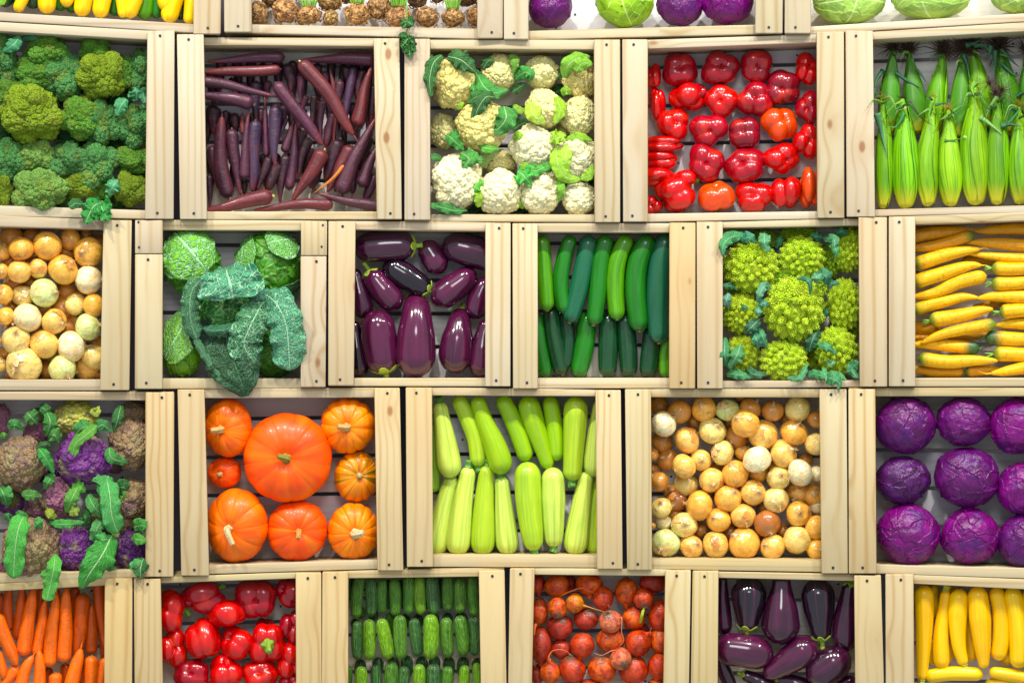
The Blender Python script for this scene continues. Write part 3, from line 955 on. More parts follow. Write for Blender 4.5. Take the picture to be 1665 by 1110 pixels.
def carrot(cr, name, pts, w, color, word, what, mat, d=0.045, ctrl=CARROT, root=True, crown=None, bendy=0.05, cat_='carrot', label=None):
    cen, C, rad, ts, (V, Fl, tc) = body(cr, pts, w, ctrl, d, n=52, seg=18, wob=bendy, cap1=0.04)
    e = thing(cr, name, cen, word, what, cat_, label=label)
    bs = R.uniform(0, 9)
    nrm = V / (np.linalg.norm(V, axis=1)[:, None] + 1e-9)
    part(e, 'root_body', mesh('root_body', V, Fl, tc), mat, color)
    if root:
        d0 = C[-1] - C[-4]; d0 /= np.linalg.norm(d0)
        L = cr.S(w, d) * R.uniform(0.3, 0.9)
        k = rad[-6:-1].mean() * 0.35
        tv, tf, tt = little(np.array([C[-1] - d0 * 0.002, C[-1] + d0 * L * 0.5, C[-1] + d0 * L + np.array([R.uniform(-.4, .4), R.uniform(-.3, .1), R.uniform(-.4, .4)]) * L]), [k, k * 0.5, 0.0003], 6, 8)
        part(e, 'root_tip', mesh('root_tip', tv, tf, tt), M['root'], tuple(min(1, x * 1.25 + 0.02) for x in color))
    if crown:
        cc, n, ln = crown
        dd = C[0] - C[3]; dd /= np.linalg.norm(dd)
        r0 = cr.S(w, d) * 0.5
        tuft(e, 'leaf_stub', n, r0 * ln, r0 * 0.17, M['stem'], cc, Vector(C[0] - dd * r0 * 0.12), axis_rot(dd), 0.55, R.randrange(999), 0.3)
    return e

def gourd(cr, name, pts, w, color, word, what, mat, d=0.045, ctrl=ZUC, stem=None, end=None, cat_='zucchini', ribs=0, ribk=0.0, label=None, flat=1.0, capk=None):
    """stem at pts[0]; stem: (length px, width px, colour)"""
    mod = (lambda t, th: 1 + ribk * np.cos(th * ribs) * np.sin(t * np.pi)) if ribs else None
    cen, C, rad, ts, (V, Fl, tc) = body(cr, pts, w, ctrl, d, n=52, seg=30, mod=mod, flat=flat, cap0=capk)
    e = thing(cr, name, cen, word, what, cat_, label=label)
    part(e, 'flesh', mesh('flesh', V, Fl, tc), mat, color)
    if stem:
        dd = C[0] - C[4]; dd /= np.linalg.norm(dd)
        L = cr.S(stem[0], d); r = cr.S(stem[1], d) / 2
        a = C[0] - dd * L * 0.25
        tw = np.array([R.uniform(-.2, .2), R.uniform(-.3, 0), R.uniform(-.2, .2)]) * L
        mod2 = lambda t, th: 1 + 0.13 * np.cos(th * 5)
        Cs = curve_pts(np.array([a, a + dd * L * 0.6, a + dd * L * 1.15 + tw]), 12)
        rs = np.interp(np.linspace(0, 1, 12), [0, 0.3, 0.85, 1], [r * 1.25, r, r * 1.05, r * 1.0])
        sv, sf, st = tube(Cs, rs, 20, mod2)
        part(e, 'stem', mesh('stem', sv, sf, st), M['stem'], stem[2])
    if end:
        dd = C[-1] - C[-5]; dd /= np.linalg.norm(dd)
        r = cr.S(end[0], d) / 2
        sv, sf, st = little(np.array([C[-1] - dd * r * 0.6, C[-1] + dd * r * 0.25]), [r, r * 0.8], 10, 4)
        part(e, 'blossom_scar', mesh('blossom_scar', sv, sf, st), M['woody'], end[1])
    return e

def eggplant(cr, pts, w, color, word, d=0.045, ctrl=EGG, stem=True, label=None, flat=1.0):
    cen, C, rad, ts, (V, Fl, tc) = body(cr, pts, w, ctrl, d, n=56, seg=36, flat=flat)
    e = thing(cr, 'eggplant', cen, word, 'eggplant', 'eggplant', label=label)
    part(e, 'flesh', mesh('flesh', V, Fl, tc), M['eggplant'], color)
    if stem:
        seg = 40; nk = 9
        th = np.arange(seg) / seg * 2 * np.pi
        _, N, B = frames(C)
        L = np.linalg.norm(np.diff(C, axis=0), axis=1).sum()
        ph = R.uniform(0, 6)
        tm = (0.040 + 0.075 * np.abs(np.cos(th * 2.5 + ph)) ** 1.6) * (rad.max() * 3.4 / L) 
        Vs = []
        for k in range(nk + 1):
            tk = tm * (k / nk) ** 0.8
            c = np.stack([np.interp(tk, ts, C[:, a]) for a in range(3)], 1)
            n_ = np.stack([np.interp(tk, ts, N[:, a]) for a in range(3)], 1)
            b_ = np.stack([np.interp(tk, ts, B[:, a]) for a in range(3)], 1)
            rk = np.interp(tk, ts, rad) * 1.02 + 0.0009 + 0.0016 * (k / nk) ** 3
            Vs.append(c + rk[:, None] * (np.cos(th)[:, None] * n_ + np.sin(th)[:, None] * b_))
        Vs = np.vstack(Vs)
        i = np.arange(nk)[:, None] * seg; j = np.arange(seg)[None, :]
        Q = np.stack([i + j, i + (j + 1) % seg, i + seg + (j + 1) % seg, i + seg + j], 2).reshape(-1, 4)
        tcv = np.stack([np.tile(np.cos(th), nk + 1), np.tile(np.sin(th), nk + 1), np.repeat(np.arange(nk + 1) / nk, seg)], 1)
        g = jit(hx('9db63a'), 0.1)
        cal = part(e, 'calyx', mesh('calyx', Vs, [Q], tcv), M['stem'], g, solid=0.0012)
        dd = C[0] - C[4]; dd /= np.linalg.norm(dd)
        r = rad.max() * 0.17
        sv, sf, st = little(np.array([C[0] - dd * r, C[0] + dd * r * 1.2, C[0] + dd * r * 2.4 + np.array([R.uniform(-1, 1), -0.4, R.uniform(-1, 1)]) * r]), [r * 1.2, r * 0.85, r], 12, 8)
        part(cal, 'stem', mesh('stem', sv, sf, st), M['stem'], g)
    return e

def pepper_mesh(lobes, seed, off=0.8, long=1.1, crease=14.0):
    rr = np.random.RandomState(seed)
    # an extra, fuller bottom end (+z is the blossom end)
    def fn(V):
        acc = np.zeros(len(V))
        ph0 = rr.uniform(0, 6)
        for k in range(lobes):
            ph = ph0 + k * 2 * np.pi / lobes + rr.uniform(-0.22, 0.22)
            o = off * rr.uniform(0.85, 1.08)
            rho = 1.0 * rr.uniform(0.92, 1.12)
            if lobes > 4:
                rho *= 0.93
            zc = rr.uniform(-0.08, 0.14)
            sc = np.array([1, 1, 1 / (long * rr.uniform(0.92, 1.12))])
            c = np.array([o * math.cos(ph), o * math.sin(ph), zc]) * sc
            D = V * sc
            A = (D * D).sum(1); B2 = D @ c; Cc = c @ c - min(rho, 10) ** 2
            q = B2 * B2 - A * Cc
            h = (B2 + np.sqrt(np.clip(q, 0, None))) / A
            h = h * (1 + 0.04 * math.sin(7 * k + seed))
            acc += np.clip(h, 0, None) ** crease
        r = acc ** (1 / crease)
        tpr = 1 - 0.10 * np.clip(V[:, 2], -1, 1)
        r = r * tpr * (1 + 0.028 * wav(V, seed + 2, 2.6))
        s = np.sqrt(np.clip(1 - V[:, 2] ** 2, 0, 1))
        r = r * (1 - 0.26 * np.exp(-(s / 0.24) ** 2))
        ph = np.arctan2(V[:, 1], V[:, 0])
        bins = ((ph + np.pi) / (2 * np.pi) * 24).astype(int) % 24
        side = np.mean([(r * s)[bins == q].max() for q in range(24)])
        return r / side, V
    return star('pepper_flesh', 6, fn)
def pep(l, s):
    off = [0.54, 0.62, 0.68, 0.58][s % 4]
    return lib(('p', l, s), lambda: pepper_mesh(l, 60 + s * 7 + l, off, 1.0 + 0.05 * (s % 4), 26.0))

PT = {'r': ((0.56, 0.006, 0.008), 'bright red'), 'd': ((0.34, 0.004, 0.014), 'dark red'), 'k': ((0.22, 0.005, 0.016), 'deep crimson'), 'o': ((0.78, 0.075, 0.006), 'orange-red')}
def pepper(cr, cx, cy, rx, ry, tone, axis=None, stem=False, lobes=None, d=0.045, ln=1.0, s=None):
    """axis: direction of the blossom end in crate space (x right, y into the crate, z up)"""
    color, w = PT[tone]
    if axis is None:
        axis = (R.uniform(-.35, .35), -1, R.uniform(-.35, .35))
    e = thing(cr, 'bell_pepper', cr.P(cx, cy, d), w, 'bell pepper', 'pepper')
    q = axis_rot(axis, R.uniform(0, 6))
    lobes = lobes or R.choice([3, 4, 4])
    s = R.randrange(4) if s is None else s
    r = cr.S((rx + ry) / 2, d) * 0.985
    Lz = r * 1.08 * ln
    facing = abs(Vector(axis).normalized().y)
    fl = part(e, 'flesh', pep(lobes, s), M['pepper'], jit(color, 0.07), rot=q, scale=(r, r, Lz * (0.92 if facing > 0.7 else 1.0)))
    # squash to the seen width and height
    k = rx / ((rx + ry) / 2)
    squash(e, (k, 1.0, 2 - k))
    if stem:
        n = -(q @ Vector((0, 0, 1)))
        p0 = n * Lz * 0.62
        L = r * 0.62
        b = np.array(p0)
        nn = np.array(n)
        mod = lambda t, th: 1 + 0.12 * np.cos(th * 5)
        Cs = curve_pts(np.array([b, b + nn * L * 0.5, b + nn * L + np.array([R.uniform(-.3, .3), -.15, R.uniform(-.3, .3)]) * L]), 12)
        rs = np.interp(np.linspace(0, 1, 12), [0, 0.12, 0.4, 0.9, 1], [r * 0.36, r * 0.26, r * 0.13, r * 0.15, r * 0.14])
        sv, sf, st = tube(Cs, rs, 20, mod)
        part(e, 'stem', mesh('stem', sv, sf, st), M['stem'], jit(hx('6f9a1e'), 0.1))
    return e

def ballthing(cr, name, cx, cy, rx, ry, me, mat, color, axis, d, roll=None, partname='head', depthk=1.0, word='', what='', cat_='', label=None):
    e = thing(cr, name, cr.P(cx, cy, d), word, what, cat_, label=label)
    q = axis_rot(axis, R.uniform(0, 6) if roll is None else roll)
    sx, sz = cr.S(rx, d), cr.S(ry, d)
    part(e, partname, me, mat, color, rot=q)
    squash(e, (sx, (sx + sz) / 2 * depthk, sz))
    return e

def pumpkin(cr, cx, cy, rx, ry, sx, sy, color, ribs, ribk, stem, label, d=0.03, mat='pumpkin', seed=1, stemc=hx('c9ab6c'), depth=0.78):
    """the stem shows at (sx, sy); the fruit's axis points there"""
    k = 0.86
    ax = Vector(((sx - cx) / rx * 0.95, -1.0, -(sy - cy) / ry * 0.95)).normalized()
    rm = cr.S((rx + ry) / 2, d)
    def fn(V):
        s = np.sqrt(np.clip(1 - V[:, 2] ** 2, 0, 1)); th = np.arctan2(V[:, 1], V[:, 0]); z = V[:, 2]
        thw = th + 0.10 * np.sin(th * 2 + seed) 
        rib = np.abs(np.sin(thw * ribs / 2)) ** 0.55
        rr_ = 1 - ribk * (1 - rib) * np.clip(s * 1.4, 0, 1)
        rr_ = rr_ * (1 + 0.018 * wav(V, seed, 1.7))
        rad = s ** 0.88 * rr_
        zz = np.sign(z) * np.abs(z) ** 0.9 * depth * rr_ - np.where(z > 0, 1, -0.6) * 0.14 * np.exp(-(s / 0.22) ** 2)
        return np.stack([rad * np.cos(th), rad * np.sin(th), zz], 1), np.stack([np.cos(th) , np.sin(th) , z * 0.5 + 0.5], 1)
    e = thing(cr, 'pumpkin', cr.P(cx, cy, d), '', 'pumpkin', 'pumpkin', label=label)
    q = axis_rot(ax, seed)
    # keep the silhouette at the asked size: the tilted flat body is a little lower
    part(e, 'rind', star('rind', 7, fn), M[mat], color, rot=q, scale=(rm * 1.0,) * 3)
    squash(e, (rx / ((rx + ry) / 2), 1, ry / ((rx + ry) / 2)))
    L, w, bend = stem
    Lm, wm = cr.S(L, d), cr.S(w, d) / 2
    base = ax * rm * depth * 0.80
    b = np.array(base); n = np.array(ax)
    bd = np.array([bend[0], -0.25, bend[1]])
    Cs = curve_pts(np.array([b, b + n * Lm * 0.5, b + n * Lm * 0.8 + bd * Lm * 0.5, b + n * Lm * 0.9 + bd * Lm * 1.1]), 18)
    rs = np.interp(np.linspace(0, 1, 18), [0, 0.15, 0.6, 1], [wm * 1.6, wm * 1.05, wm * 0.85, wm * 0.75])
    mod = lambda t, th: 1 + 0.14 * np.cos(th * 5 + t * 2)
    sv, sf, st = tube(Cs, rs, 24, mod)
    part(e, 'stem', mesh('stem', sv, sf, st), M['woody'], stemc)
    return e

def corn(cr, pts, w, color, word, d=0.05, silk=None, flags=(), base=True, label=None):
    """pts: bottom (stalk end) to tip"""
    mod = lambda t, th: 1 + 0.012 * np.cos(th * 26) + 0.02 * np.cos(th * 3 + t * 4) + 0.018 * np.cos(th * 7 + 3 * t)
    ctrl = [(0, .36), (.08, .66), (.20, .94), (.38, 1), (.58, .86), (.76, .58), (.9, .32), (1, .16)]
    cen, C, rad, ts, (V, Fl, tc) = body(cr, pts, w, ctrl, d, n=48, seg=60, mod=mod, cap0=0.03, cap1=0.02, wob=0.04)
    e = thing(cr, 'corn_ear', cen, word, 'ear of corn', 'corn', label=label)
    h = part(e, 'husk', mesh('husk', V, Fl, tc), M['husk'], color)
    # overlapping outer husk blades wrapped round the ear
    _, N, B = frames(C)
    for b in range(3):
        ph0 = R.uniform(-2.6, -0.6) + (b - 1) * 0.9
        nv, nu = 34, 14
        t = np.linspace(0.02, 0.72 + 0.1 * b, nv)
        half = 0.95 * np.sin(np.pi * np.clip(0.12 + 0.86 * np.linspace(0, 1, nv), 0, 1)) ** 0.6
        U = np.linspace(-1, 1, nu)
        rows = []
        for i, tt in enumerate(t):
            c = np.array([np.interp(tt, ts, C[:, a]) for a in range(3)])
            n_ = np.array([np.interp(tt, ts, N[:, a]) for a in range(3)]); b_ = np.array([np.interp(tt, ts, B[:, a]) for a in range(3)])
            rk = np.interp(tt, ts, rad) * (1.025 + 0.02 * b) + 0.0006 * (b + 1) + 0.0012 * np.abs(U) ** 3
            an = ph0 + U * half[i] + 0.15 * math.sin(tt * 4 + b)
            rows.append(c + rk[:, None] * (np.cos(an)[:, None] * n_ + np.sin(an)[:, None] * b_))
        Vb = np.vstack(rows)
        i = np.arange(nv - 1)[:, None] * nu; j = np.arange(nu - 1)[None, :]
        Q = np.stack([i + j, i + j + 1, i + nu + j + 1, i + nu + j], 2).reshape(-1, 4)
        an = np.tile(U * 0.8 + b, nv)
        tcb = np.stack([np.cos(an + ph0), np.sin(an + ph0), np.repeat(t, nu)], 1)
        part(e, 'husk_blade', mesh('husk_blade', Vb, [Q], tcb), M['husk'], jit(color, 0.16), solid=0.0005)
    dd = C[-1] - C[-6]; dd /= np.linalg.norm(dd)
    if silk:
        sc, k, n = silk
        L = cr.S(w, d) * k
        tuft(e, 'silk', n * 2, L * 0.75, L * 0.030, M['silk'], sc, Vector(C[-1] - dd * L * 0.12), axis_rot(dd), 1.15, R.randrange(999), 2.4)
        if k < 0.32:
            pass
    s_ = 1 if d < .05 else 0
    for k in range(3 if s_ else 1):      # dry husk ends hanging off the tip
        x, y = pts[-1][0], pts[-1][1] + R.uniform(0, 60)
        sx_ = R.choice([-1, 1]); l = R.uniform(40, 105)
        leaf(e, cr, [(x, y, d - .012), (x + sx_ * l * .45, y + R.uniform(-25, 20), d - .03), (x + sx_ * l * .75, y + l * R.uniform(.2, .9), d - .028)], R.uniform(12, 24), jit((0.20, 0.36, 0.06) if R.random() < .6 else (0.05, 0.15, 0.04), .2), 'husk_leaf', d=d - 0.02, curl=0.6, ruf=0.25, shape='point', twist=R.uniform(-1.5, 1.5), nl=16, nw=5, name='husk_end', solid=0.0004)
    for (fp, fw, fc) in flags:
        leaf(e, cr, fp, fw, fc, 'husk_leaf', d=d - 0.02, curl=0.5, ruf=0.12, shape='point', twist=R.uniform(-1.2, 1.2), nl=20, nw=6, name='husk_flag', solid=0.0005)
    return e

def beet(cr, cx, cy, rx, ry, tone, axis, d=0.045, crown=True, tail=None, tailr=0.0):
    """axis points from the root end to the crown"""
    color, w = BT[tone]
    e = thing(cr, 'beet', cr.P(cx, cy, d), w, 'beet', 'beet')
    q = axis_rot(axis, R.uniform(0, 6))
    sd = R.randrange(4)
    def mk():
        def fn(V):
            s = np.sqrt(np.clip(1 - V[:, 2] ** 2, 0, 1))
            z = V[:, 2] * 0.98 - 0.30 * np.exp(-(s / 0.20) ** 2) * (V[:, 2] < 0) + 0.02 * np.exp(-(s / 0.3) ** 2) * (V[:, 2] > 0)
            k = 1 + 0.035 * wav(V, sd, 2.0) 
            return np.stack([V[:, 0] * k, V[:, 1] * k, z * k], 1), V
        return star('beet_body', 6, fn)
    m = (cr.S((rx + ry) / 2, d))
    part(e, 'root_body', lib(('beet', sd), mk), M['beet'], jit(color, 0.1), rot=q, scale=(m, m, m))
    k = rx / ((rx + ry) / 2); squash(e, (k, 1, 2 - k))
    n = q @ Vector((0, 0, 1))
    if crown:
        tuft(e, 'crown_stub', 16, m * 0.34, m * 0.05, M['woody'], hx('6d5636'), n * m * 0.88, q, 1.0, R.randrange(999), 0.4)
    if tail is not None:
        P = px3(cr, tail, d - 0.015)
        base = np.array((cr.Mi @ e.matrix_world.translation)[:])
        P = P - base
        st_ = np.array(-n * m * 0.9)
        C = curve_pts(np.vstack([st_, P]), 26)
        rr_ = np.interp(np.linspace(0, 1, 26), [0, .15, .5, 1], [m * 0.26, m * 0.11, m * 0.045, m * 0.018])
        sv, sf, st = tube(C, rr_, 9)
        part(e, 'tail_root', mesh('tail_root', sv, sf, st), M['root'], tuple(min(1, c * 1.05 + 0.03) for c in color))
    return e
BT = {'r': ((0.50, 0.052, 0.008), 'red'), 'o': ((0.66, 0.115, 0.004), 'orange'), 'd': ((0.36, 0.035, 0.014), 'dark red'), 'p': ((0.54, 0.16, 0.07), 'dusty pink'), 'g': ((0.66, 0.24, 0.02), 'golden')}

def celeriac(cr, cx, cy, rx, ry, color, d=0.045, stems=0, word='knobbly'):
    sd = R.randrange(5)
    def mk():
        def fn(V):
            k = 1 + 0.05 * wav(V, sd, 2.2) + 0.055 * wav(V, sd + 7, 7.0, 16) + 0.03 * np.abs(wav(V, sd + 3, 16.0, 20))
            k = k * (1 - 0.16 * np.clip(-V[:, 2], 0, 1))
            return k / np.percentile(k, 92), V
        return star('celeriac_root', 6, fn)
    e = thing(cr, 'celeriac', cr.P(cx, cy, d), word, 'celeriac root', 'celeriac')
    sx, sz = cr.S(rx, d), cr.S(ry, d)
    part(e, 'root_body', lib(('cel', sd), mk), M['celeriac'], color, rot=axis_rot((R.uniform(-.2, .2), R.uniform(-.3, .3), 1), R.uniform(0, 6)), scale=(sx, sx, sz))
    # twisted fine roots hugging the body
    parts = []
    for k in range(26):
        p = fib(26, k)[k]
        if p[1] > 0.3:
            continue
        st = np.array([p[0] * sx, p[1] * sx, p[2] * sz]) * 1.0
        q = st + np.array([R.uniform(-1, 1), -0.1, R.uniform(-1, 0.2)]) * sx * 0.5
        q = q / np.linalg.norm(q / np.array([sx, sx, sz])) * 1.02
        q2 = q + np.array([R.uniform(-1, 1), -0.1, R.uniform(-1, 0.2)]) * sx * 0.45
        q2 = q2 / np.linalg.norm(q2 / np.array([sx, sx, sz])) * 1.03
        parts.append(little(np.array([st * 0.99, q, q2]), [sx * 0.06, sx * 0.05, sx * 0.02], 6, 9))
    V, Fl, tc = cat(parts)
    part(e, 'fine_roots', mesh('fine_roots', V, Fl, tc), M['celeriac'], tuple(min(1, c * 1.35) for c in color))
    if stems:
        parts = []
        for k in range(stems):
            x = (k + 0.5) / stems * 2 - 1
            a = np.array([x * sx * 0.45, -R.uniform(0, .5) * sx, sz * 0.80])
            b = a + np.array([x * sx * 0.3, -R.uniform(0, .2) * sx, sz * 0.9])
            c = b + np.array([x * sx * 0.5 + R.uniform(-.2, .2) * sx, 0, sz * 1.6])
            parts.append(little(np.array([a, b, c]), [sx * 0.10, sx * 0.085, sx * 0.05], 8, 12))
        V, Fl, tc = cat(parts)
        part(e, 'green_stalks', mesh('green_stalks', V, Fl, tc), M['stem'], hx('6fa52c'))
    return e

TONES = {k: (tuple(a * b_ for a, b_ in zip(v[0], (1.10, 1.14, 0.90))), v[1]) for k, v in TONES0.items()}
# ------------------------------------------------------------------ labels
ORD = ['first', 'second', 'third', 'fourth', 'fifth', 'sixth', 'seventh', 'eighth', 'ninth', 'tenth', 'eleventh', 'twelfth', 'thirteenth', 'fourteenth', 'fifteenth', 'sixteenth', 'seventeenth', 'eighteenth', 'nineteenth', 'twentieth']
def nth(i, n):
    if n == 1:
        return 'alone'
    return 'leftmost' if i == 0 else 'rightmost' if i == n - 1 else ORD[i] + ' from left'

def finish(cr):
    its = [i for i in cr.items if i['label'] is None]
    for it in cr.items:
        if it['label']:
            l = it['label']
            if 'crate' not in l and cr.key in ('B3', 'D5'):
                l += {'B3': ', upper eggplant crate', 'D5': ', lower eggplant crate'}[cr.key]
            it['o']['label'] = l
    if not its:
        return
    its.sort(key=lambda i: -i['z'])
    nr = cr.nrow or max(1, round(math.sqrt(len(its))))
    # rows cut at the widest gaps in height, so that each row is a band one can see
    zs = [i['z'] for i in its]
    if nr > 1:
        span = zs[0] - zs[-1]
        cuts = []
        for k in range(1, nr):
            t0 = zs[0] - span * (k / nr)
            best = min(range(1, len(zs)), key=lambda a: abs((zs[a - 1] + zs[a]) / 2 - t0) / span - 0.6 * (zs[a - 1] - zs[a]) / span)
            cuts.append(best)
        cuts = sorted(set(cuts))
    else:
        cuts = []
    if max(b - a for a, b in zip([0] + cuts, cuts + [len(its)])) > (20 if nr == 1 else 14):
        nr = max(nr, math.ceil(len(its) / 13))
        cuts = [round(len(its) * k / nr) for k in range(1, nr)]
    rows = []
    a = 0
    for c in cuts + [len(its)]:
        if c > a:
            rows.append(sorted(its[a:c], key=lambda i: i['x'])); a = c
    for r, row in enumerate(rows):
        n = len(row)
        for i, it in enumerate(row):
            rw = '' if len(rows) == 1 else (', top row' if r == 0 else ', bottom row' if r == len(rows) - 1 else ', %s row down' % ORD[r])
            if it['word'].endswith('purple') and it['what'].startswith('purple'):
                it['what'] = it['what'][7:]
            it['o']['label'] = f"{it['word']} {it['what']}, {nth(i, n)}{rw}, {cr.phrase}".replace('  ', ' ').strip()
# ------------------------------------------------------------------ the wall behind and the crates
V = [(-2.2, 0.34, 0.2), (2.2, 0.34, 0.2), (2.2, 0.34, 2.6), (-2.2, 0.34, 2.6)]
bw = bpy.data.objects.new('back_wall', mesh('back_wall', V, [[(0, 1, 2, 3)]], smooth=False))
bw.data.materials.append(M['dark']); link(bw); bw['kind'] = 'structure'

CR = {}
def crate(key, cx, cy, phrase, group, label, **k):
    c = Crate(phrase, group, cx, cy)
    CR[key] = c; c.key = key
    build_crate(c, label, **k)
    return c
CL = (0.97, 0.93, 0.86)
YEL = (1.0, 0.88, 0.66)
WAR = (1.0, 0.93, 0.80)

# top row
crate('Z1', 133, -110, 'crate above the broccoli', 'yellow squashes in the top crate', 'pine crate of yellow squashes cut by the photo, above the broccoli crate',
      xt=(-98, -52, 318, 362), xb=(-98, -52, 314.5, 359.5), yt=(-258, -240), yb=(40, 56), rt=(-262, -246, -248, -232), rb=(17, 39.6, 31, 54), tints=(1, WAR))
crate('Z2', 592, -105, 'crate above the purple carrots', 'celeriac roots in the top crate', 'pine crate of celeriac roots with a sprig hanging out below',
      xt=(362, 408, 778, 821), xb=(364, 409, 776, 818), yt=(-245, -240), yb=(53, 63), rt=(-248, -238, -233, -224), rb=(40, 47, 54, 63.5))
crate('Z3', 1045, -110, 'crate above the bell peppers', 'cabbages in the top crate of mixed cabbages', 'pine crate of red cabbages with one green cabbage among them',
      xt=(818, 859, 1230, 1275), xb=(818.5, 859, 1228, 1273), yt=(-240, -250), yb=(64.5, 55), rt=(-240, -252, -225, -238), rb=(50.5, 40.5, 65, 56))
crate('Z4', 1500, -115, 'crate above the corn', 'white cabbages in the top crate', 'pine crate of pale green white cabbages above the corn crate',
      xt=(1277, 1320, 1690, 1735), xb=(1275, 1318, 1684, 1730), yt=(-245, -270), yb=(55, 36), rt=(-245, -275, -230, -260), rb=(43.5, 20.5, 56, 34))
# second row
crate('A1', 103, 203, 'broccoli crate', 'broccoli heads in their crate', 'pine crate filled with broccoli, two leaves hanging over its lower rail',
      xt=(-82, -38, 240, 284.5), xb=(-80, -36, 236, 283), yt=(40, 49.5), yb=(350, 356.5), rt=(34, 50, 49, 65), rb=(333, 342, 351, 356))
crate('A2', 471, 209, 'purple carrot crate', 'purple carrots in their crate', 'pine crate heaped with dark purple carrots',
      xt=(287, 331, 608, 650), xb=(292, 336.5, 613, 654), yt=(55.5, 62), yb=(357, 357), rt=(61, 62.5, 73.6, 76), rb=(344, 344, 357, 357))
crate('A3', 833, 212, 'cauliflower crate', 'cauliflowers in their crate', 'pine crate of creamy white cauliflowers with green leaves',
      xt=(657, 699, 966, 1009), xb=(657, 699.5, 967, 1009), yt=(62.7, 64), yb=(358, 362), rt=(65, 65, 80, 81), rb=(348.6, 348.6, 360, 361.5))
crate('A4', 1192, 208, 'pepper crate beside the corn', 'red bell peppers beside the corn', 'pine crate of rows of red bell peppers, between cauliflower and corn crates',
      xt=(1011, 1053, 1328, 1373), xb=(1012.5, 1053, 1329, 1373.5), yt=(63.7, 51.5), yb=(361, 355), rt=(65, 56, 80, 69.5), rb=(347.6, 343.5, 361, 356))
crate('A5', 1556, 198, 'corn crate', 'ears of corn in their crate', 'pine crate of green corn ears standing in two rows',
      xt=(1374, 1419, 1692, 1736), xb=(1376, 1422.5, 1698, 1742), yt=(49.8, 33), yb=(353, 343), rt=(52, 35, 65, 50), rb=(341, 333.5, 352, 345.5), first=38, tints=(CL, CL))
# third row
crate('B1', 58, 495, 'onion crate beside savoy', 'onions in the crate beside the savoy cabbages', 'pine crate packed with onions, broad knot low on its post, beside the savoy crate',
      xt=(-98, -53, 168.4, 215), xb=(-98, -53, 163, 211), yt=(350, 357.5), yb=(635, 634.6), rt=(349, 357, 367, 373), rb=(617, 617, 634, 634.5), pitch=55)
crate('B2', 375, 494, 'savoy crate', 'savoy cabbages in their crate', 'pine crate of savoy cabbages with short blocks at the tops of its posts',
      xt=(219, 264.5, 489, 532), xb=(218.5, 264, 489, 530), yt=(357.5, 359), yb=(632.5, 629.5), rt=(357.5, 358.5, 374, 375), rb=(615, 615, 632, 630.5), pitch=55, first=24,
      extra=((0, 226, 402), (0, 225, 361), (1, 523, 401), (1, 525, 366)), blocks=(413, 416))
crate('B3', 682, 494, 'eggplant crate beside the zucchini', 'eggplants beside the dark zucchini', 'pine crate of loosely laid eggplants left of the dark zucchini crate',
      xt=(533.4, 578, 789.5, 831), xb=(533, 575, 789, 830.5), yt=(359, 362), yb=(627, 628.5), rt=(359.5, 361, 373.5, 376), rb=(614.6, 614.6, 627.5, 628), pitch=54, first=27, tints=(CL, 1))
crate('B4', 982, 496, 'dark zucchini crate', 'dark zucchini in their crate', 'pine crate of dark green zucchini, its right post yellower than the rest',
      xt=(832.5, 874, 1088.7, 1131.5), xb=(833.5, 874.5, 1088, 1131), yt=(362.5, 361.5), yb=(632, 632), rt=(363, 363, 377.5, 378), rb=(614.6, 614.6, 631, 631), pitch=55, first=18, tints=(1, YEL))
crate('B5', 1288, 493, 'romanesco crate', 'romanesco heads in their crate', 'pine crate crammed with spiky lime romanesco and bluish leaves',
      xt=(1132, 1175, 1396, 1443), xb=(1133, 1175, 1398, 1443.5), yt=(360, 352.5), yb=(632, 629), rt=(361, 355, 371, 366.5), rb=(619, 618, 631, 629), pitch=55, tints=(CL, CL))
crate('B6', 1600, 490, 'yellow carrot crate', 'yellow carrots in their crate', 'pine crate of yellow carrots, post with several brown knots',
      xt=(1444.5, 1488, 1712, 1757), xb=(1444.5, 1488, 1712, 1757), yt=(352, 344), yb=(628.5, 628.5), rt=(351, 344, 365, 357.5), rb=(614.6, 614, 628.5, 628), pitch=55)
# fourth row
crate('C1', 100, 787, 'purple cauliflower crate', 'purple cauliflowers in their crate', 'pine crate of purple cauliflowers with leaves hanging over its lower rail',
      xt=(-85, -40, 236.7, 284), xb=(-86, -41, 236.7, 282.5), yt=(636, 637), yb=(945, 937.7), rt=(636, 636.5, 650, 650.7), rb=(935, 925, 949, 938), first=25, tints=(1, WAR))
crate('C2', 472, 781, 'pumpkin crate', 'pumpkins in their crate', 'pine crate of eight orange pumpkins around one big one',
      xt=(288, 332, 609, 650.6), xb=(294, 340, 614, 656.5), yt=(632.5, 630), yb=(936, 927.6), rt=(632, 630, 647, 646), rb=(918.6, 910, 933, 924.6), tints=(CL, WAR))
crate('C3', 836, 777, 'pale zucchini crate', 'pale zucchini in their crate', 'pine crate of pale green zucchini in two rows',
      xt=(659, 702, 968.6, 1010), xb=(661, 704, 971, 1013), yt=(629.5, 633.5), yb=(921.7, 925), rt=(629.5, 633, 642.7, 644), rb=(902.3, 903, 921, 922.5), tints=(WAR, WAR))
crate('C4', 1197, 780, 'onion crate beside red cabbages', 'onions in the crate beside the red cabbages', 'pine crate of scattered onions, beside the crate of nine red cabbages',
      xt=(1015.5, 1058, 1332.5, 1377), xb=(1019, 1060, 1336, 1379.5), yt=(632, 632), yb=(926.7, 932.5), rt=(632, 632, 645.7, 646), rb=(909, 911, 924.8, 929.5))
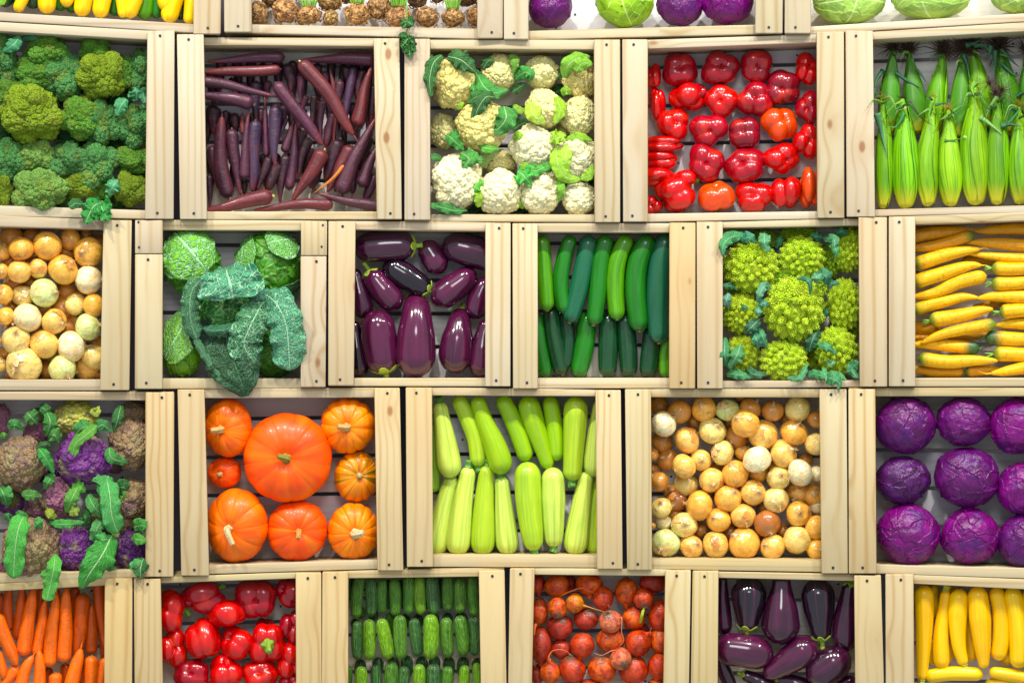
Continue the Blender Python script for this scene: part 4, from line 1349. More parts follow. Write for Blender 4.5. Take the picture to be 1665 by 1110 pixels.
crate('C5', 1560, 781, 'crate of nine red cabbages', 'red cabbages in rows of three', 'pine crate of nine glossy red cabbages in three rows',
      xt=(1378.8, 1423, 1697, 1742), xb=(1379.5, 1425, 1697, 1742), yt=(631.8, 630), yb=(932.5, 943), rt=(630.5, 629.5, 644, 644), rb=(917.5, 924, 931.8, 941), first=26, tints=(WAR, 1))
# bottom row
crate('D1', 58, 1085, 'orange carrot crate', 'orange carrots in their crate', 'pine crate of orange carrots cut by the photo, under the purple cauliflowers',
      xt=(-98, -53, 170.5, 216), xb=(-99, -54, 169, 215), yt=(952, 939.5), yb=(1230, 1230), rt=(951, 939, 963, 951.5), rb=(1214, 1214, 1230, 1230), tints=(1, YEL))
crate('D2', 370, 1080, 'pepper crate beside cucumbers', 'red bell peppers beside the cucumbers', 'pine crate of red bell peppers cut by the photo, below the pumpkin crate',
      xt=(217, 261, 481, 523), xb=(219, 267, 482, 524), yt=(940, 930.5), yb=(1225, 1222), rt=(938, 929.5, 947.6, 940), rb=(1208, 1206, 1224, 1222), pitch=60, first=8, tints=(CL, WAR))
crate('D3', 672, 1076, 'cucumber crate', 'cucumbers in their crate', 'pine crate of small cucumbers stacked in rows',
      xt=(523.6, 566, 778.7, 821), xb=(522, 566, 784, 826), yt=(929, 927), yb=(1222, 1222), rt=(927.5, 922.5, 939.7, 936.8), rb=(1205, 1205, 1221, 1221), pitch=60, tints=(WAR, WAR))
crate('D4', 976, 1075, 'beet crate', 'beets in their crate', 'pine crate of red and golden beets cut by the photo, knots along its posts',
      xt=(828.5, 869, 1082, 1124), xb=(824, 862, 1077, 1119), yt=(923.5, 926.5), yb=(1222, 1222), rt=(923, 925, 933.8, 935.8), rb=(1205, 1205, 1221, 1221), pitch=60, first=30)
crate('D5', 1281, 1077, 'lower eggplant crate', 'eggplants under the onion crate', 'pine crate of eggplants cut by the photo, under the onions by the red cabbages',
      xt=(1125.5, 1168, 1389, 1433), xb=(1121, 1166, 1392, 1441), yt=(927.5, 934.5), yb=(1224, 1224), rt=(928.5, 933, 939, 944), rb=(1207, 1208, 1223, 1224), pitch=60)
crate('D6', 1597, 1080, 'crate under the red cabbages', 'yellow squashes under the red cabbages', 'pine crate of yellow squashes cut by the photo, under the red cabbages',
      xt=(1439, 1485, 1706, 1752), xb=(1440, 1487, 1706, 1752), yt=(933, 945), yb=(1224, 1224), rt=(934, 943, 948.5, 959.5), rb=(1207, 1208, 1223, 1224), pitch=60)

# ------------------------------------------------------------------ A1 broccoli
c = CR['A1']; c.zoom(0, 0, 2.921); c.nrow = 4
G, GY, GB, GL = hx('74b43a'), hx('9cbc28'), hx('66ae5c'), hx('94c860')
bw_ = {G: 'green', GY: 'yellowish green', GB: 'bluish green', GL: 'light green'}
k = 0
for (x, y, rx, ry, col, d) in [
    (5, 290, 72, 125, GB, .055), (215, 250, 100, 95, G, .05), (165, 345, 95, 90, G, .05), (300, 370, 105, 115, GB, .055), (450, 250, 80, 70, G, .05), (485, 355, 112, 112, GY, .03), (580, 350, 70, 80, G, .05),
    (680, 340, 75, 110, GB, .06), (70, 450, 80, 75, G, .045), (150, 540, 140, 132, GY, .025), (390, 560, 105, 100, G, .035), (480, 590, 85, 110, GB, .04), (645, 600, 85, 105, GB, .05),
    (50, 765, 90, 100, GB, .045), (165, 740, 90, 85, GL, .045), (335, 770, 100, 95, GB, .04), (450, 790, 105, 110, GB, .04), (375, 880, 78, 70, GY, .03), (480, 890, 60, 62, G, .045), (650, 770, 105, 75, G, .05), (625, 905, 76, 84, GY, .035),
    (5, 905, 55, 88, GY, .035), (185, 905, 117, 103, GL, .018), (310, 940, 60, 45, GB, .06), (330, 455, 70, 60, GB, .075), (560, 470, 60, 60, GB, .078), (340, 650, 70, 60, GB, .078), (10, 610, 60, 70, GB, .078), (560, 700, 70, 60, GB, .08), (540, 960, 60, 40, GB, .078)]:
    e = ballthing(c, 'broccoli_head', x, y, rx * 1.08, ry * 1.08, brocc(k % 4), M['broccoli'], jit(col, 0.08), (R.uniform(-.4, .4), -1, R.uniform(-.4, .4)), d if d > .07 else d * .82, word=bw_[col], what='broccoli head', cat_='broccoli', depthk=0.9, partname='buds')
    k += 1
    if k == 1:
        leaf(e, c, [(95, 175, .01), (60, 215, .0), (15, 245, .01)], 62, hx('2f8f6e'), 'leaf_blue', curl=0.5)
    if k == 2:
        leaf(e, c, [(100, 185, .03), (160, 178, .02), (200, 195, .03)], 30, hx('1f7a5e'), 'leaf_blue', curl=0.4)
    if k == 13:
        leaf(e, c, [(600, 470, .0), (575, 500, -.005), (555, 550, .0)], 62, hx('3a9a78'), 'leaf_blue', curl=0.5)
        leaf(e, c, [(650, 480, .01), (648, 440, .0), (640, 415, .0)], 70, hx('35906e'), 'leaf_blue', curl=0.7, ruf=0.3)
        leaf(e, c, [(690, 490, .02), (680, 440, .01), (690, 420, .01)], 40, hx('2b8064'), 'leaf_blue', curl=0.4)
    if k == 21:
        leaf(e, c, [(560, 855, .0), (535, 885, -.005), (515, 930, .005)], 62, hx('49a88a'), 'leaf_blue', curl=0.6, ruf=0.3)
    if k == 18:
        leaf(e, c, [(480, 960, -.015), (440, 985, -.025), (405, 1062, -.018)], 88, hx('1f9a58'), 'leaf', curl=0.5, ruf=0.35, name='hanging_leaf')
        leaf(e, c, [(470, 955, -.015), (490, 1000, -.026), (515, 1050, -.018)], 80, hx('26a05e'), 'leaf', curl=-0.5, ruf=0.4, name='hanging_leaf')
        leaf(e, c, [(465, 955, -.015), (462, 1000, -.030), (455, 1045, -.020)], 66, hx('2fae6a'), 'leaf', curl=0.6, ruf=0.35, name='hanging_leaf')
        leaf(e, c, [(330, 985, .0), (360, 965, -.01), (400, 975, -.012)], 44, hx('187048'), 'leaf', curl=0.4)

# ------------------------------------------------------------------ A2 purple carrots
c = CR['A2']; c.zoom(280, 0, 2.92); c.nrow = 6
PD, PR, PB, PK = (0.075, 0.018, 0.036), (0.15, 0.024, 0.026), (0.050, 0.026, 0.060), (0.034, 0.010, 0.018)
pw = {PD: 'dark purple', PR: 'reddish purple', PB: 'bluish purple', PK: 'blackish purple'}
CA2 = [
    ([(535, 272), (350, 280), (165, 294)], 52, PD, .03), ([(515, 330), (340, 340), (150, 345)], 50, PR, .03), ([(970, 285), (800, 282), (618, 285)], 64, PD, .03),
    ([(100, 385), (250, 400), (380, 432), (500, 462)], 52, PD, .022), ([(388, 497), (260, 462), (100, 450)], 66, PD, .025), ([(490, 392), (600, 540), (716, 692)], 62, PD, .008), ([(606, 292), (740, 450), (820, 580), (862, 645)], 66, PR, .006),
    ([(478, 932), (330, 960), (150, 1003)], 72, PR, .018), ([(765, 972), (600, 972), (385, 998)], 54, PR, .02), ([(1000, 985), (840, 955), (690, 918)], 54, PD, .016), ([(722, 712), (650, 830), (572, 952)], 74, PR, .018),
    ([(268, 942), (225, 740), (236, 552)], 66, PD, .035), ([(283, 612), (295, 760), (325, 926)], 60, PD, .035), ([(342, 852), (345, 700), (364, 532)], 46, PD, .030), ([(338, 640), (336, 600), (332, 538)], 26, PR, .045), ([(396, 572), (388, 740), (380, 912)], 56, PB, .035),
    ([(200, 500), (195, 560), (200, 640)], 76, PK, .055), ([(188, 690), (205, 790), (225, 900)], 52, PD, .045), ([(178, 830), (178, 990)], 34, PK, .05), ([(446, 745), (445, 600), (438, 462)], 36, PD, .042), ([(495, 502), (482, 640), (490, 795)], 62, PB, .030),
    ([(465, 745), (430, 830), (405, 905)], 48, PK, .042), ([(500, 775), (480, 840), (458, 905)], 52, PK, .040), ([(545, 305), (560, 380), (565, 440)], 66, PK, .05), ([(400, 385), (395, 470), (400, 580)], 56, PB, .055), ([(602, 352), (610, 410), (612, 490)], 38, PD, .05),
    ([(556, 902), (575, 740), (590, 582)], 46, PD, .035), ([(652, 655), (620, 740), (596, 850)], 48, PK, .042), ([(540, 735), (522, 850), (512, 962)], 50, PK, .042), ([(532, 725), (555, 650), (570, 595)], 42, PD, .040), ([(675, 452), (668, 520), (665, 592)], 32, PK, .05),
    ([(712, 475), (706, 560), (705, 650)], 38, PD, .048), ([(765, 470), (762, 400), (748, 328)], 26, PR, .04), ([(795, 382), (790, 440), (785, 515)], 44, PD, .042), ([(826, 315), (830, 360), (836, 415)], 44, PK, .052), ([(862, 318), (835, 470), (800, 622)], 40, PB, .045),
    ([(905, 330), (890, 390), (878, 470)], 38, PK, .05), ([(872, 608), (910, 450), (945, 320)], 68, PR, .028), ([(952, 400), (950, 480), (944, 590)], 46, PK, .05), ([(772, 535), (745, 620), (728, 700)], 44, PD, .045), ([(778, 560), (770, 640), (766, 690)], 22, PR, .035),
    ([(800, 662), (760, 760), (728, 860)], 70, PK, .042), ([(852, 690), (800, 800), (735, 912)], 68, PR, .030), ([(795, 920), (875, 740), (965, 562)], 74, PD, .016), ([(930, 640), (912, 700), (900, 770)], 66, PK, .045), ([(892, 887), (930, 800), (975, 690)], 64, PD, .026),
    ([(970, 830), (940, 890), (912, 955)], 50, PD, .038), ([(865, 790), (858, 850), (855, 922)], 44, PK, .045), ([(695, 795), (682, 840), (665, 900)], 48, PK, .045), ([(640, 455), (628, 490), (615, 525)], 34, PD, .045), ([(722, 340), (725, 380), (728, 430)], 48, PD, .05),
    ([(690, 300), (692, 350), (690, 410)], 44, PK, .055), ([(300, 540), (298, 580), (300, 620)], 50, PK, .055), ([(255, 525), (250, 570), (246, 620)], 34, PK, .055), ([(340, 390), (335, 420), (330, 440)], 44, PD, .055), ([(280, 370), (282, 400), (285, 430)], 46, PK, .058),
    ([(460, 385), (450, 430), (452, 470)], 40, PD, .055), ([(745, 590), (735, 640), (722, 690)], 36, PK, .05), ([(620, 600), (612, 660), (606, 720)], 50, PK, .055), ([(655, 700), (650, 740), (640, 780)], 40, PK, .055), ([(880, 740), (890, 780), (900, 820)], 40, PK, .055), ([(530, 500), (528, 560), (515, 620)], 44, PK, .055),
    ([(545, 560), (520, 620), (505, 680)], 22, PD, .04), ([(430, 640), (440, 690), (445, 730)], 44, PK, .055), ([(345, 860), (342, 890), (340, 930)], 34, PK, .05), ([(750, 490), (748, 520), (740, 560)], 34, PK, .055)]
for i, (pts, w, col, d) in enumerate(CA2):
    cc = jit(col, 0.18)
    orange = i in (5, 8)
    e = carrot(c, 'purple_carrot', pts, w * 1.06, cc, pw[col], 'purple carrot', M['carrot_purple'], d=d, ctrl=CARROT if R.random() < 0.6 else BLUNT, root=True, bendy=0.12,
               crown=((0.62, 0.55, 0.10), 5, 0.35) if i in (7, 8, 6, 10) else ((0.12, 0.07, 0.05), 4, 0.3))
carrot(c, 'purple_carrot', [(815, 785), (760, 850), (672, 918)], 19, (0.62, 0.22, 0.03), 'thin yellow-orange', 'carrot', M['carrot_purple'], d=.012, bendy=0.1)
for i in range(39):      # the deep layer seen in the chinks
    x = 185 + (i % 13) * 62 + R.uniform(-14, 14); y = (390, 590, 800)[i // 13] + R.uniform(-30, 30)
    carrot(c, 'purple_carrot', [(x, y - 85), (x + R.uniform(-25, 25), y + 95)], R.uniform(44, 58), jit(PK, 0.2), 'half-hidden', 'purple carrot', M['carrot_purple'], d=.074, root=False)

# ------------------------------------------------------------------ A3 cauliflowers
c = CR['A3']; c.zoom(650, 0, 2.921); c.nrow = 5
CY, CC, CW, CG = hx('eedc88'), hx('f2e6a4'), hx('f8f0c4'), hx('dcd492')
DG, LGc, LIME = hx('1f6b3a'), hx('3f9c3c'), hx('9fd02a')
cw = {CY: 'yellowish', CC: 'cream', CW: 'white', CG: 'greyish cream'}
def fl(e, pts, w, col, **k):
    leaf(e, c, pts, w, col, k.pop('mat', 'leaf'), **k)
H = {}
for i, (x, y, rx, ry, col, d) in enumerate([
    (262, 392, 106, 126, CY, .03), (470, 345, 82, 90, CC, .045), (672, 345, 76, 84, CC, .045), (855, 370, 82, 92, CY, .045), (205, 622, 62, 86, CG, .06), (393, 597, 126, 116, CY, .022), (685, 515, 86, 96, CC, .035), (853, 550, 82, 98, CC, .04),
    (770, 635, 36, 42, CG, .065), (635, 702, 106, 106, CW, .025), (832, 757, 102, 110, CW, .03), (272, 862, 123, 130, CW, .020), (475, 772, 80, 58, CC, .055), (475, 915, 110, 107, CW, .018), (665, 920, 96, 102, CW, .025), (850, 942, 84, 82, CW, .03)]):
    e = ballthing(c, 'cauliflower', x, y, rx * 1.05, ry * 1.05, cauli(i % 4), M['cauliflower'], jit(col, 0.04), (R.uniform(-.35, .35), -1, R.uniform(-.35, .35)), d, word=cw[col], what='cauliflower', cat_='cauliflower', depthk=0.95, partname='curd')
    H[i] = e
fl(H[0], [(200, 262, -.005), (160, 300, -.016), (142, 380, -.014), (150, 462, -.006)], 62, DG, curl=0.5, ruf=.3, shape='oval')
fl(H[0], [(228, 268, -.012), (290, 285, -.022), (362, 345, -.012)], 88, DG, curl=0.5, ruf=.25)
fl(H[0], [(345, 400, .0), (350, 430, -.005), (330, 440, .0)], 30, LGc)
fl(H[1], [(395, 330, .02), (420, 290, .01), (450, 288, .01)], 46, DG, curl=.4)
fl(H[1], [(520, 262, .02), (545, 290, .01), (540, 350, .02)], 46, hx('7fb83a'), curl=.5)
fl(H[1], [(370, 355, .01), (400, 410, -.008), (450, 440, -.012), (515, 425, .0)], 74, LGc, curl=.5, ruf=.15)
fl(H[1], [(360, 330, .02), (370, 390, .01), (375, 425, .02)], 50, DG, curl=.5)
fl(H[2], [(545, 380, .03), (590, 345, .01), (620, 355, .0), (612, 392, .01)], 60, LGc, curl=.5, ruf=.2)
fl(H[2], [(530, 440, .04), (600, 395, .03)], 44, DG)
fl(H[2], [(745, 380, .04), (765, 340, .03), (770, 320, .03)], 50, DG)
fl(H[3], [(785, 372, .01), (800, 310, -.005), (850, 275, -.008), (905, 270, .005)], 70, hx('8cc43a'), curl=.6)
fl(H[3], [(835, 340, -.005), (870, 300, -.012), (915, 305, -.005)], 62, hx('86c030'), curl=.4)
fl(H[3], [(770, 452, .01), (790, 430, .0), (812, 450, .01)], 40, LIME, curl=.4)
fl(H[5], [(455, 462, -.02), (410, 462, -.035), (370, 520, -.028), (352, 590, -.014)], 66, DG, curl=.5, ruf=.2)
fl(H[5], [(320, 490, -.01), (380, 455, -.025), (450, 470, -.02)], 50, hx('25803f'), curl=.5, ruf=.2)
fl(H[5], [(495, 505, -.02), (505, 560, -.035), (470, 610, -.025), (440, 618, -.015)], 100, hx('3a9a58'), curl=.5, ruf=.2)
fl(H[5], [(375, 690, -.0), (420, 705, -.01), (472, 705, -.005)], 48, hx('6cc040'), curl=.4)
fl(H[5], [(275, 520, .0), (290, 500, -.005), (305, 485, .0)], 26, LIME)
fl(H[6], [(620, 480, .01), (640, 545, -.012), (690, 590, -.006)], 80, hx('bcd84a'), curl=.5)
fl(H[6], [(745, 460, .01), (762, 520, .0), (735, 590, .0)], 60, hx('a8d030'), curl=.5)
fl(H[6], [(540, 500, .03), (570, 525, .02), (610, 520, .02)], 36, hx('9ac43a'))
fl(H[9], [(535, 660, .0), (565, 650, -.01), (588, 690, .0)], 46, LIME, curl=.5)
fl(H[9], [(660, 805, .0), (700, 790, -.01), (725, 765, .0)], 40, hx('4fae3a'), curl=.4)
fl(H[9], [(715, 660, .0), (745, 655, -.012), (790, 640, .0)], 66, hx('b4e03a'), curl=.6, ruf=.35)
fl(H[9], [(570, 790, -.0), (600, 790, -.01), (625, 795, .0)], 34, LIME)
fl(H[10], [(745, 700, .0), (750, 770, -.018), (790, 840, -.012), (860, 855, .0)], 74, hx('aadb3c'), curl=.6)
fl(H[10], [(800, 690, .0), (785, 750, -.018), (800, 810, -.012)], 66, hx('b8e24a'), curl=.4)
fl(H[10], [(790, 668, .01), (850, 650, .0), (915, 668, .01)], 44, hx('9bd032'), curl=.4)
fl(H[10], [(860, 850, .0), (900, 830, -.005), (918, 780, .01)], 46, hx('a6d83a'), curl=.4)
fl(H[11], [(290, 725, -.005), (330, 755, -.022), (300, 800, -.02)], 72, hx('3fa05c'), curl=.5, ruf=.3)
fl(H[11], [(320, 740, -.005), (365, 755, -.02), (398, 760, -.01)], 56, hx('4bb06a'), curl=.4, ruf=.3)
fl(H[11], [(148, 750, .01), (175, 748, .0), (205, 765, .01)], 36, hx('2f8f58'))
fl(H[11], [(385, 850, .0), (355, 890, -.012), (335, 960, .0)], 62, hx('62c03a'), curl=.5, ruf=.4)
fl(H[11], [(148, 975, .0), (200, 985, -.015), (260, 1000, -.01), (320, 1000, .0)], 44, hx('2a9358'), curl=.5, ruf=.3)
fl(H[4], [(222, 640, .0), (250, 660, -.014), (305, 715, -.005)], 62, hx('2f9a50'), curl=.6, ruf=.25)
fl(H[4], [(270, 615, .01), (255, 650, .0), (240, 700, .01)], 40, DG)
fl(H[12], [(400, 800, .03), (410, 750, .02), (470, 715, .03)], 50, hx('b6cf7a'))
fl(H[13], [(372, 985, .0), (378, 930, -.01), (392, 880, .0)], 44, hx('b9e23a'), curl=.5)
fl(H[14], [(560, 810, .0), (590, 835, -.02), (625, 880, -.01)], 80, hx('4fbb4a'), curl=.5, ruf=.4)
fl(H[14], [(575, 800, .01), (650, 810, -.012), (720, 775, .0)], 52, hx('5cc04a'), curl=.5, ruf=.35)
fl(H[14], [(750, 850, .0), (768, 900, -.005), (755, 960, .01)], 36, hx('8fd03a'))
fl(H[14], [(590, 990, .02), (570, 960, .01), (580, 920, .02)], 34, hx('9bd03a'))
fl(H[15], [(765, 880, .03), (775, 870, .02), (800, 865, .03)], 30, LGc)
fl(H[7], [(780, 480, .02), (775, 520, .02), (770, 570, .03)], 26, hx('4f9a3a'))
for (x, y) in ((560, 600), (740, 440), (740, 840), (520, 540), (350, 1010), (890, 870), (420, 1010), (560, 1015)):
    fl(H[9], [(x - 20, y + 15, .07), (x + 30, y - 15, .065), (x + 60, y - 5, .07)], 60, DG)

# ------------------------------------------------------------------ A4 bell peppers by the corn
c = CR['A4']; c.zoom(1000, 0, 2.92); c.nrow = 6
for a in [
    (305, 328, 88, 80, 'd'), (503, 325, 90, 80, 'd'), (675, 318, 78, 80, 'd'), (915, 332, 64, 76, 'r', (.3, -.8, .4)), (180, 362, 38, 64, 'r', (-.2, -.5, .8)), (200, 490, 40, 78, 'r', (0, -.35, 1), True),
    (345, 468, 86, 72, 'r', (-.1, -.35, -1), False, 3), (500, 478, 78, 78, 'r'), (665, 476, 86, 82, 'd'), (800, 418, 86, 82, 'k'), (918, 510, 60, 76, 'd'),
    (280, 590, 80, 78, 'r'), (445, 620, 88, 80, 'd'), (615, 632, 78, 78, 'k'), (785, 590, 84, 84, 'o', (.3, -.8, .4)), (915, 672, 64, 82, 'r'),
    (238, 690, 104, 42, 'r', (1, -.3, -.05), False, 3), (225, 758, 88, 46, 'r', (1, -.3, 0), False, 3), (430, 777, 87, 90, 'd'), (618, 787, 99, 86, 'd', None, False, 5), (795, 756, 84, 74, 'r', (.3, -.8, -.2)),
    (190, 840, 100, 48, 'r', (-1, -.3, 0), False, 3), (285, 918, 106, 92, 'r', (-.75, -.25, -.6), True, 5), (478, 930, 90, 82, 'o', (0, -.5, 1), True, 4), (660, 930, 90, 78, 'r'), (818, 917, 70, 87, 'r', (.1, -.3, -1), False, 3),
    (925, 902, 54, 104, 'o', (.1, -.3, -1), True, 3), (180, 975, 44, 44, 'r'), (395, 430, 40, 40, 'd', (.6, -.5, .6)), (325, 850, 60, 50, 'r', (-.6, -.5, .6))]:
    x, y, rx, ry, tn = a[:5]
    ax = a[5] if len(a) > 5 else None
    pepper(c, x, y, rx * 1.04, ry * 1.04, tn, ax, a[6] if len(a) > 6 else False, a[7] if len(a) > 7 else None, d=0.05 if y > 800 and x > 280 else 0.055)

# ------------------------------------------------------------------ A5 corn
c = CR['A5']; c.zoom(1265, 0, 2.92); c.nrow = 2
CG1, CG2, CD = (0.18, 0.42, 0.014), (0.27, 0.52, 0.020), (0.07, 0.23, 0.015)
SK, SY = (0.07, 0.032, 0.02), (0.42, 0.33, 0.03)
dk = hx('1d5e3a')
for (pts, w, col, wd, silk, fl_) in [
    ([(520, 640), (530, 480), (547, 228)], 98, CD, 'dark green', (SK, .5, 102), [([(500, 330), (470, 380), (455, 450)], 24, dk)]),
    ([(655, 640), (645, 480), (622, 240)], 100, CD, 'dark green', (SK, .5, 120), [([(560, 345), (620, 390), (700, 432)], 22, dk), ([(660, 330), (690, 370), (715, 410)], 14, dk)]),
    ([(735, 640), (752, 480), (785, 245)], 92, CG1, 'mid green', (SK, .6, 120), []),
    ([(850, 660), (862, 520), (882, 240)], 100, CD, 'mottled green', (SK, .6, 138), [([(1010, 215), (1000, 260), (975, 300)], 30, dk), ([(880, 260), (900, 310), (910, 380)], 24, dk)]),
    ([(975, 620), (955, 440), (925, 232)], 100, CG1, 'mid green', (SK, .5, 120), [([(930, 215), (980, 215), (1010, 250)], 30, dk), ([(890, 215), (930, 205), (960, 190)], 34, dk)]),
    ([(1095, 640), (1090, 460), (1052, 225)], 104, CD, 'dark green', (SK, .6, 132), [([(1060, 235), (1120, 300), (1160, 330)], 20, dk), ([(1030, 240), (1035, 300), (1020, 360)], 30, dk), ([(1060, 300), (1130, 360), (1165, 320)], 20, dk)]),
    ([(1200, 640), (1190, 460), (1178, 240)], 84, CD, 'dark green', (SK, .5, 90), [([(1130, 460), (1160, 440), (1190, 440)], 24, dk)])]:
    corn(c, pts, w, jit(col, .06), wd, d=.062, silk=silk, flags=[(p, q, r_) for p, q, r_ in fl_])
for (pts, w, col, wd, silk, fl_) in [
    ([(497, 992), (505, 760), (493, 462)], 84, CG1, 'narrow green', (SY, .26, 26), [([(470, 540), (490, 640), (518, 750)], 34, hx('5f9a6a')), ([(460, 445), (500, 440), (530, 445)], 14, dk)]),
    ([(602, 992), (605, 760), (590, 466)], 122, CG1, 'bright green', (SK, .22, 20), [([(590, 480), (550, 500), (510, 545)], 16, hx('86b44a')), ([(600, 540), (560, 600), (530, 600)], 24, hx('2c8a3e')), ([(620, 480), (680, 560), (740, 600)], 14, (0.03, 0.02, 0.01)), ([(600, 520), (612, 500), (605, 540)], 14, hx('c0d870'))]),
    ([(710, 982), (710, 760), (735, 458)], 104, CG2, 'yellowish green', (SY, .2, 26), [([(730, 480), (715, 540), (720, 590)], 26, hx('6fae2c')), ([(745, 500), (790, 490), (830, 500)], 14, dk)]),
    ([(820, 982), (818, 760), (808, 520)], 112, CG2, 'ridged yellow-green', (SY, .28, 40), [([(790, 668), (830, 668), (880, 655)], 14, hx('2c7a2e')), ([(830, 530), (860, 510), (900, 485)], 18, hx('5aa03a'))]),
    ([(935, 976), (932, 740), (935, 412)], 128, CG2, 'tall bright green', (SY, .24, 30), [([(940, 390), (925, 420), (930, 455)], 34, hx('7cc03a')), ([(880, 650), (910, 665), (935, 720)], 18, hx('a8d060')), ([(950, 440), (980, 480), (990, 500)], 18, hx('5aa03a'))]),
    ([(1038, 974), (1042, 740), (1040, 452)], 106, CG1, 'yellow-based dark green', (SK, .42, 60), [([(1040, 460), (1010, 500), (985, 560)], 20, hx('8cc060')), ([(960, 555), (1010, 590), (1065, 638)], 26, hx('8abf6a')), ([(1065, 600), (1100, 590), (1160, 600)], 26, dk)]),
    ([(1148, 972), (1148, 760), (1142, 505)], 108, CG2, 'pale yellow-green', (SY, .3, 30), [([(1060, 600), (1110, 570), (1160, 500)], 24, hx('2f8a4a'))])]:
    corn(c, pts, w, jit(col, .06), wd, d=.040, silk=silk, flags=[(p, q, r_) for p, q, r_ in fl_])
e = c.items[11]['o']
for (px_, py_, cc) in ((1000, 400, SK), (1060, 430, SK)):
    tuft(e, 'silk', 60, .022, .0004, M['silk'], cc, c.P(px_, py_, .02) - (c.Mi @ e.matrix_world.translation), axis_rot((.5, -.6, .6)), 2.2, 5, 1.6)

# ------------------------------------------------------------------ B1 onions
c = CR['B1']; c.zoom(0, 340, 3.582); c.nrow = 6
for a in [(68, 165, 66, 'b', -1), (190, 165, 56, 'b', -1), (275, 214, 80, 'o', 1), (408, 177, 62, 'o', 0), (515, 250, 85, 'o', 1), (125, 230, 73, 'o', 1), (15, 250, 50, 'o', 0), (585, 190, 40, 'b', -1), (385, 250, 55, 'b', -1), (500, 150, 40, 'b', -1),
          (8, 362, 42, 'o', 1), (113, 365, 65, 'a', 1), (223, 347, 57, 'a', 1), (367, 352, 86, 'o', 1), (515, 410, 80, 'w', 1), (80, 430, 62, 'b', -1), (390, 472, 60, 'b', -1), (180, 420, 50, 'b', -1), (200, 290, 50, 'b', -1), (60, 300, 50, 'b', -1),
          (20, 497, 55, 'o', 1), (132, 507, 62, 'y', 0), (257, 487, 80, 'g', 1), (440, 552, 65, 'y', 0), (545, 560, 67, 'o', 1), (365, 575, 70, 'b', -1), (250, 575, 60, 'b', -1), (480, 490, 45, 'b', -1), (60, 570, 40, 'b', -1),
          (30, 622, 53, 'o', 1), (160, 632, 83, 'w', 1), (315, 655, 73, 'a', 1), (512, 688, 75, 'g', 1), (410, 690, 62, 'b', -1), (75, 700, 50, 'b', -1), (235, 710, 52, 'y', -1), (440, 640, 45, 'b', -1),
          (95, 762, 80, 'y', 1), (257, 785, 80, 'a', 1), (413, 800, 88, 'w', 1), (550, 862, 75, 'y', 0), (545, 780, 55, 'b', -1), (0, 765, 20, 'o', 0), (35, 830, 45, 'b', -1), (170, 840, 50, 'b', -1),
          (140, 908, 102, 'y', 1), (-5, 905, 42, 'y', 0), (362, 930, 78, 'g', 1), (500, 920, 82, 'a', -1), (275, 935, 58, 'b', -1), (320, 860, 46, 'y', -1), (570, 960, 30, 'b', -1), (60, 970, 30, 'b', -1)]:
    onion(c, *a[:4], layer=a[4])

# ------------------------------------------------------------------ B2 savoy cabbages
c = CR['B2']; c.zoom(210, 340, 3.579)
SV = hx('5fa82c')
def savoy(x, y, rx, ry, seed, roll, axis, d, label, col=SV, mat='savoy'):
    return ballthing(c, 'savoy_cabbage', x, y, rx, ry, lib(('sav', seed), lambda: cabbage_head(seed, 7, 7, 0.045, 0.035, 0.035)), M[mat], col, axis, d, roll=roll, word='', what='', cat_='cabbage', label=label, depthk=0.85)
def cap_leaf(root, nm, cx, cy, rx, ry, c0, c1, half, d0, col, mat='savoy_leaf', lift=1.05, label=None, seed=1, ruf=.03):
    """a blade lying on the ball seen at (cx, cy): from direction c0 to c1 (x, z in ball radii), half-width in radii"""
    nl, nw = 34, 26
    base = c.Mi @ root.matrix_world.translation
    sx, sz = c.S(rx, d0), c.S(ry, d0)
    rr = np.random.RandomState(seed)
    v = np.linspace(0, 1, nl); u = np.linspace(-1, 1, nw + 1)
    U, W = np.meshgrid(u, v)
    c0 = np.array(c0); c1 = np.array(c1); ax = c1 - c0; L = np.linalg.norm(ax); ax = ax / L; pp = np.array([-ax[1], ax[0]])
    wp = np.sin(np.pi * np.clip(W * 0.86 + 0.09, 0, 1)) ** 0.6
    X = c0[0] + ax[0] * W * L + pp[0] * U * half * wp; Z = c0[1] + ax[1] * W * L + pp[1] * U * half * wp
    rad = np.sqrt(X ** 2 + Z ** 2)
    ang = np.minimum(rad, 2.4) * 1.05
    k = np.sin(np.clip(ang, 0, 2.2)) / np.maximum(rad, 1e-6)
    e = np.maximum(np.abs(U), np.abs(2 * W - 1)) ** 6
    r = lift + 0.05 * e + ruf * e * np.sin(U * 13 + W * 17 + seed) + 0.012 * np.sin(U * 21 + seed) * np.sin(W * 25)
    P = np.stack([X * k * sx * r, -np.cos(np.clip(ang, 0, 2.2)) * (sx + sz) / 2 * 0.85 * r, Z * k * sz * r], 2).reshape(-1, 3)
    m = nw + 1
    i = np.arange(nl - 1)[:, None] * m; j = np.arange(nw)[None, :]
    Fq = np.stack([i + j, i + j + 1, i + m + j + 1, i + m + j], 2).reshape(-1, 4)
    tc = np.stack([U.ravel(), W.ravel(), W.ravel() * L / half * 1.2], 1)
    return part(root, nm, mesh(nm, P, [Fq], tc), M[mat], col, solid=0.0012, label=label)

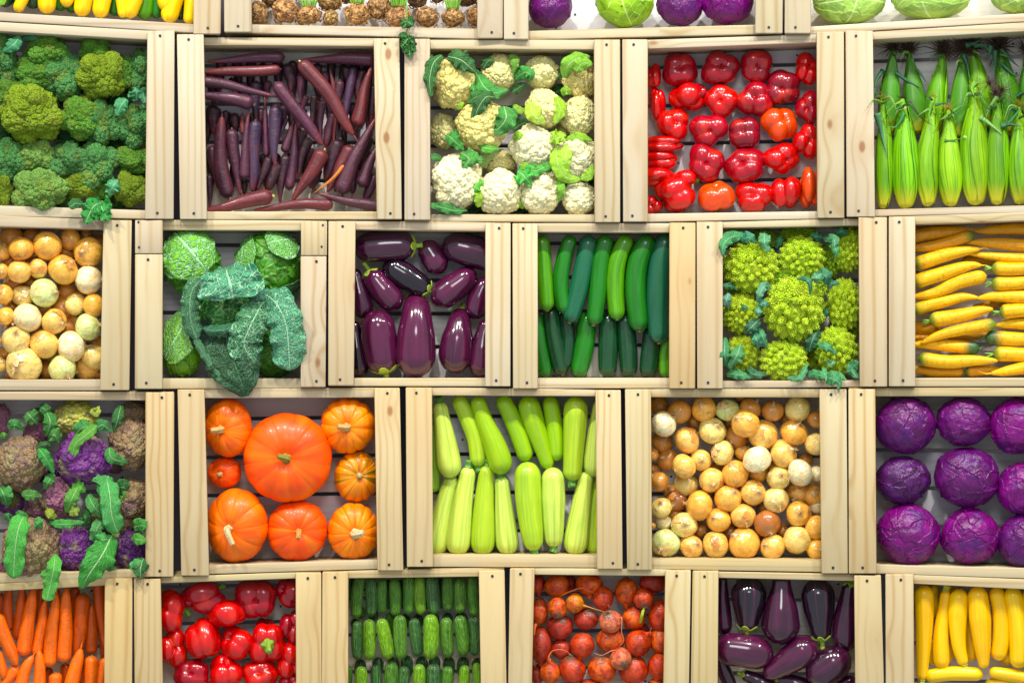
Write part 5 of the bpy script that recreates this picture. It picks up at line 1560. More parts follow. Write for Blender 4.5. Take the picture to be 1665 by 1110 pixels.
s1 = savoy(355, 315, 172, 188, 3, 0.4, (.1, -1, .2), .035, 'bright savoy cabbage with veined leaves at top left of the savoy crate', hx('4f9a2a'), 'savoy_smooth')
cap_leaf(s1, 'outer_leaf', 355, 315, 172, 188, (-0.55, 1.0), (0.55, -0.25), 0.95, .035, hx('74c02c'), seed=2)
cap_leaf(s1, 'outer_leaf', 355, 315, 172, 188, (-1.3, 0.3), (0.1, -0.15), 0.55, .035, hx('7cc832'), seed=4, lift=1.02)
s2 = savoy(818, 340, 190, 205, 5, 2.0, (-.1, -1, 0), .035, 'savoy cabbage with a folded-back outer leaf at top right of the savoy crate', hx('3f8a1e'), 'savoy_smooth')
cap_leaf(s2, 'outer_leaf', 818, 340, 190, 205, (0.9, 0.95), (-0.1, 0.62), 0.62, .035, hx('6cb83a'), seed=7, lift=1.06)
cap_leaf(s2, 'outer_leaf', 818, 340, 190, 205, (-1.0, 1.1), (-0.80, -0.35), 0.50, .035, hx('70bc34'), seed=8, lift=1.04)
cap_leaf(s2, 'outer_leaf', 818, 340, 190, 205, (1.25, -0.55), (-0.1, -1.15), 0.35, .035, hx('3f8f24'), seed=9, lift=1.02)
s3 = savoy(312, 798, 128, 188, 7, 1.0, (-.2, -1, .1), .045, 'yellow-green savoy cabbage at the lower left of the savoy crate', hx('6aa824'), 'savoy_smooth')
cap_leaf(s3, 'outer_leaf', 312, 798, 128, 188, (0.5, 1.15), (-0.75, -0.35), 0.72, .045, hx('86c832'), seed=11)
s4 = savoy(850, 830, 155, 150, 9, 1.5, (.1, -1, .1), .055, 'dark savoy cabbage half hidden at the lower right of the savoy crate', hx('3a7a20'), 'savoy_smooth')
s5 = savoy(560, 610, 168, 172, 11, 0.3, (0, -1, .15), .030, 'big open savoy cabbage with bluish outer leaves hanging over the rail', hx('1d6a2c'), 'savoy_smooth')
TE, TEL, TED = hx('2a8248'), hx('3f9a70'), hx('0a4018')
def sl(pts, w, col, **k):
    k['ruf'] = k.get('ruf', .1) * 1.5
    leaf(s5, c, pts, w, col, k.pop('mat_', 'savoy_leaf'), name='outer_leaf', nl=64, nw=30, **k)
# hood over the top, folding forward
sl([(560, 335, .005), (570, 372, -.030), (590, 440, -.046), (605, 520, -.040)], 372, TEL, curl=-.18, ruf=.10, shape='fan', seed=1.0, k=8)
# rim up the left side
sl([(440, 395, -.03), (372, 460, -.035), (352, 560, -.035), (362, 660, -.03), (395, 760, -.022)], 104, TE, curl=.75, ruf=.16, shape='strap', seed=2, k=14)
sl([(370, 720, -.020), (440, 850, -.026), (520, 950, -.030), (605, 1050, -.034)], 46, hx('4a9a62'), curl=.5, ruf=.22, shape='strap', seed=3, k=16)
# inner lip
sl([(410, 690, -.015), (500, 705, -.036), (600, 690, -.036), (700, 655, -.02)], 60, hx('1f8a5a'), curl=.8, ruf=.14, shape='strap', seed=4, k=16)
# large dark lower leaf hanging over the rail
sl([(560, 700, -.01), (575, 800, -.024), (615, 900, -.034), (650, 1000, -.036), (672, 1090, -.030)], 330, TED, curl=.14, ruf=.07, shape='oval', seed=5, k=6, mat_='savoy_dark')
sl([(470, 640, .0), (470, 740, -.010), (520, 850, -.014)], 230, hx('072a18'), curl=.15, ruf=.05, seed=5.5, mat_='savoy_dark')  # near-black sheet in the open head; the hollow's shade put into its colour
# right leaf folding down
sl([(790, 520, -.020), (745, 600, -.044), (700, 690, -.052), (670, 790, -.046), (735, 900, -.030)], 190, hx('217a42'), curl=.42, ruf=.15, shape='strap', seed=6, k=12)
# far right blade with pale rib
sl([(770, 475, -.012), (850, 540, -.036), (905, 640, -.044), (925, 760, -.040), (935, 940, -.026)], 200, TEL, curl=.30, ruf=.14, shape='strap', seed=7, k=10)
sl([(720, 455, -.02), (745, 500, -.03), (735, 560, -.025)], 92, hx('49a088'), curl=.3, ruf=.2, seed=8)

# ------------------------------------------------------------------ B3 eggplants
c = CR['B3']; c.zoom(520, 340, 3.582)
EP, EB, EK = (0.036, 0.005, 0.022), (0.070, 0.006, 0.034), (0.007, 0.004, 0.010)
for a in [
    ([(565, 212), (400, 215), (195, 232)], 178, EP, 'long eggplant with a lime calyx lying along the top rail', .040, EVEN, True),
    ([(598, 190), (640, 250), (715, 375)], 152, EB, 'small round plum eggplant tucked under the lime calyx of the long one', .052, EGGOVAL, False),
    ([(1060, 300), (900, 250), (712, 205)], 190, EP, 'greyish purple eggplant in the upper corner away from the calyx', .045, EVEN, False),
    ([(645, 480), (540, 415), (372, 312)], 156, EK, 'black eggplant lying slanted at the middle', .045, EGGOVAL, True),
    ([(282, 350), (350, 450), (465, 580)], 160, EB, 'plum eggplant slanting down with its green calyx at upper left', .045, EGGOVAL, True),
    ([(905, 358), (790, 450), (655, 545)], 172, EB, 'plum eggplant with a creased shiny skin slanting up toward the right', .045, EGGOVAL, False),
    ([(200, 345), (225, 470), (262, 635)], 130, EP, 'eggplant half hidden by the left post, level with the slanted ones', .052, EGG, False),
    ([(985, 395), (930, 510), (895, 640)], 138, EB, 'eggplant half hidden by the right post, above the lower row', .050, EGGOVAL, False),
    ([(385, 962), (350, 790), (330, 585)], 208, EB, 'upside-down eggplant with its calyx at the bottom rail', .040, EVEN, True),
    ([(566, 512, .075), (562, 640, .036), (556, 980, .030)], 240, EB, 'biggest upright eggplant in the middle of the lower row', .030, [(0, .52), (.2, .66), (.55, .92), (.8, 1), (1, .88)], True),
    ([(826, 590, .070), (808, 700, .045), (778, 955, .040)], 204, EB, 'pear-shaped upright eggplant right of the biggest one', .040, EGG, True),
    ([(975, 640), (945, 800), (930, 978)], 150, EB, 'eggplant cut by the right post in the lower row', .045, EGG, False),
    ([(200, 650), (215, 800), (235, 978)], 118, EK, 'dark eggplant cut by the left post in the lower row', .055, EGG, False)]:
    eggplant(c, a[0], a[1], jit(a[2], .06), '', d=a[4], ctrl=a[5], stem=a[6], label=a[3])

# ------------------------------------------------------------------ B4 dark zucchini
c = CR['B4']; c.zoom(820, 340, 3.582); c.nrow = 2
ZG, ZB, ZL, ZD = (0.016, 0.17, 0.012), (0.012, 0.105, 0.050), (0.095, 0.34, 0.008), (0.008, 0.050, 0.020)
zw = {ZG: 'green', ZB: 'bluish green', ZL: 'bright green', ZD: 'dark green'}
for a in [([(218, 150), (228, 330), (240, 470), (250, 592)], 100, ZL), ([(392, 152), (345, 300), (328, 440), (350, 605)], 94, ZG), ([(498, 152), (462, 330), (425, 500), (378, 662)], 112, ZB), ([(598, 148), (562, 300), (545, 480), (520, 678)], 106, ZG),
          ([(722, 152), (660, 300), (645, 450), (658, 645)], 108, ZL), ([(852, 152), (782, 300), (765, 480), (790, 712)], 128, ZG), ([(950, 140), (905, 330), (892, 520), (902, 782)], 136, ZB)]:
    gourd(c, 'zucchini', a[0], a[1], jit(a[2], .08), zw[a[2]], 'zucchini', M['zucchini'], d=.036, ctrl=EVEN, end=(26, hx('b9a05a')))
for a in [([(185, 600), (205, 780), (245, 980)], 92, ZG), ([(270, 560), (288, 740), (340, 968)], 108, ZD), ([(352, 590), (372, 760), (358, 925)], 84, ZD), ([(485, 600), (468, 780), (428, 978)], 116, ZG), ([(606, 600), (604, 800), (600, 980)], 116, ZD),
          ([(700, 600), (718, 790), (728, 978)], 112, ZD), ([(862, 680), (852, 820), (832, 980)], 112, ZD), ([(948, 740), (935, 860), (935, 978)], 76, ZL)]:
    gourd(c, 'zucchini', a[0], a[1], jit(a[2], .08), zw[a[2]], 'zucchini', M['zucchini'], d=.060, ctrl=EVEN, end=(26, hx('8f8a4a')))

# ------------------------------------------------------------------ B5 romanesco
c = CR['B5']; c.zoom(1120, 340, 3.582); c.nrow = 4
RG, RD = (0.46, 0.62, 0.010), (0.27, 0.46, 0.010)
H = {}
for i, (x, y, rx, ry, d) in enumerate([(362, 340, 162, 150, .03), (655, 285, 135, 128, .035), (925, 235, 90, 130, .045), (825, 300, 65, 100, .06), (305, 605, 118, 122, .035), (612, 580, 176, 190, .022), (905, 560, 100, 155, .04), (310, 845, 108, 112, .035), (555, 882, 140, 122, .022), (862, 820, 125, 140, .03),
                                        (430, 180, 90, 60, .065), (250, 480, 40, 40, .04), (560, 410, 80, 60, .035), (740, 860, 60, 80, .065), (930, 690, 70, 60, .06), (750, 460, 60, 70, .04), (640, 150, 120, 50, .06)]):
    H[i] = ballthing(c, 'romanesco', x, y, rx, ry, roman(i % 3), M['romanesco'], jit(RG if i < 10 and i != 3 else RD, .07), (R.uniform(-.4, .4), -1, R.uniform(-.3, .45)), d, word=['pointed', 'lime', 'spiky'][i % 3], what='romanesco', cat_='romanesco', depthk=.9, partname='florets')
BL = hx('2f8f80')
for (hi, pts, w, cc, k) in [
    (0, [(320, 150, .0), (240, 165, -.018), (200, 210, -.022), (200, 270, -.01)], 60, hx('2f9a6a'), {}), (0, [(300, 180, .0), (350, 165, -.012), (388, 195, -.005)], 56, hx('2f9a90'), {}), (0, [(440, 130, .01), (440, 180, -.014), (450, 220, -.014), (478, 248, -.01)], 58, hx('4aa890'), {}),
    (0, [(240, 140, .02), (300, 145, .01), (340, 160, .0)], 34, hx('1f7a60'), {}), (1, [(510, 230, .03), (530, 180, .02), (540, 150, .03)], 34, BL, {}), (1, [(720, 180, .03), (740, 160, .02), (780, 170, .03)], 50, BL, {}), (3, [(780, 170, .02), (845, 175, -.004), (850, 220, -.008), (880, 240, .0)], 46, hx('3f9a80'), {}),
    (3, [(820, 210, .0), (860, 240, -.01), (850, 285, -.005)], 34, hx('3aa078'), {}), (5, [(730, 370, .0), (745, 400, -.02), (740, 430, -.01)], 50, hx('5ab0a8'), {}), (5, [(740, 370, -.005), (800, 390, -.022), (790, 440, -.01)], 60, hx('2a8a7a'), {}), (5, [(790, 420, .0), (830, 430, -.012), (880, 432, .0)], 34, BL, {}),
    (5, [(630, 405, -.01), (690, 410, -.03), (708, 450, -.03), (705, 500, -.02)], 26, hx('2f9080'), {}), (4, [(480, 460, .0), (440, 448, -.016), (410, 500, -.022), (400, 545, -.012)], 44, hx('58aeac'), {}), (4, [(400, 530, -.005), (440, 550, -.018), (470, 560, -.008)], 34, hx('4aa8b0'), {}), (4, [(410, 560, -.005), (405, 600, -.015), (385, 620, -.008)], 36, hx('52b0a8'), {}),
    (4, [(235, 490, .0), (220, 530, -.01), (235, 580, .0)], 44, hx('5aa8b8'), {}), (4, [(195, 445, .02), (250, 450, .005), (290, 475, .015)], 32, hx('1f7a60'), {}), (4, [(300, 580, -.01), (330, 570, -.02), (310, 590, -.01)], 22, BL, {}),
    (7, [(410, 640, .0), (360, 690, -.014), (320, 725, .0)], 60, hx('1f6a58'), {}), (7, [(370, 720, .0), (395, 760, -.014), (405, 815, .0)], 48, hx('3a9a90'), {}), (7, [(405, 690, .01), (430, 740, -.008), (452, 810, .0)], 34, hx('3aa088'), {}), (7, [(300, 790, -.005), (280, 850, -.025), (235, 930, -.012)], 66, hx('3f9a72'), {}),
    (7, [(210, 745, .01), (210, 850, -.006), (230, 930, .0)], 50, hx('2a8f66'), {}), (7, [(220, 960, .0), (280, 960, -.014), (360, 985, .0)], 50, hx('3aa07a'), {}), (8, [(330, 920, .02), (380, 960, .0), (460, 965, .005)], 48, hx('2a7a58'), {}), (8, [(640, 990, .0), (670, 950, -.01), (690, 900, .0)], 34, hx('3aa080'), {}), (8, [(570, 985, .0), (640, 985, -.01), (680, 955, .0)], 32, hx('4aa888'), {}),
    (9, [(745, 785, -.005), (800, 800, -.022), (865, 840, -.012)], 40, hx('4ab088'), {}), (9, [(700, 830, .01), (720, 760, .0), (750, 700, .01)], 60, hx('1a6a50'), {}), (9, [(800, 880, .0), (830, 900, -.01), (850, 860, .0)], 34, hx('6aa860'), {}), (9, [(690, 955, .0), (760, 965, -.018), (790, 985, -.018)], 44, hx('3aa078'), {}),
    (9, [(785, 920, .0), (790, 960, -.020), (800, 1000, -.018)], 30, hx('4ab090'), {}), (9, [(780, 975, -.01), (850, 990, -.022), (885, 1020, -.020)], 66, hx('3fa882'), {}), (9, [(845, 985, -.012), (880, 1010, -.024), (865, 1055, -.020)], 24, hx('2f9070'), {}), (9, [(990, 890, .0), (950, 930, -.01), (985, 985, .0)], 56, hx('2f9068'), {}),
    (9, [(820, 960, -.005), (870, 965, -.015), (915, 995, -.008)], 34, hx('4ab088'), {}), (6, [(775, 650, .03), (800, 600, .02), (800, 570, .03)], 30, BL, {}), (6, [(690, 720, .02), (740, 740, .01), (760, 700, .02)], 44, hx('1d6f5a'), {}), (2, [(850, 150, .02), (890, 130, .01), (930, 150, .02)], 44, hx('1f7a60'), {})]:
    leaf(H[hi], c, pts, w * 1.15, tuple(a * b_ for a, b_ in zip(cc, (.9, .80, .72))), 'leaf_blue', curl=.5, ruf=.2)

# ------------------------------------------------------------------ B6 yellow carrots
c = CR['B6']; c.zoom(1385, 340, 3.582); c.nrow = 12
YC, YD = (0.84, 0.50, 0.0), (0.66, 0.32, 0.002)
GC = (0.20, 0.42, 0.05)
for (pts, w, col, d, st) in [
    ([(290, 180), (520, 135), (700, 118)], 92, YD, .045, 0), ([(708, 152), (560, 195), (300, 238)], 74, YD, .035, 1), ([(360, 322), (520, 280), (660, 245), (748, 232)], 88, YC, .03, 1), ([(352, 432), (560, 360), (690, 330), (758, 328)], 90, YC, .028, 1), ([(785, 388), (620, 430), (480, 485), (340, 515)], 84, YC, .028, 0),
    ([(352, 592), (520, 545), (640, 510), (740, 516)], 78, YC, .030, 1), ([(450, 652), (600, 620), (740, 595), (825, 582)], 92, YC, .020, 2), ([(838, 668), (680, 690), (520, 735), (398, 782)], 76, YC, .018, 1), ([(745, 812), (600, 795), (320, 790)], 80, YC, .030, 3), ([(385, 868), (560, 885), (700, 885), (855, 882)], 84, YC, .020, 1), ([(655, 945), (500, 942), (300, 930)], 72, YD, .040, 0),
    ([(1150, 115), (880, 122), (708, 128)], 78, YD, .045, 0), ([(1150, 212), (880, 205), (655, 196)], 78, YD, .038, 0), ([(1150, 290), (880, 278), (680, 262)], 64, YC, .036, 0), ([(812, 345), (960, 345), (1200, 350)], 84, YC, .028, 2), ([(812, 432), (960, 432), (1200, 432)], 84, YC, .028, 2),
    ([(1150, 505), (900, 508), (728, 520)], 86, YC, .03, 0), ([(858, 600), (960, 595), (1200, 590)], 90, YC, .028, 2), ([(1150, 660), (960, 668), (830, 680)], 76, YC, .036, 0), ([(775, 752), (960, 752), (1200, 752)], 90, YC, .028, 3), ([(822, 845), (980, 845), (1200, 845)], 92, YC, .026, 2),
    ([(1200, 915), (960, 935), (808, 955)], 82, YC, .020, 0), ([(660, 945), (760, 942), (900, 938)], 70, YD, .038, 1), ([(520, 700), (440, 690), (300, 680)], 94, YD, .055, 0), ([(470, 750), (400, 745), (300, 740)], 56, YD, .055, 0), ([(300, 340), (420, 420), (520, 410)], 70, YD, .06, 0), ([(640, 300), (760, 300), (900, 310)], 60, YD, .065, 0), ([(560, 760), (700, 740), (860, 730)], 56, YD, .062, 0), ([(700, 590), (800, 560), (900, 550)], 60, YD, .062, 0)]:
    carrot(c, 'yellow_carrot', pts, w * .96, jit(col, .06), ['yellow', 'green-headed yellow', 'yellow tufted', 'dark-headed yellow'][st], 'carrot', M[['carrot_yellow', 'carrot_green_head', 'carrot_green_head', 'carrot_dark_head'][st]], d=d, ctrl=[(0, .82), (.08, 1), (.5, .92), (.78, .68), (.92, .4), (1, .18)], bendy=.14, root=R.random() < .8,
           crown=(GC, 11, 1.1) if st == 2 else ((0.05, 0.16, 0.05), 8, .9) if st == 3 else ((0.12, 0.2, 0.03), 5, .3))

# ------------------------------------------------------------------ C1 purple cauliflower
c = CR['C1']; c.zoom(0, 610, 3.0); c.nrow = 5
PV, PM, PBr, PY, PO = (0.18, 0.025, 0.24), (0.34, 0.12, 0.20), (0.34, 0.21, 0.11), (0.66, 0.66, 0.10), (0.10, 0.014, 0.15)
vw = {PV: 'vivid purple', PM: 'mauve', PBr: 'brownish', PY: 'yellow-green', PO: 'deep violet'}
H = {}
for i, (x, y, rx, ry, col, d) in enumerate([(5, 220, 45, 80, PM, .05), (175, 278, 62, 60, PM, .055), (190, 195, 55, 40, hx('6f8a4a'), .06), (370, 212, 116, 90, PY, .045), (655, 182, 72, 58, PBr, .055), (100, 430, 124, 138, PBr, .025), (405, 412, 138, 126, PV, .022), (642, 332, 112, 128, PBr, .035),
                                             (285, 595, 90, 108, PM, .035), (180, 655, 62, 52, PM, .05), (645, 600, 98, 100, PBr, .040), (475, 655, 62, 62, hx('a08a40'), .05), (590, 705, 96, 80, PBr, .055), (150, 842, 138, 155, PBr, .020), (50, 620, 66, 66, PV, .06), (368, 842, 102, 112, PV, .030), (642, 850, 86, 100, PO, .035),
                                             (60, 600, 40, 60, hx('7a7040'), .05), (560, 420, 60, 60, PM, .07), (230, 480, 60, 50, PO, .07), (500, 760, 60, 50, PO, .07), (20, 950, 40, 40, PM, .05)]):
    H[i] = ballthing(c, 'purple_cauliflower', x, y, rx, ry, cauli(i % 4), M['purple_cauliflower'], jit(col, .06), (R.uniform(-.4, .4), -1, R.uniform(-.4, .4)), d, word=vw.get(col, 'olive'), what='cauliflower head', cat_='cauliflower', depthk=.95, partname='curd')
g1, g2, g3, g4 = hx('2f8f4a'), hx('3aa06a'), hx('62b83a'), hx('1f7440')
for (hi, pts, w, cc, sh) in [
    (6, [(480, 240, -.02), (420, 290, -.032), (370, 330, -.03), (350, 400, -.022)], 46, hx('5cc060'), 'strap'), (6, [(365, 290, -.01), (410, 250, -.024), (470, 265, -.015)], 66, g2, 'oval'), (6, [(455, 270, -.015), (500, 240, -.025), (545, 275, -.015)], 52, hx('2a9060'), 'oval'), (4, [(590, 145, .0), (575, 210, -.01), (555, 280, .0)], 50, g4, 'oval'),
    (7, [(535, 350, -.01), (545, 400, -.02), (625, 430, -.01)], 56, g2, 'oval'), (6, [(235, 290, .0), (265, 290, -.012), (290, 330, .0)], 66, hx('3f9a5a'), 'oval'), (1, [(230, 180, .0), (245, 230, -.012), (225, 300, .0)], 62, g1, 'oval'), (1, [(130, 180, .0), (150, 200, -.01), (180, 235, .0)], 70, hx('2f8048'), 'oval'), (1, [(190, 150, .01), (220, 165, .0), (250, 200, .01)], 50, g4, 'oval'),
    (1, [(35, 250, .0), (75, 240, -.014), (118, 270, .0)], 46, g2, 'oval'), (1, [(0, 300, .0), (20, 292, -.01), (35, 290, .0)], 26, g3, 'oval'), (5, [(185, 350, -.01), (215, 390, -.024), (265, 475, -.012)], 52, hx('2fa060'), 'oval'), (5, [(175, 350, -.01), (220, 335, -.02), (255, 345, -.01)], 26, g4, 'oval'), (8, [(265, 480, .0), (235, 520, -.01), (225, 560, .0)], 44, g2, 'oval'),
    (5, [(105, 580, -.01), (150, 585, -.02), (205, 590, -.01)], 50, hx('48a058'), 'oval'), (14, [(0, 545, .01), (18, 580, -.01), (35, 640, .01)], 76, g2, 'oval'), (8, [(380, 545, -.01), (350, 600, -.024), (325, 670, -.01)], 60, hx('4fae5a'), 'oval'), (8, [(350, 545, .0), (390, 550, -.01), (420, 560, .0)], 62, g3, 'oval'),
    (10, [(530, 490, -.01), (500, 545, -.03), (470, 560, -.02)], 110, hx('3aa070'), 'oval'), (10, [(520, 500, -.02), (535, 580, -.042), (545, 680, -.044), (575, 770, -.030)], 84, hx('3fae78'), 'strap'), (10, [(570, 545, -.01), (600, 545, -.024), (625, 560, -.012)], 70, g4, 'oval'), (10, [(575, 590, -.01), (600, 580, -.02), (605, 610, -.01)], 34, hx('5cc060'), 'oval'),
    (11, [(430, 580, -.005), (460, 640, -.024), (512, 690, -.012)], 56, hx('3f9a70'), 'oval'), (11, [(395, 680, .0), (415, 690, -.012), (410, 740, .0)], 56, g4, 'oval'), (15, [(500, 700, -.01), (470, 750, -.024), (465, 815, -.012)], 50, hx('4fb88a'), 'strap'), (9, [(240, 720, -.01), (320, 725, -.026), (412, 715, -.012)], 40, hx('3fae70'), 'oval'),
    (13, [(125, 670, -.02), (95, 730, -.044), (75, 830, -.048), (65, 990, -.034)], 84, hx('4cae42'), 'strap'), (13, [(75, 680, -.01), (100, 685, -.03), (140, 690, -.02)], 44, hx('3fa068'), 'oval'), (13, [(165, 710, -.02), (185, 720, -.034), (205, 745, -.02)], 50, hx('3fae80'), 'oval'), (13, [(270, 870, -.02), (262, 940, -.042), (245, 1020, -.034), (225, 1100, -.026)], 62, hx('5cbc46'), 'strap'),
    (13, [(240, 950, -.02), (215, 975, -.034), (225, 990, -.03)], 36, hx('4fb070'), 'oval'), (15, [(545, 780, -.02), (500, 870, -.044), (440, 960, -.044), (395, 1040, -.032)], 122, hx('2fa04a'), 'oval'), (15, [(470, 820, -.02), (500, 800, -.036), (545, 800, -.02)], 60, hx('3fae78'), 'oval'), (15, [(520, 900, -.01), (530, 930, -.02), (560, 945, -.01)], 40, hx('2f9060'), 'oval'),
    (16, [(640, 790, -.005), (680, 800, -.02), (715, 810, -.005)], 50, hx('4fb85a'), 'oval'), (16, [(650, 740, -.005), (690, 730, -.02), (715, 740, -.005)], 66, hx('2f9048'), 'oval'), (16, [(640, 950, -.01), (670, 925, -.030), (700, 930, -.012)], 56, hx('48b88a'), 'oval'), (16, [(700, 890, -.01), (685, 940, -.028), (685, 990, -.024)], 72, hx('0f6a38'), 'oval'),
    (9, [(20, 700, .0), (40, 690, -.014), (58, 685, .0)], 34, hx('3aae90'), 'oval'), (12, [(545, 780, .0), (570, 775, -.01), (585, 770, .0)], 26, hx('b0c860'), 'oval'), (8, [(230, 650, -.01), (250, 680, -.02), (280, 690, -.01)], 40, hx('a8b830'), 'oval'), (8, [(330, 660, -.01), (365, 660, -.02), (385, 640, -.01)], 50, hx('9ab040'), 'oval'), (3, [(440, 170, .0), (470, 180, -.01), (485, 150, .0)], 40, hx('a8b840'), 'oval')]:
    leaf(H[hi], c, pts, w * 1.05, jit(cc, .12), 'leaf', curl=.35, ruf=.14, shape=sh, twist=R.uniform(-.5, .5))

# ------------------------------------------------------------------ C2 pumpkins
c = CR['C2']; c.zoom(270, 610, 3.363)
PO_, PR_, PYo = (0.88, 0.17, 0.0), (0.86, 0.10, 0.0), (0.90, 0.26, 0.0)
pumpkin(c, 340, 288, 134, 158, 285, 298, PO_, 10, .03, (46, 36, (-.8, .0)), 'orange pumpkin with a thick corky stem pointing at the left post', seed=1, d=.035)
pumpkin(c, 664, 450, 242, 240, 652, 448, PR_, 11, .025, (46, 38, (-.8, .35)), 'biggest pumpkin, in the centre of its crate, with a short green stem', seed=2, d=.022, stemc=hx('8a8a30'), depth=.62)
pumpkin(c, 994, 272, 150, 157, 984, 285, PYo, 12, .055, (44, 38, (-1.0, .15)), 'golden orange pumpkin with a curled pale stem, top right of the pumpkins', seed=3, d=.035)
pumpkin(c, 320, 530, 93, 86, 283, 541, PR_, 9, .02, (26, 28, (-.2, .1)), 'smallest pumpkin, red-orange, beside the left post', seed=4, d=.05)
pumpkin(c, 1042, 550, 126, 142, 1060, 540, (0.80, 0.26, 0.012), 12, .05, (26, 32, (.1, .1)), 'green-striped orange pumpkin beside the right post of the pumpkin crate', d=.045, mat='pumpkin_striped', seed=5, stemc=hx('cdb98a'))
pumpkin(c, 385, 820, 172, 203, 322, 838, PO_, 9, .04, (54, 32, (.7, -1.3)), 'ribbed red-orange pumpkin with a long pale stem, lower left', seed=6, d=.030, stemc=hx('dcc896'))
pumpkin(c, 716, 846, 166, 168, 730, 842, PR_, 11, .035, (46, 28, (-.1, -.7)), 'shiny red-orange pumpkin in the middle of the bottom row', seed=7, d=.035, stemc=hx('c89a50'))
pumpkin(c, 1025, 850, 142, 157, 1035, 860, PYo, 13, .045, (58, 46, (.6, .2)), 'golden orange pumpkin with a stubby pale stem, bottom right', seed=8, d=.035, stemc=hx('e0cfa0'))

# ------------------------------------------------------------------ C3 pale zucchini
c = CR['C3']; c.zoom(640, 610, 3.3625); c.nrow = 2
LZ, LZ2, LZ3 = (0.42, 0.58, 0.045), (0.58, 0.68, 0.13), (0.29, 0.48, 0.02)
lw = {LZ: 'light green', LZ2: 'creamy pale green', LZ3: 'yellowish green'}
SG = hx('4a8a2a')
for (pts, w, col, ct, st, d) in [
    ([(250, 145), (275, 300), (318, 560)], 134, LZ2, PALEZ, 1, .036), ([(465, 500), (450, 350), (400, 220), (345, 110)], 100, LZ, EVEN, 1, .040), ([(450, 115), (500, 260), (560, 400), (600, 540)], 136, LZ3, PALEZ, 0, .030), ([(730, 470), (690, 340), (640, 220), (585, 110)], 100, LZ3, EVEN, 0, .042),
    ([(850, 512), (800, 360), (760, 240), (725, 112)], 124, LZ3, [(0, .55), (.3, .75), (.7, 1), (1, .95)], 0, .040), ([(890, 468), (880, 300), (850, 112)], 98, LZ3, EVEN, 0, .045), ([(975, 578), (985, 380), (1000, 112)], 136, LZ, [(0, .72), (.4, .85), (.8, 1), (1, .9)], 1, .034), ([(1130, 130), (1105, 320), (1090, 555)], 116, LZ2, PALEZ, 0, .040), ([(225, 260), (222, 420), (222, 640)], 66, LZ3, EVEN, 1, .055),
    ([(325, 545), (275, 720), (222, 985)], 134, LZ2, PALEZ, 0, .050), ([(412, 498), (375, 720), (345, 985)], 140, LZ2, PALEZ, 1, .040), ([(512, 488), (495, 700), (485, 985)], 138, LZ, PALEZ, 1, .040), ([(588, 552), (605, 740), (628, 982)], 130, LZ2, PALEZ, 1, .040),
    ([(770, 960), (745, 760), (735, 620), (730, 472)], 150, LZ, [(0, .6), (.2, .85), (.6, 1), (1, .95)], 1, .030), ([(876, 940), (872, 740), (870, 502)], 136, LZ2, [(0, .6), (.2, .82), (.6, 1), (1, .9)], 1, .034), ([(1055, 525), (1025, 720), (985, 985)], 136, LZ2, PALEZ, 0, .042), ([(1130, 560), (1090, 760), (1100, 985)], 100, LZ, PALEZ, 0, .055)]:
    gourd(c, 'pale_zucchini', pts, w, jit(col, .05), lw[col], 'zucchini', M['pale_zucchini'], d=d, ctrl=ct, stem=(34, 40, SG) if st else None, ribs=5, ribk=.015)

# ------------------------------------------------------------------ C4 onions
c = CR['C4']; c.zoom(1000, 610, 3.3625); c.nrow = 7
for a in [(240, 165, 52, 'b', -1), (352, 200, 65, 'b', 0), (487, 185, 68, 'o', 0), (617, 190, 66, 'g', 0), (740, 180, 58, 'b', 0), (862, 195, 60, 'b', 0), (997, 182, 73, 'y', 0), (1097, 242, 50, 'b', 0), (690, 118, 34, 'b', -1),
          (266, 265, 69, 'w', 1), (257, 362, 58, 'b', -1), (393, 355, 75, 'a', 0), (533, 303, 73, 'y', 0), (662, 335, 63, 'b', -1), (713, 262, 75, 'o', 1), (810, 325, 78, 'a', 0), (978, 312, 73, 'o', 0), (1098, 375, 62, 'y', 0),
          (203, 432, 36, 'b', 0), (288, 460, 60, 'b', -1), (377, 497, 67, 'a', 1), (468, 463, 58, 'a', 0), (587, 423, 66, 'y', 0), (697, 420, 44, 'o', -1), (777, 460, 76, 'w', 1), (921, 428, 77, 'a', 0), (870, 500, 36, 'b', -1),
          (243, 580, 52, 'b', 0), (390, 598, 67, 'y', -1), (527, 572, 67, 'a', 0), (657, 538, 73, 'o', 0), (782, 530, 54, 'o', -1), (895, 560, 64, 'y', 0), (1013, 533, 74, 'w', 1), (1102, 537, 40, 'w', 0),
          (335, 685, 62, 'k', -1), (253, 722, 56, 'y', 0), (463, 710, 81, 'o', 0), (618, 672, 73, 'o', 0), (755, 640, 68, 'a', 0), (880, 680, 71, 'y', 0), (1000, 640, 60, 'a', -1), (1085, 655, 60, 'o', -1),
          (267, 800, 48, 'w', -1), (378, 817, 69, 'y', 0), (567, 790, 66, 'o', 0), (700, 767, 68, 'a', 0), (832, 808, 73, 'k', 0), (1003, 755, 67, 'o', 0), (1097, 718, 42, 'w', -1), (1098, 830, 64, 'o', 0), (205, 820, 18, 'b', 0),
          (278, 915, 77, 'g', 0), (418, 937, 63, 'a', 0), (550, 925, 73, 'a', 0), (707, 917, 84, 'o', 0), (862, 937, 69, 'a', 0), (995, 897, 76, 'y', 0), (1105, 950, 58, 'o', 0)]:
    onion(c, *a[:4], layer=a[4])
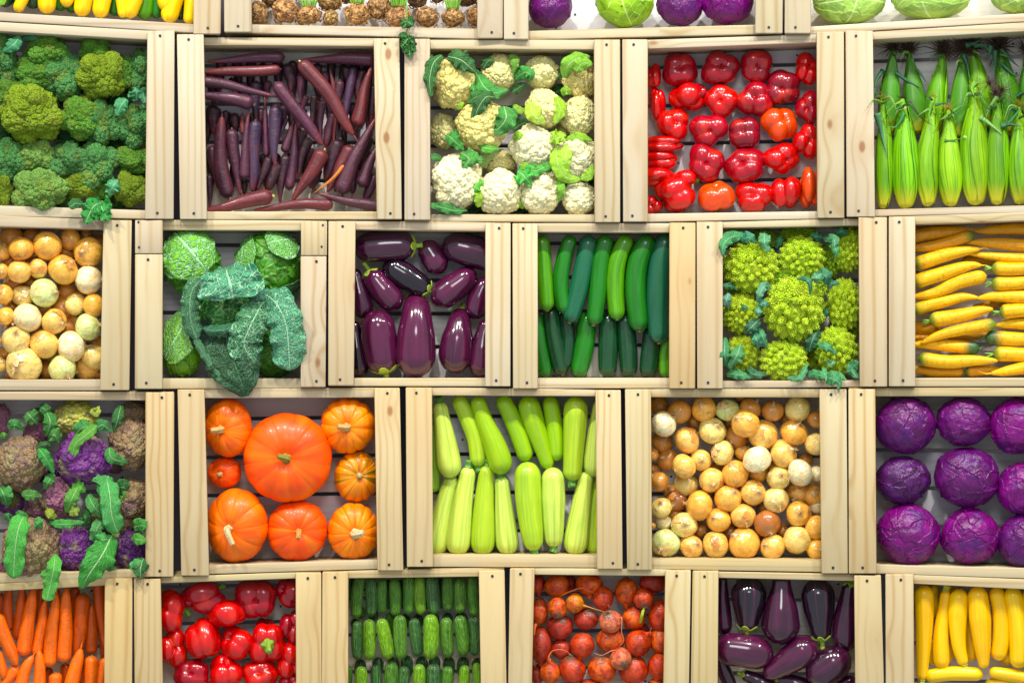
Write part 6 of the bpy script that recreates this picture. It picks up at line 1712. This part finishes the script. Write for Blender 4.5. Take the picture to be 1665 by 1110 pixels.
for (x, y, r) in [(440, 250, 46), (560, 520, 46), (470, 850, 40), (630, 860, 42), (920, 850, 44), (310, 640, 44), (1040, 470, 44), (950, 240, 44), (210, 520, 40), (820, 730, 44), (640, 250, 44), (500, 640, 40), (330, 760, 40), (780, 870, 36)]:
    onion(c, x, y, r, 'b', layer=-1).location += (c.M.to_3x3() @ Vector((0, .010, 0)))

# ------------------------------------------------------------------ C5 red cabbages
c = CR['C5']; c.zoom(1345, 610, 3.3625); c.nrow = 3
RC, RCb, RCd = (0.135, 0.006, 0.135), (0.21, 0.004, 0.18), (0.07, 0.007, 0.09)
for i, (x, y, rx, ry, col, wd) in enumerate([(428, 275, 163, 160, RC, 'smooth greyish purple'), (745, 256, 148, 134, RC, 'wrinkled'), (1042, 276, 148, 152, RCb, 'crinkled bright'), (418, 571, 150, 133, RCd, 'dark'), (760, 556, 176, 164, RC, 'large'), (1072, 620, 142, 146, RCb, 'bright'),
                                              (442, 870, 172, 170, RCb, 'white-flecked'), (780, 880, 161, 152, RCb, 'magenta'), (1078, 902, 145, 150, RC, 'purple')]):
    e = ballthing(c, 'red_cabbage', x, y, rx, ry, lib(('rc', i % 5), lambda: cabbage_head(30 + i, 7, 6, 0.024, 0.030, 0.012)), M['red_cabbage'], jit(col, .06), (R.uniform(-.5, .5), -1, R.uniform(-.2, .7)), .030, word=wd, what='red cabbage', cat_='cabbage', depthk=.9)
    e['cl'] = i

# ------------------------------------------------------------------ D1 orange carrots
c = CR['D1']; c.zoom(0, 910, 5.55); c.nrow = 3
OC, OD = (0.90, 0.17, 0.0), (0.62, 0.10, 0.003)
ow = {OC: 'bright orange', OD: 'dull orange'}
for (pts, w, col, d) in [([(75, 640), (70, 450), (80, 200)], 104, OD, .055), ([(150, 720), (185, 500), (205, 220)], 104, OD, .050), ([(205, 868), (250, 600), (300, 258)], 132, OC, .035), ([(330, 868), (370, 620), (410, 360)], 112, OC, .040), ([(445, 965), (470, 650), (510, 300)], 118, OC, .030), ([(575, 925), (590, 600), (602, 250)], 128, OC, .030),
                         ([(755, 300), (720, 600), (690, 900)], 138, OD, .040), ([(820, 850), (825, 650), (825, 400)], 112, OD, .045), ([(890, 180), (900, 450), (950, 800)], 104, OD, .050), ([(-40, 480), (60, 740), (150, 950)], 132, OC, .025), ([(-40, 820), (10, 950), (30, 1070)], 110, OC, .028), ([(170, 960), (60, 1080), (0, 1230)], 112, OC, .035),
                         ([(150, 1280), (220, 1010), (300, 862)], 118, OC, .028), ([(360, 1290), (358, 1010), (352, 815)], 112, OC, .025), ([(498, 1010), (500, 1120), (500, 1290)], 124, OC, .035), ([(600, 1290), (680, 1000), (730, 795)], 134, OC, .022), ([(830, 858), (820, 1040), (790, 1290)], 126, OC, .030), ([(960, 880), (910, 1060), (880, 1290)], 96, OC, .035),
                         ([(592, 930), (590, 1040), (590, 1200)], 94, OD, .060), ([(380, 250), (370, 380), (350, 560)], 84, OD, .062), ([(500, 250), (500, 330), (490, 500)], 84, OD, .065), ([(680, 240), (670, 400), (650, 600)], 84, OD, .065), ([(250, 900), (220, 1000), (200, 1100)], 90, OD, .065), ([(440, 960), (430, 1060), (430, 1150)], 80, OD, .065), ([(10, 300), (20, 500), (0, 700)], 90, OD, .065), ([(720, 850), (740, 1000), (740, 1200)], 80, OD, .065), ([(930, 650), (930, 800), (920, 900)], 60, OD, .06)]:
    carrot(c, 'orange_carrot', pts, w, jit(col, .06), ow[col], 'carrot', M['carrot'], d=d, ctrl=BLUNT, bendy=.08, root=R.random() < .6, crown=((0.20, 0.15, 0.04), 4, .25))

# ------------------------------------------------------------------ D2 bell peppers by the cucumbers
c = CR['D2']; c.zoom(210, 910, 4.897); c.nrow = 4
for a in [(325, 390, 118, 155, 'r', (-.9, -.45, .2), True, 4), (585, 295, 162, 125, 'd', (-.9, -.4, -.45), True, 3), (1010, 315, 156, 156, 'd', (0, -1, 0), False, 4), (1275, 260, 112, 112, 'd', (-.8, -.5, .3), False, 3), (780, 440, 152, 128, 'r', (.35, -.35, -.9), True, 4), (348, 700, 112, 152, 'r', (.3, -1, .1), False, 3),
          (590, 652, 134, 160, 'r', (.35, -.45, -.85), True, 4), (850, 665, 128, 130, 'r', (-.7, -.5, .6), True, 4), (1098, 652, 138, 162, 'r', (-.05, 1, .1), True, 4), (1295, 530, 84, 132, 'd', (.2, -.9, .2), False, 3), (1292, 812, 112, 140, 'r', (.2, -.9, -.2), False, 3), (490, 905, 134, 112, 'd', (0, -1, .2), False, 4),
          (765, 885, 128, 132, 'r', (.1, -.5, .9), False, 3), (1040, 905, 140, 118, 'r', (0, -1, .2), False, 4), (1290, 980, 90, 70, 'd', (0, -1, .2), False, 4), (1085, 520, 70, 60, 'd', (0, -.5, 1), False, 4), (640, 1060, 120, 90, 'r', (0, -1, .2), False, 4), (900, 1080, 120, 90, 'd', (0, -1, .2), False, 4), (350, 1080, 110, 90, 'r', (0, -1, .2), False, 4), (1180, 1100, 110, 90, 'r', (0, -1, .2), False, 4)]:
    d_ = 0.065 if a[0] == 1085 else .045
    pepper(c, a[0], a[1], a[2] * 1.08, a[3] * 1.08, a[4], a[5], a[6], a[7], d=d_)

# ------------------------------------------------------------------ D3 cucumbers
c = CR['D3']; c.zoom(520, 910, 5.045); c.nrow = 5
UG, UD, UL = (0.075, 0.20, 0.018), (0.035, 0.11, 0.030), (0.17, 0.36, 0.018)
uw = {UG: 'green', UD: 'dark green', UL: 'light green'}
for (x0, y0, x1, y1, w, col, d) in [
    (245, 110, 240, 330, 60, UD, .05), (325, 120, 300, 478, 105, UG, .04), (420, 140, 420, 462, 100, UD, .04), (515, 150, 515, 438, 88, UG, .04), (608, 150, 618, 458, 98, UG, .038), (725, 120, 725, 448, 100, UG, .038), (818, 130, 830, 448, 100, UL, .038), (918, 120, 942, 455, 116, UD, .038), (1048, 120, 1048, 420, 98, UG, .04), (1150, 140, 1150, 438, 110, UG, .04), (1255, 120, 1270, 462, 98, UG, .042),
    (312, 498, 312, 818, 98, UD, .04), (402, 482, 408, 820, 112, UL, .034), (502, 478, 568, 812, 116, UL, .030), (655, 448, 668, 815, 118, UG, .034), (770, 475, 808, 790, 104, UD, .038), (908, 442, 905, 812, 132, UL, .028), (1038, 468, 1058, 800, 116, UG, .036), (1145, 452, 1178, 785, 120, UG, .036), (1256, 462, 1268, 785, 102, UD, .040),
    (340, 868, 340, 1200, 108, UL, .034), (460, 850, 455, 1200, 98, UD, .045), (588, 825, 592, 1190, 122, UG, .040), (696, 868, 690, 1200, 98, UD, .036), (820, 850, 812, 1190, 108, UL, .030), (932, 842, 940, 1200, 134, UD, .034), (1052, 868, 1052, 1200, 106, UG, .036), (1192, 860, 1180, 1200, 98, UL, .034), (1282, 842, 1285, 1200, 80, UL, .036), (245, 870, 240, 1200, 60, UG, .045),
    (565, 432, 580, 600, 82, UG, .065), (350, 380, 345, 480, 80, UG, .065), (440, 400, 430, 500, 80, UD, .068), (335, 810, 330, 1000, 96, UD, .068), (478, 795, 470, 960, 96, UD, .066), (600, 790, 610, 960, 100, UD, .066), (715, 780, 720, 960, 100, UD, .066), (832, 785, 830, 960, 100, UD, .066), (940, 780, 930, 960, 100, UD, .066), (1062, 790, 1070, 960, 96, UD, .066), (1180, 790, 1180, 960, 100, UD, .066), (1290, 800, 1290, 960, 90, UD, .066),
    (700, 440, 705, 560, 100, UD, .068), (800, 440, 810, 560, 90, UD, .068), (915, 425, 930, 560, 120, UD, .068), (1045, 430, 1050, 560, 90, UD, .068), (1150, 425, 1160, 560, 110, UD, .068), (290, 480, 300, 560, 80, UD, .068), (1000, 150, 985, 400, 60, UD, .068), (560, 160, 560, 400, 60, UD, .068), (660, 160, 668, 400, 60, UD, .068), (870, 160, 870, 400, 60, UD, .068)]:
    gourd(c, 'cucumber', [(x0, y0), ((x0 + x1) / 2 + R.uniform(-9, 9), (y0 + y1) / 2), (x1, y1)], w, jit(col, .1), uw[col], 'cucumber', M['cucumber'], d=d, ctrl=[(0, .82), (.3, 1), (.7, .98), (1, .8)], cat_='cucumber', end=(14, hx('b0b060')))

# ------------------------------------------------------------------ D4 beets
c = CR['D4']; c.zoom(820, 910, 5.045); c.nrow = 5
for a in [(265, 195, 68, 78, 'r', (-.3, .2, 1), .055, 0, None), (435, 212, 98, 92, 'o', (0, .3, 1), .045, 0, [(560, 250), (640, 232), (760, 285)]), (695, 200, 112, 90, 'o', (0, .3, 1), .055, 0, None), (812, 312, 84, 92, 'r', (-.2, .2, 1), .038, 1, [(850, 370), (875, 402)]), (1000, 258, 90, 108, 'o', (0, .2, 1), .045, 1, None), (1222, 185, 112, 86, 'd', (0, .3, 1), .055, 0, None),
          (1140, 318, 80, 82, 'r', (.1, -.7, -.75), .028, 1, None), (580, 352, 74, 78, 'g', (-.8, -.1, .3), .030, 0, [(660, 375), (740, 400), (825, 425)]), (435, 390, 76, 88, 'o', (0, -.7, -.75), .030, 1, None), (290, 425, 70, 108, 'o', (.3, .2, 1), .050, 0, [(250, 560), (245, 700), (255, 880)]), (670, 485, 96, 88, 'd', (.4, -.5, .8), .045, 1, None), (458, 545, 104, 104, 'd', (.1, -.6, .9), .045, 1, None),
          (873, 505, 95, 88, 'p', (-.3, -.6, .8), .025, 1, [(960, 470), (962, 590), (980, 660), (940, 710)]), (1062, 470, 96, 96, 'o', (.6, -.2, .8), .045, 1, None), (1275, 455, 92, 125, 'r', (0, .3, 1), .048, 1, None), (868, 655, 113, 95, 'o', (0, -.2, 1), .045, 0, None), (300, 700, 90, 148, 'd', (0, .4, 1), .048, 0, None), (465, 725, 82, 78, 'd', (0, .2, -1), .050, 0, None), (640, 697, 94, 102, 'r', (.2, .2, 1), .040, 1, None),
          (1100, 680, 104, 108, 'r', (-.6, .1, -.5), .038, 0, [(1190, 595), (1212, 548)]), (1272, 660, 76, 108, 'o', (.1, -.3, 1), .048, 1, None), (955, 810, 86, 88, 'p', (.35, -.8, -.45), .026, 1, [(890, 740), (800, 780), (735, 760)]), (560, 898, 108, 112, 'r', (-.2, -.35, 1), .040, 1, None), (800, 895, 110, 110, 'o', (-.1, -.35, 1), .042, 1, None), (1062, 900, 116, 112, 'r', (-.3, -.3, 1), .042, 1, None), (1262, 875, 84, 108, 'r', (.2, .2, 1), .042, 0, None),
          (376, 925, 80, 88, 'o', (0, .1, -1), .035, 0, [(360, 810), (395, 745), (490, 738), (560, 790)]), (270, 935, 55, 80, 'd', (0, .3, 1), .055, 0, None), (700, 1060, 110, 80, 'r', (0, .2, 1), .045, 0, None), (1245, 1040, 76, 66, 'o', (0, .2, 1), .045, 0, None), (500, 1090, 90, 80, 'd', (0, .2, 1), .05, 0, None), (960, 1100, 90, 80, 'd', (0, .2, 1), .05, 0, None), (540, 190, 50, 60, 'd', (0, .2, 1), .068, 1, None), (1120, 560, 60, 50, 'd', (0, .2, 1), .068, 1, None)]:
    beet(c, a[0], a[1], a[2] * 1.05, a[3] * 1.05, a[4], a[5], d=a[6], crown=bool(a[7]), tail=a[8])
e = c.items[6]['o']
leaf(e, c, [(1145, 395, .0), (1130, 450, -.01), (1115, 520, .0)], 22, hx('c8d820'), 'leaf', shape='strap', name='yellow_stalk', curl=.5)

# ------------------------------------------------------------------ D5 eggplants
c = CR['D5']; c.zoom(1080, 910, 4.5)
for a in [
    ([(425, 110), (425, 330), (440, 545)], 130, EP, 'tall narrow eggplant behind the left post of the lower eggplant crate', .050, EGG, False),
    ([(605, 525), (618, 350), (620, 120)], 262, EK, 'near-black eggplant with a small calyx, standing left of the purple upright one', .035, EGG, True),
    ([(860, 90), (855, 350), (848, 618)], 288, EP, 'upright purple eggplant between two near-black ones', .032, [(0, .42), (.2, .5), (.5, .85), (.75, 1), (1, .86)], False),
    ([(1155, 600), (1135, 380), (1115, 130)], 246, EK, 'near-black eggplant with a bright green calyx at its lower end', .035, EGG, True),
    ([(1365, 150), (1335, 400), (1325, 670)], 200, EP, 'eggplant along the right post of the lower eggplant crate', .042, EGG, True),
    ([(360, 640), (560, 660), (800, 700)], 246, EB, 'shiny magenta-purple eggplant lying level in the second row', .030, EVEN, False),
    ([(730, 850), (900, 740), (1110, 600)], 226, EB, 'shiny eggplant lying slanted in the middle of the second row', .030, EGG, False),
    ([(1050, 880), (1200, 780), (1350, 670)], 262, EP, 'fat eggplant lying slanted under the green calyx', .032, EVEN, False),
    ([(390, 650), (430, 790), (500, 950)], 110, EP, 'slim eggplant in the corner below the level one', .055, EVEN, False),
    ([(560, 830), (680, 880), (860, 990)], 150, EP, 'eggplant with a green calyx cut by the photo, below the level one', .045, EGG, True),
    ([(800, 868), (920, 890), (1080, 960)], 150, EP, 'eggplant with a green calyx cut by the photo, below the slanted one', .045, EGG, True),
    ([(1400, 860), (1300, 920), (1180, 1010)], 150, EB, 'eggplant in the lower right corner cut by the photo', .045, EGG, False)]:
    eggplant(c, a[0], a[1], jit(a[2], .06), '', d=a[4], ctrl=a[5], stem=a[6], label=a[3])

# ------------------------------------------------------------------ D6 yellow squashes
c = CR['D6']; c.zoom(1385, 910, 5.55); c.nrow = 2
YS, YS2 = (0.88, 0.54, 0.0), (0.90, 0.62, 0.0)
for (pts, w, ct, st, d) in [
    ([(630, 1085), (645, 800), (655, 500), (650, 222)], 176, [(0, .52), (.3, .72), (.8, 1), (1, .95)], 1, .032), ([(852, 270), (815, 560), (805, 750), (815, 980)], 152, PALEZ, 1, .036), ([(1015, 952), (965, 760), (955, 500), (975, 258)], 176, [(0, .5), (.3, .75), (.7, 1), (1, .9)], 1, .034), ([(1195, 978), (1170, 700), (1150, 450), (1128, 235)], 198, [(0, .4), (.25, .75), (.6, 1), (1, .85)], 0, .030),
    ([(1312, 905), (1350, 700), (1345, 450), (1290, 240)], 160, EVEN, 0, .038), ([(1440, 240), (1490, 500), (1510, 760), (1500, 975)], 176, EVEN, 0, .034), ([(1600, 250), (1640, 600), (1640, 960)], 150, EVEN, 0, .036), ([(660, 1052), (900, 1022), (1185, 1030)], 130, EVEN, 0, .034), ([(1700, 1080), (1450, 1040), (1238, 1005)], 112, EVEN, 0, .036), ([(1200, 1120), (1380, 1115), (1560, 1140)], 110, EVEN, 0, .050),
    ([(745, 220), (735, 300), (735, 520)], 96, EVEN, 0, .062), ([(900, 230), (905, 300), (900, 420)], 96, EVEN, 0, .066), ([(1060, 520), (1075, 700), (1075, 915)], 110, EVEN, 0, .060), ([(1410, 700), (1410, 830), (1390, 950)], 120, EVEN, 0, .062), ([(725, 700), (725, 820), (725, 950)], 76, EVEN, 0, .062), ([(890, 700), (895, 820), (890, 910)], 60, EVEN, 0, .066)]:
    gourd(c, 'yellow_squash', pts, w, jit(YS if R.random() < .5 else YS2, .05), 'half-hidden yellow' if d >= .06 else 'yellow', 'squash', M['squash'], d=d, ctrl=ct, stem=(46, 60, hx('b8b02a')) if st else None, cat_='squash', ribs=5, ribk=.018)

# ------------------------------------------------------------------ top row
c = CR['Z1']; c.zoom(0, 0, 3.964); c.nrow = 1
for (pts, w, ct, wd) in [([(200, -220), (160, -40), (105, 78)], 78, EVEN, 1), ([(310, -250), (306, -60), (300, 92)], 122, EVEN, 1), ([(440, -260), (435, -100), (428, 48)], 96, EVEN, 1), ([(560, -250), (548, -60), (520, 110)], 116, EVEN, 1), ([(700, -240), (672, -60), (638, 118)], 116, EVEN, 1), ([(760, -240), (775, -60), (798, 118)], 76, EVEN, 1),
                         ([(900, -240), (880, -60), (822, 118)], 112, EVEN, 1), ([(1085, -240), (1080, -80), (1070, 78)], 124, EVEN, 1), ([(1170, -240), (1125, -20), (1078, 148)], 122, EVEN, 1), ([(1240, -200), (1228, 0), (1215, 158)], 80, EVEN, 1)]:
    gourd(c, 'yellow_squash', pts, w, jit(YS2, .04), 'yellow', 'squash', M['squash'], d=.036, ctrl=ct, cat_='squash', end=(30, hx('8f9a1a')))
for j, (x, y, w, col) in enumerate([(30, 50, 110, ZD), (210, 60, 110, ZD), (385, 75, 90, ZG), (460, 85, 90, ZG), (735, 105, 90, ZG), (928, 128, 120, ZL), (1005, 120, 90, ZG), (1160, 130, 90, ZD), (120, 70, 80, ZD)]):
    gourd(c, 'zucchini', [(x + 20, y - 330), (x + 8, y - 120), (x, y)], w, jit(col, .06), 'dark green' if col != ZL else 'lime', 'zucchini', M['zucchini'], d=.058, ctrl=EVEN)
leaf(c.items[10]['o'], c, [(-20, 5, .01), (10, 10, .0), (40, 5, .01)], 50, hx('8fd02a'), 'leaf')

c = CR['Z2']; c.zoom(360, 0, 3.964); c.nrow = 2
CEa, CEb = (0.46, 0.27, 0.10), (0.33, 0.19, 0.075)
for (x, y, rx, ry, st, d) in [(238, 92, 66, 82, 0, .04), (412, 78, 82, 88, 0, .035), (565, 105, 82, 62, 6, .035), (700, 20, 78, 62, 0, .045), (705, 118, 50, 54, 0, .035), (875, 98, 80, 76, 6, .035), (1012, 55, 76, 88, 0, .045), (1142, 112, 80, 72, 7, .033), (1325, 116, 78, 70, 0, .035), (1490, 122, 74, 66, 7, .035), (1640, 110, 60, 72, 0, .04),
                              (320, 5, 56, 50, 0, .06), (812, -15, 60, 45, 0, .06), (1262, 5, 64, 56, 0, .06), (1590, 0, 66, 46, 0, .06), (500, -40, 60, 50, 3, .06), (980, -50, 60, 50, 4, .06), (1390, -20, 50, 50, 4, .06), (1130, -40, 60, 50, 0, .066)]:
    e = celeriac(c, x, y, rx * 1.05, ry * 1.05, jit(CEa if d < .05 else CEb, .1), d=d, stems=st, word='stalked' if st else 'bare')
    if (x, y) == (1142, 112):
        hang = e
# sprig hanging out over the crate below
P0 = px3(c, [(1190, -10, .01), (1198, 120, -.012), (1200, 170, -.020), (1195, 220, -.012), (1205, 290, -.012)], 0)
base = np.array((c.Mi @ hang.matrix_world.translation)[:])
sv, sf, st_ = little(P0 - base, [.0012, .0011, .0007], 7, 20)
part(hang, 'hanging_stalk', mesh('hanging_stalk', sv, sf, st_), M['stem'], hx('4f9a3a'))
for (a, b, w) in [((1198, 135), (1155, 155), 50), ((1200, 140), (1240, 165), 66), ((1198, 130), (1235, 125), 44), ((1195, 150), (1165, 185), 34), ((1198, 240), (1150, 215), 40), ((1190, 235), (1140, 228), 26), ((1205, 245), (1160, 310), 56), ((1205, 250), (1245, 280), 60), ((1205, 280), (1215, 372), 58), ((1208, 290), (1252, 335), 50), ((1200, 250), (1232, 245), 44), ((1200, 285), (1180, 345), 50)]:
    leaf(hang, c, [(a[0], a[1], -.016), ((a[0] + b[0]) / 2, (a[1] + b[1]) / 2, -.022), (b[0], b[1], -.014)], w, jit(hx('1f7a3a'), .12), 'leaf', curl=.5, ruf=.5, k=12, nl=18, nw=8, name='sprig_leaf')

c = CR['Z3']; c.zoom(780, 0, 3.33); c.nrow = 1
for i, (x, y, rx, ry, nm, mt, col, wd) in enumerate([(382, 35, 122, 125, 'red_cabbage', 'red_cabbage', RC, 'purple'), (787, 10, 160, 140, 'green_cabbage', 'white_cabbage_eaten', hx('9ccb30'), 'insect-eaten green'), (1085, 35, 126, 112, 'red_cabbage', 'red_cabbage', RC, 'dark purple'), (1345, 15, 142, 124, 'red_cabbage', 'red_cabbage', RCb, 'magenta purple')]):
    ballthing(c, nm, x, y, rx, ry, lib(('rc', i), lambda: cabbage_head(30 + i, 7, 6, 0.02, 0.022, 0.01)), M[mt], col, (R.uniform(-.3, .3), -1, R.uniform(0, .5)), .035, word=wd, what='cabbage', cat_='cabbage', depthk=.9)
c = CR['Z4']; c.zoom(1265, 0, 4.1625); c.nrow = 1
for i, (x, y, rx, ry) in enumerate([(478, 0, 250, 165), (1035, -20, 268, 158), (1625, -30, 185, 122)]):
    ballthing(c, 'white_cabbage', x, y, rx, ry, lib(('wc', i), lambda: cabbage_head(50 + i, 7, 5, 0.018, 0.012, 0.01)), M['white_cabbage'], jit(hx('a9cf62'), .05), (R.uniform(-.3, .3), -1, R.uniform(-.3, .3)), .035, word='pale green', what='cabbage', cat_='cabbage', depthk=.7)

for c in CR.values():
    finish(c)
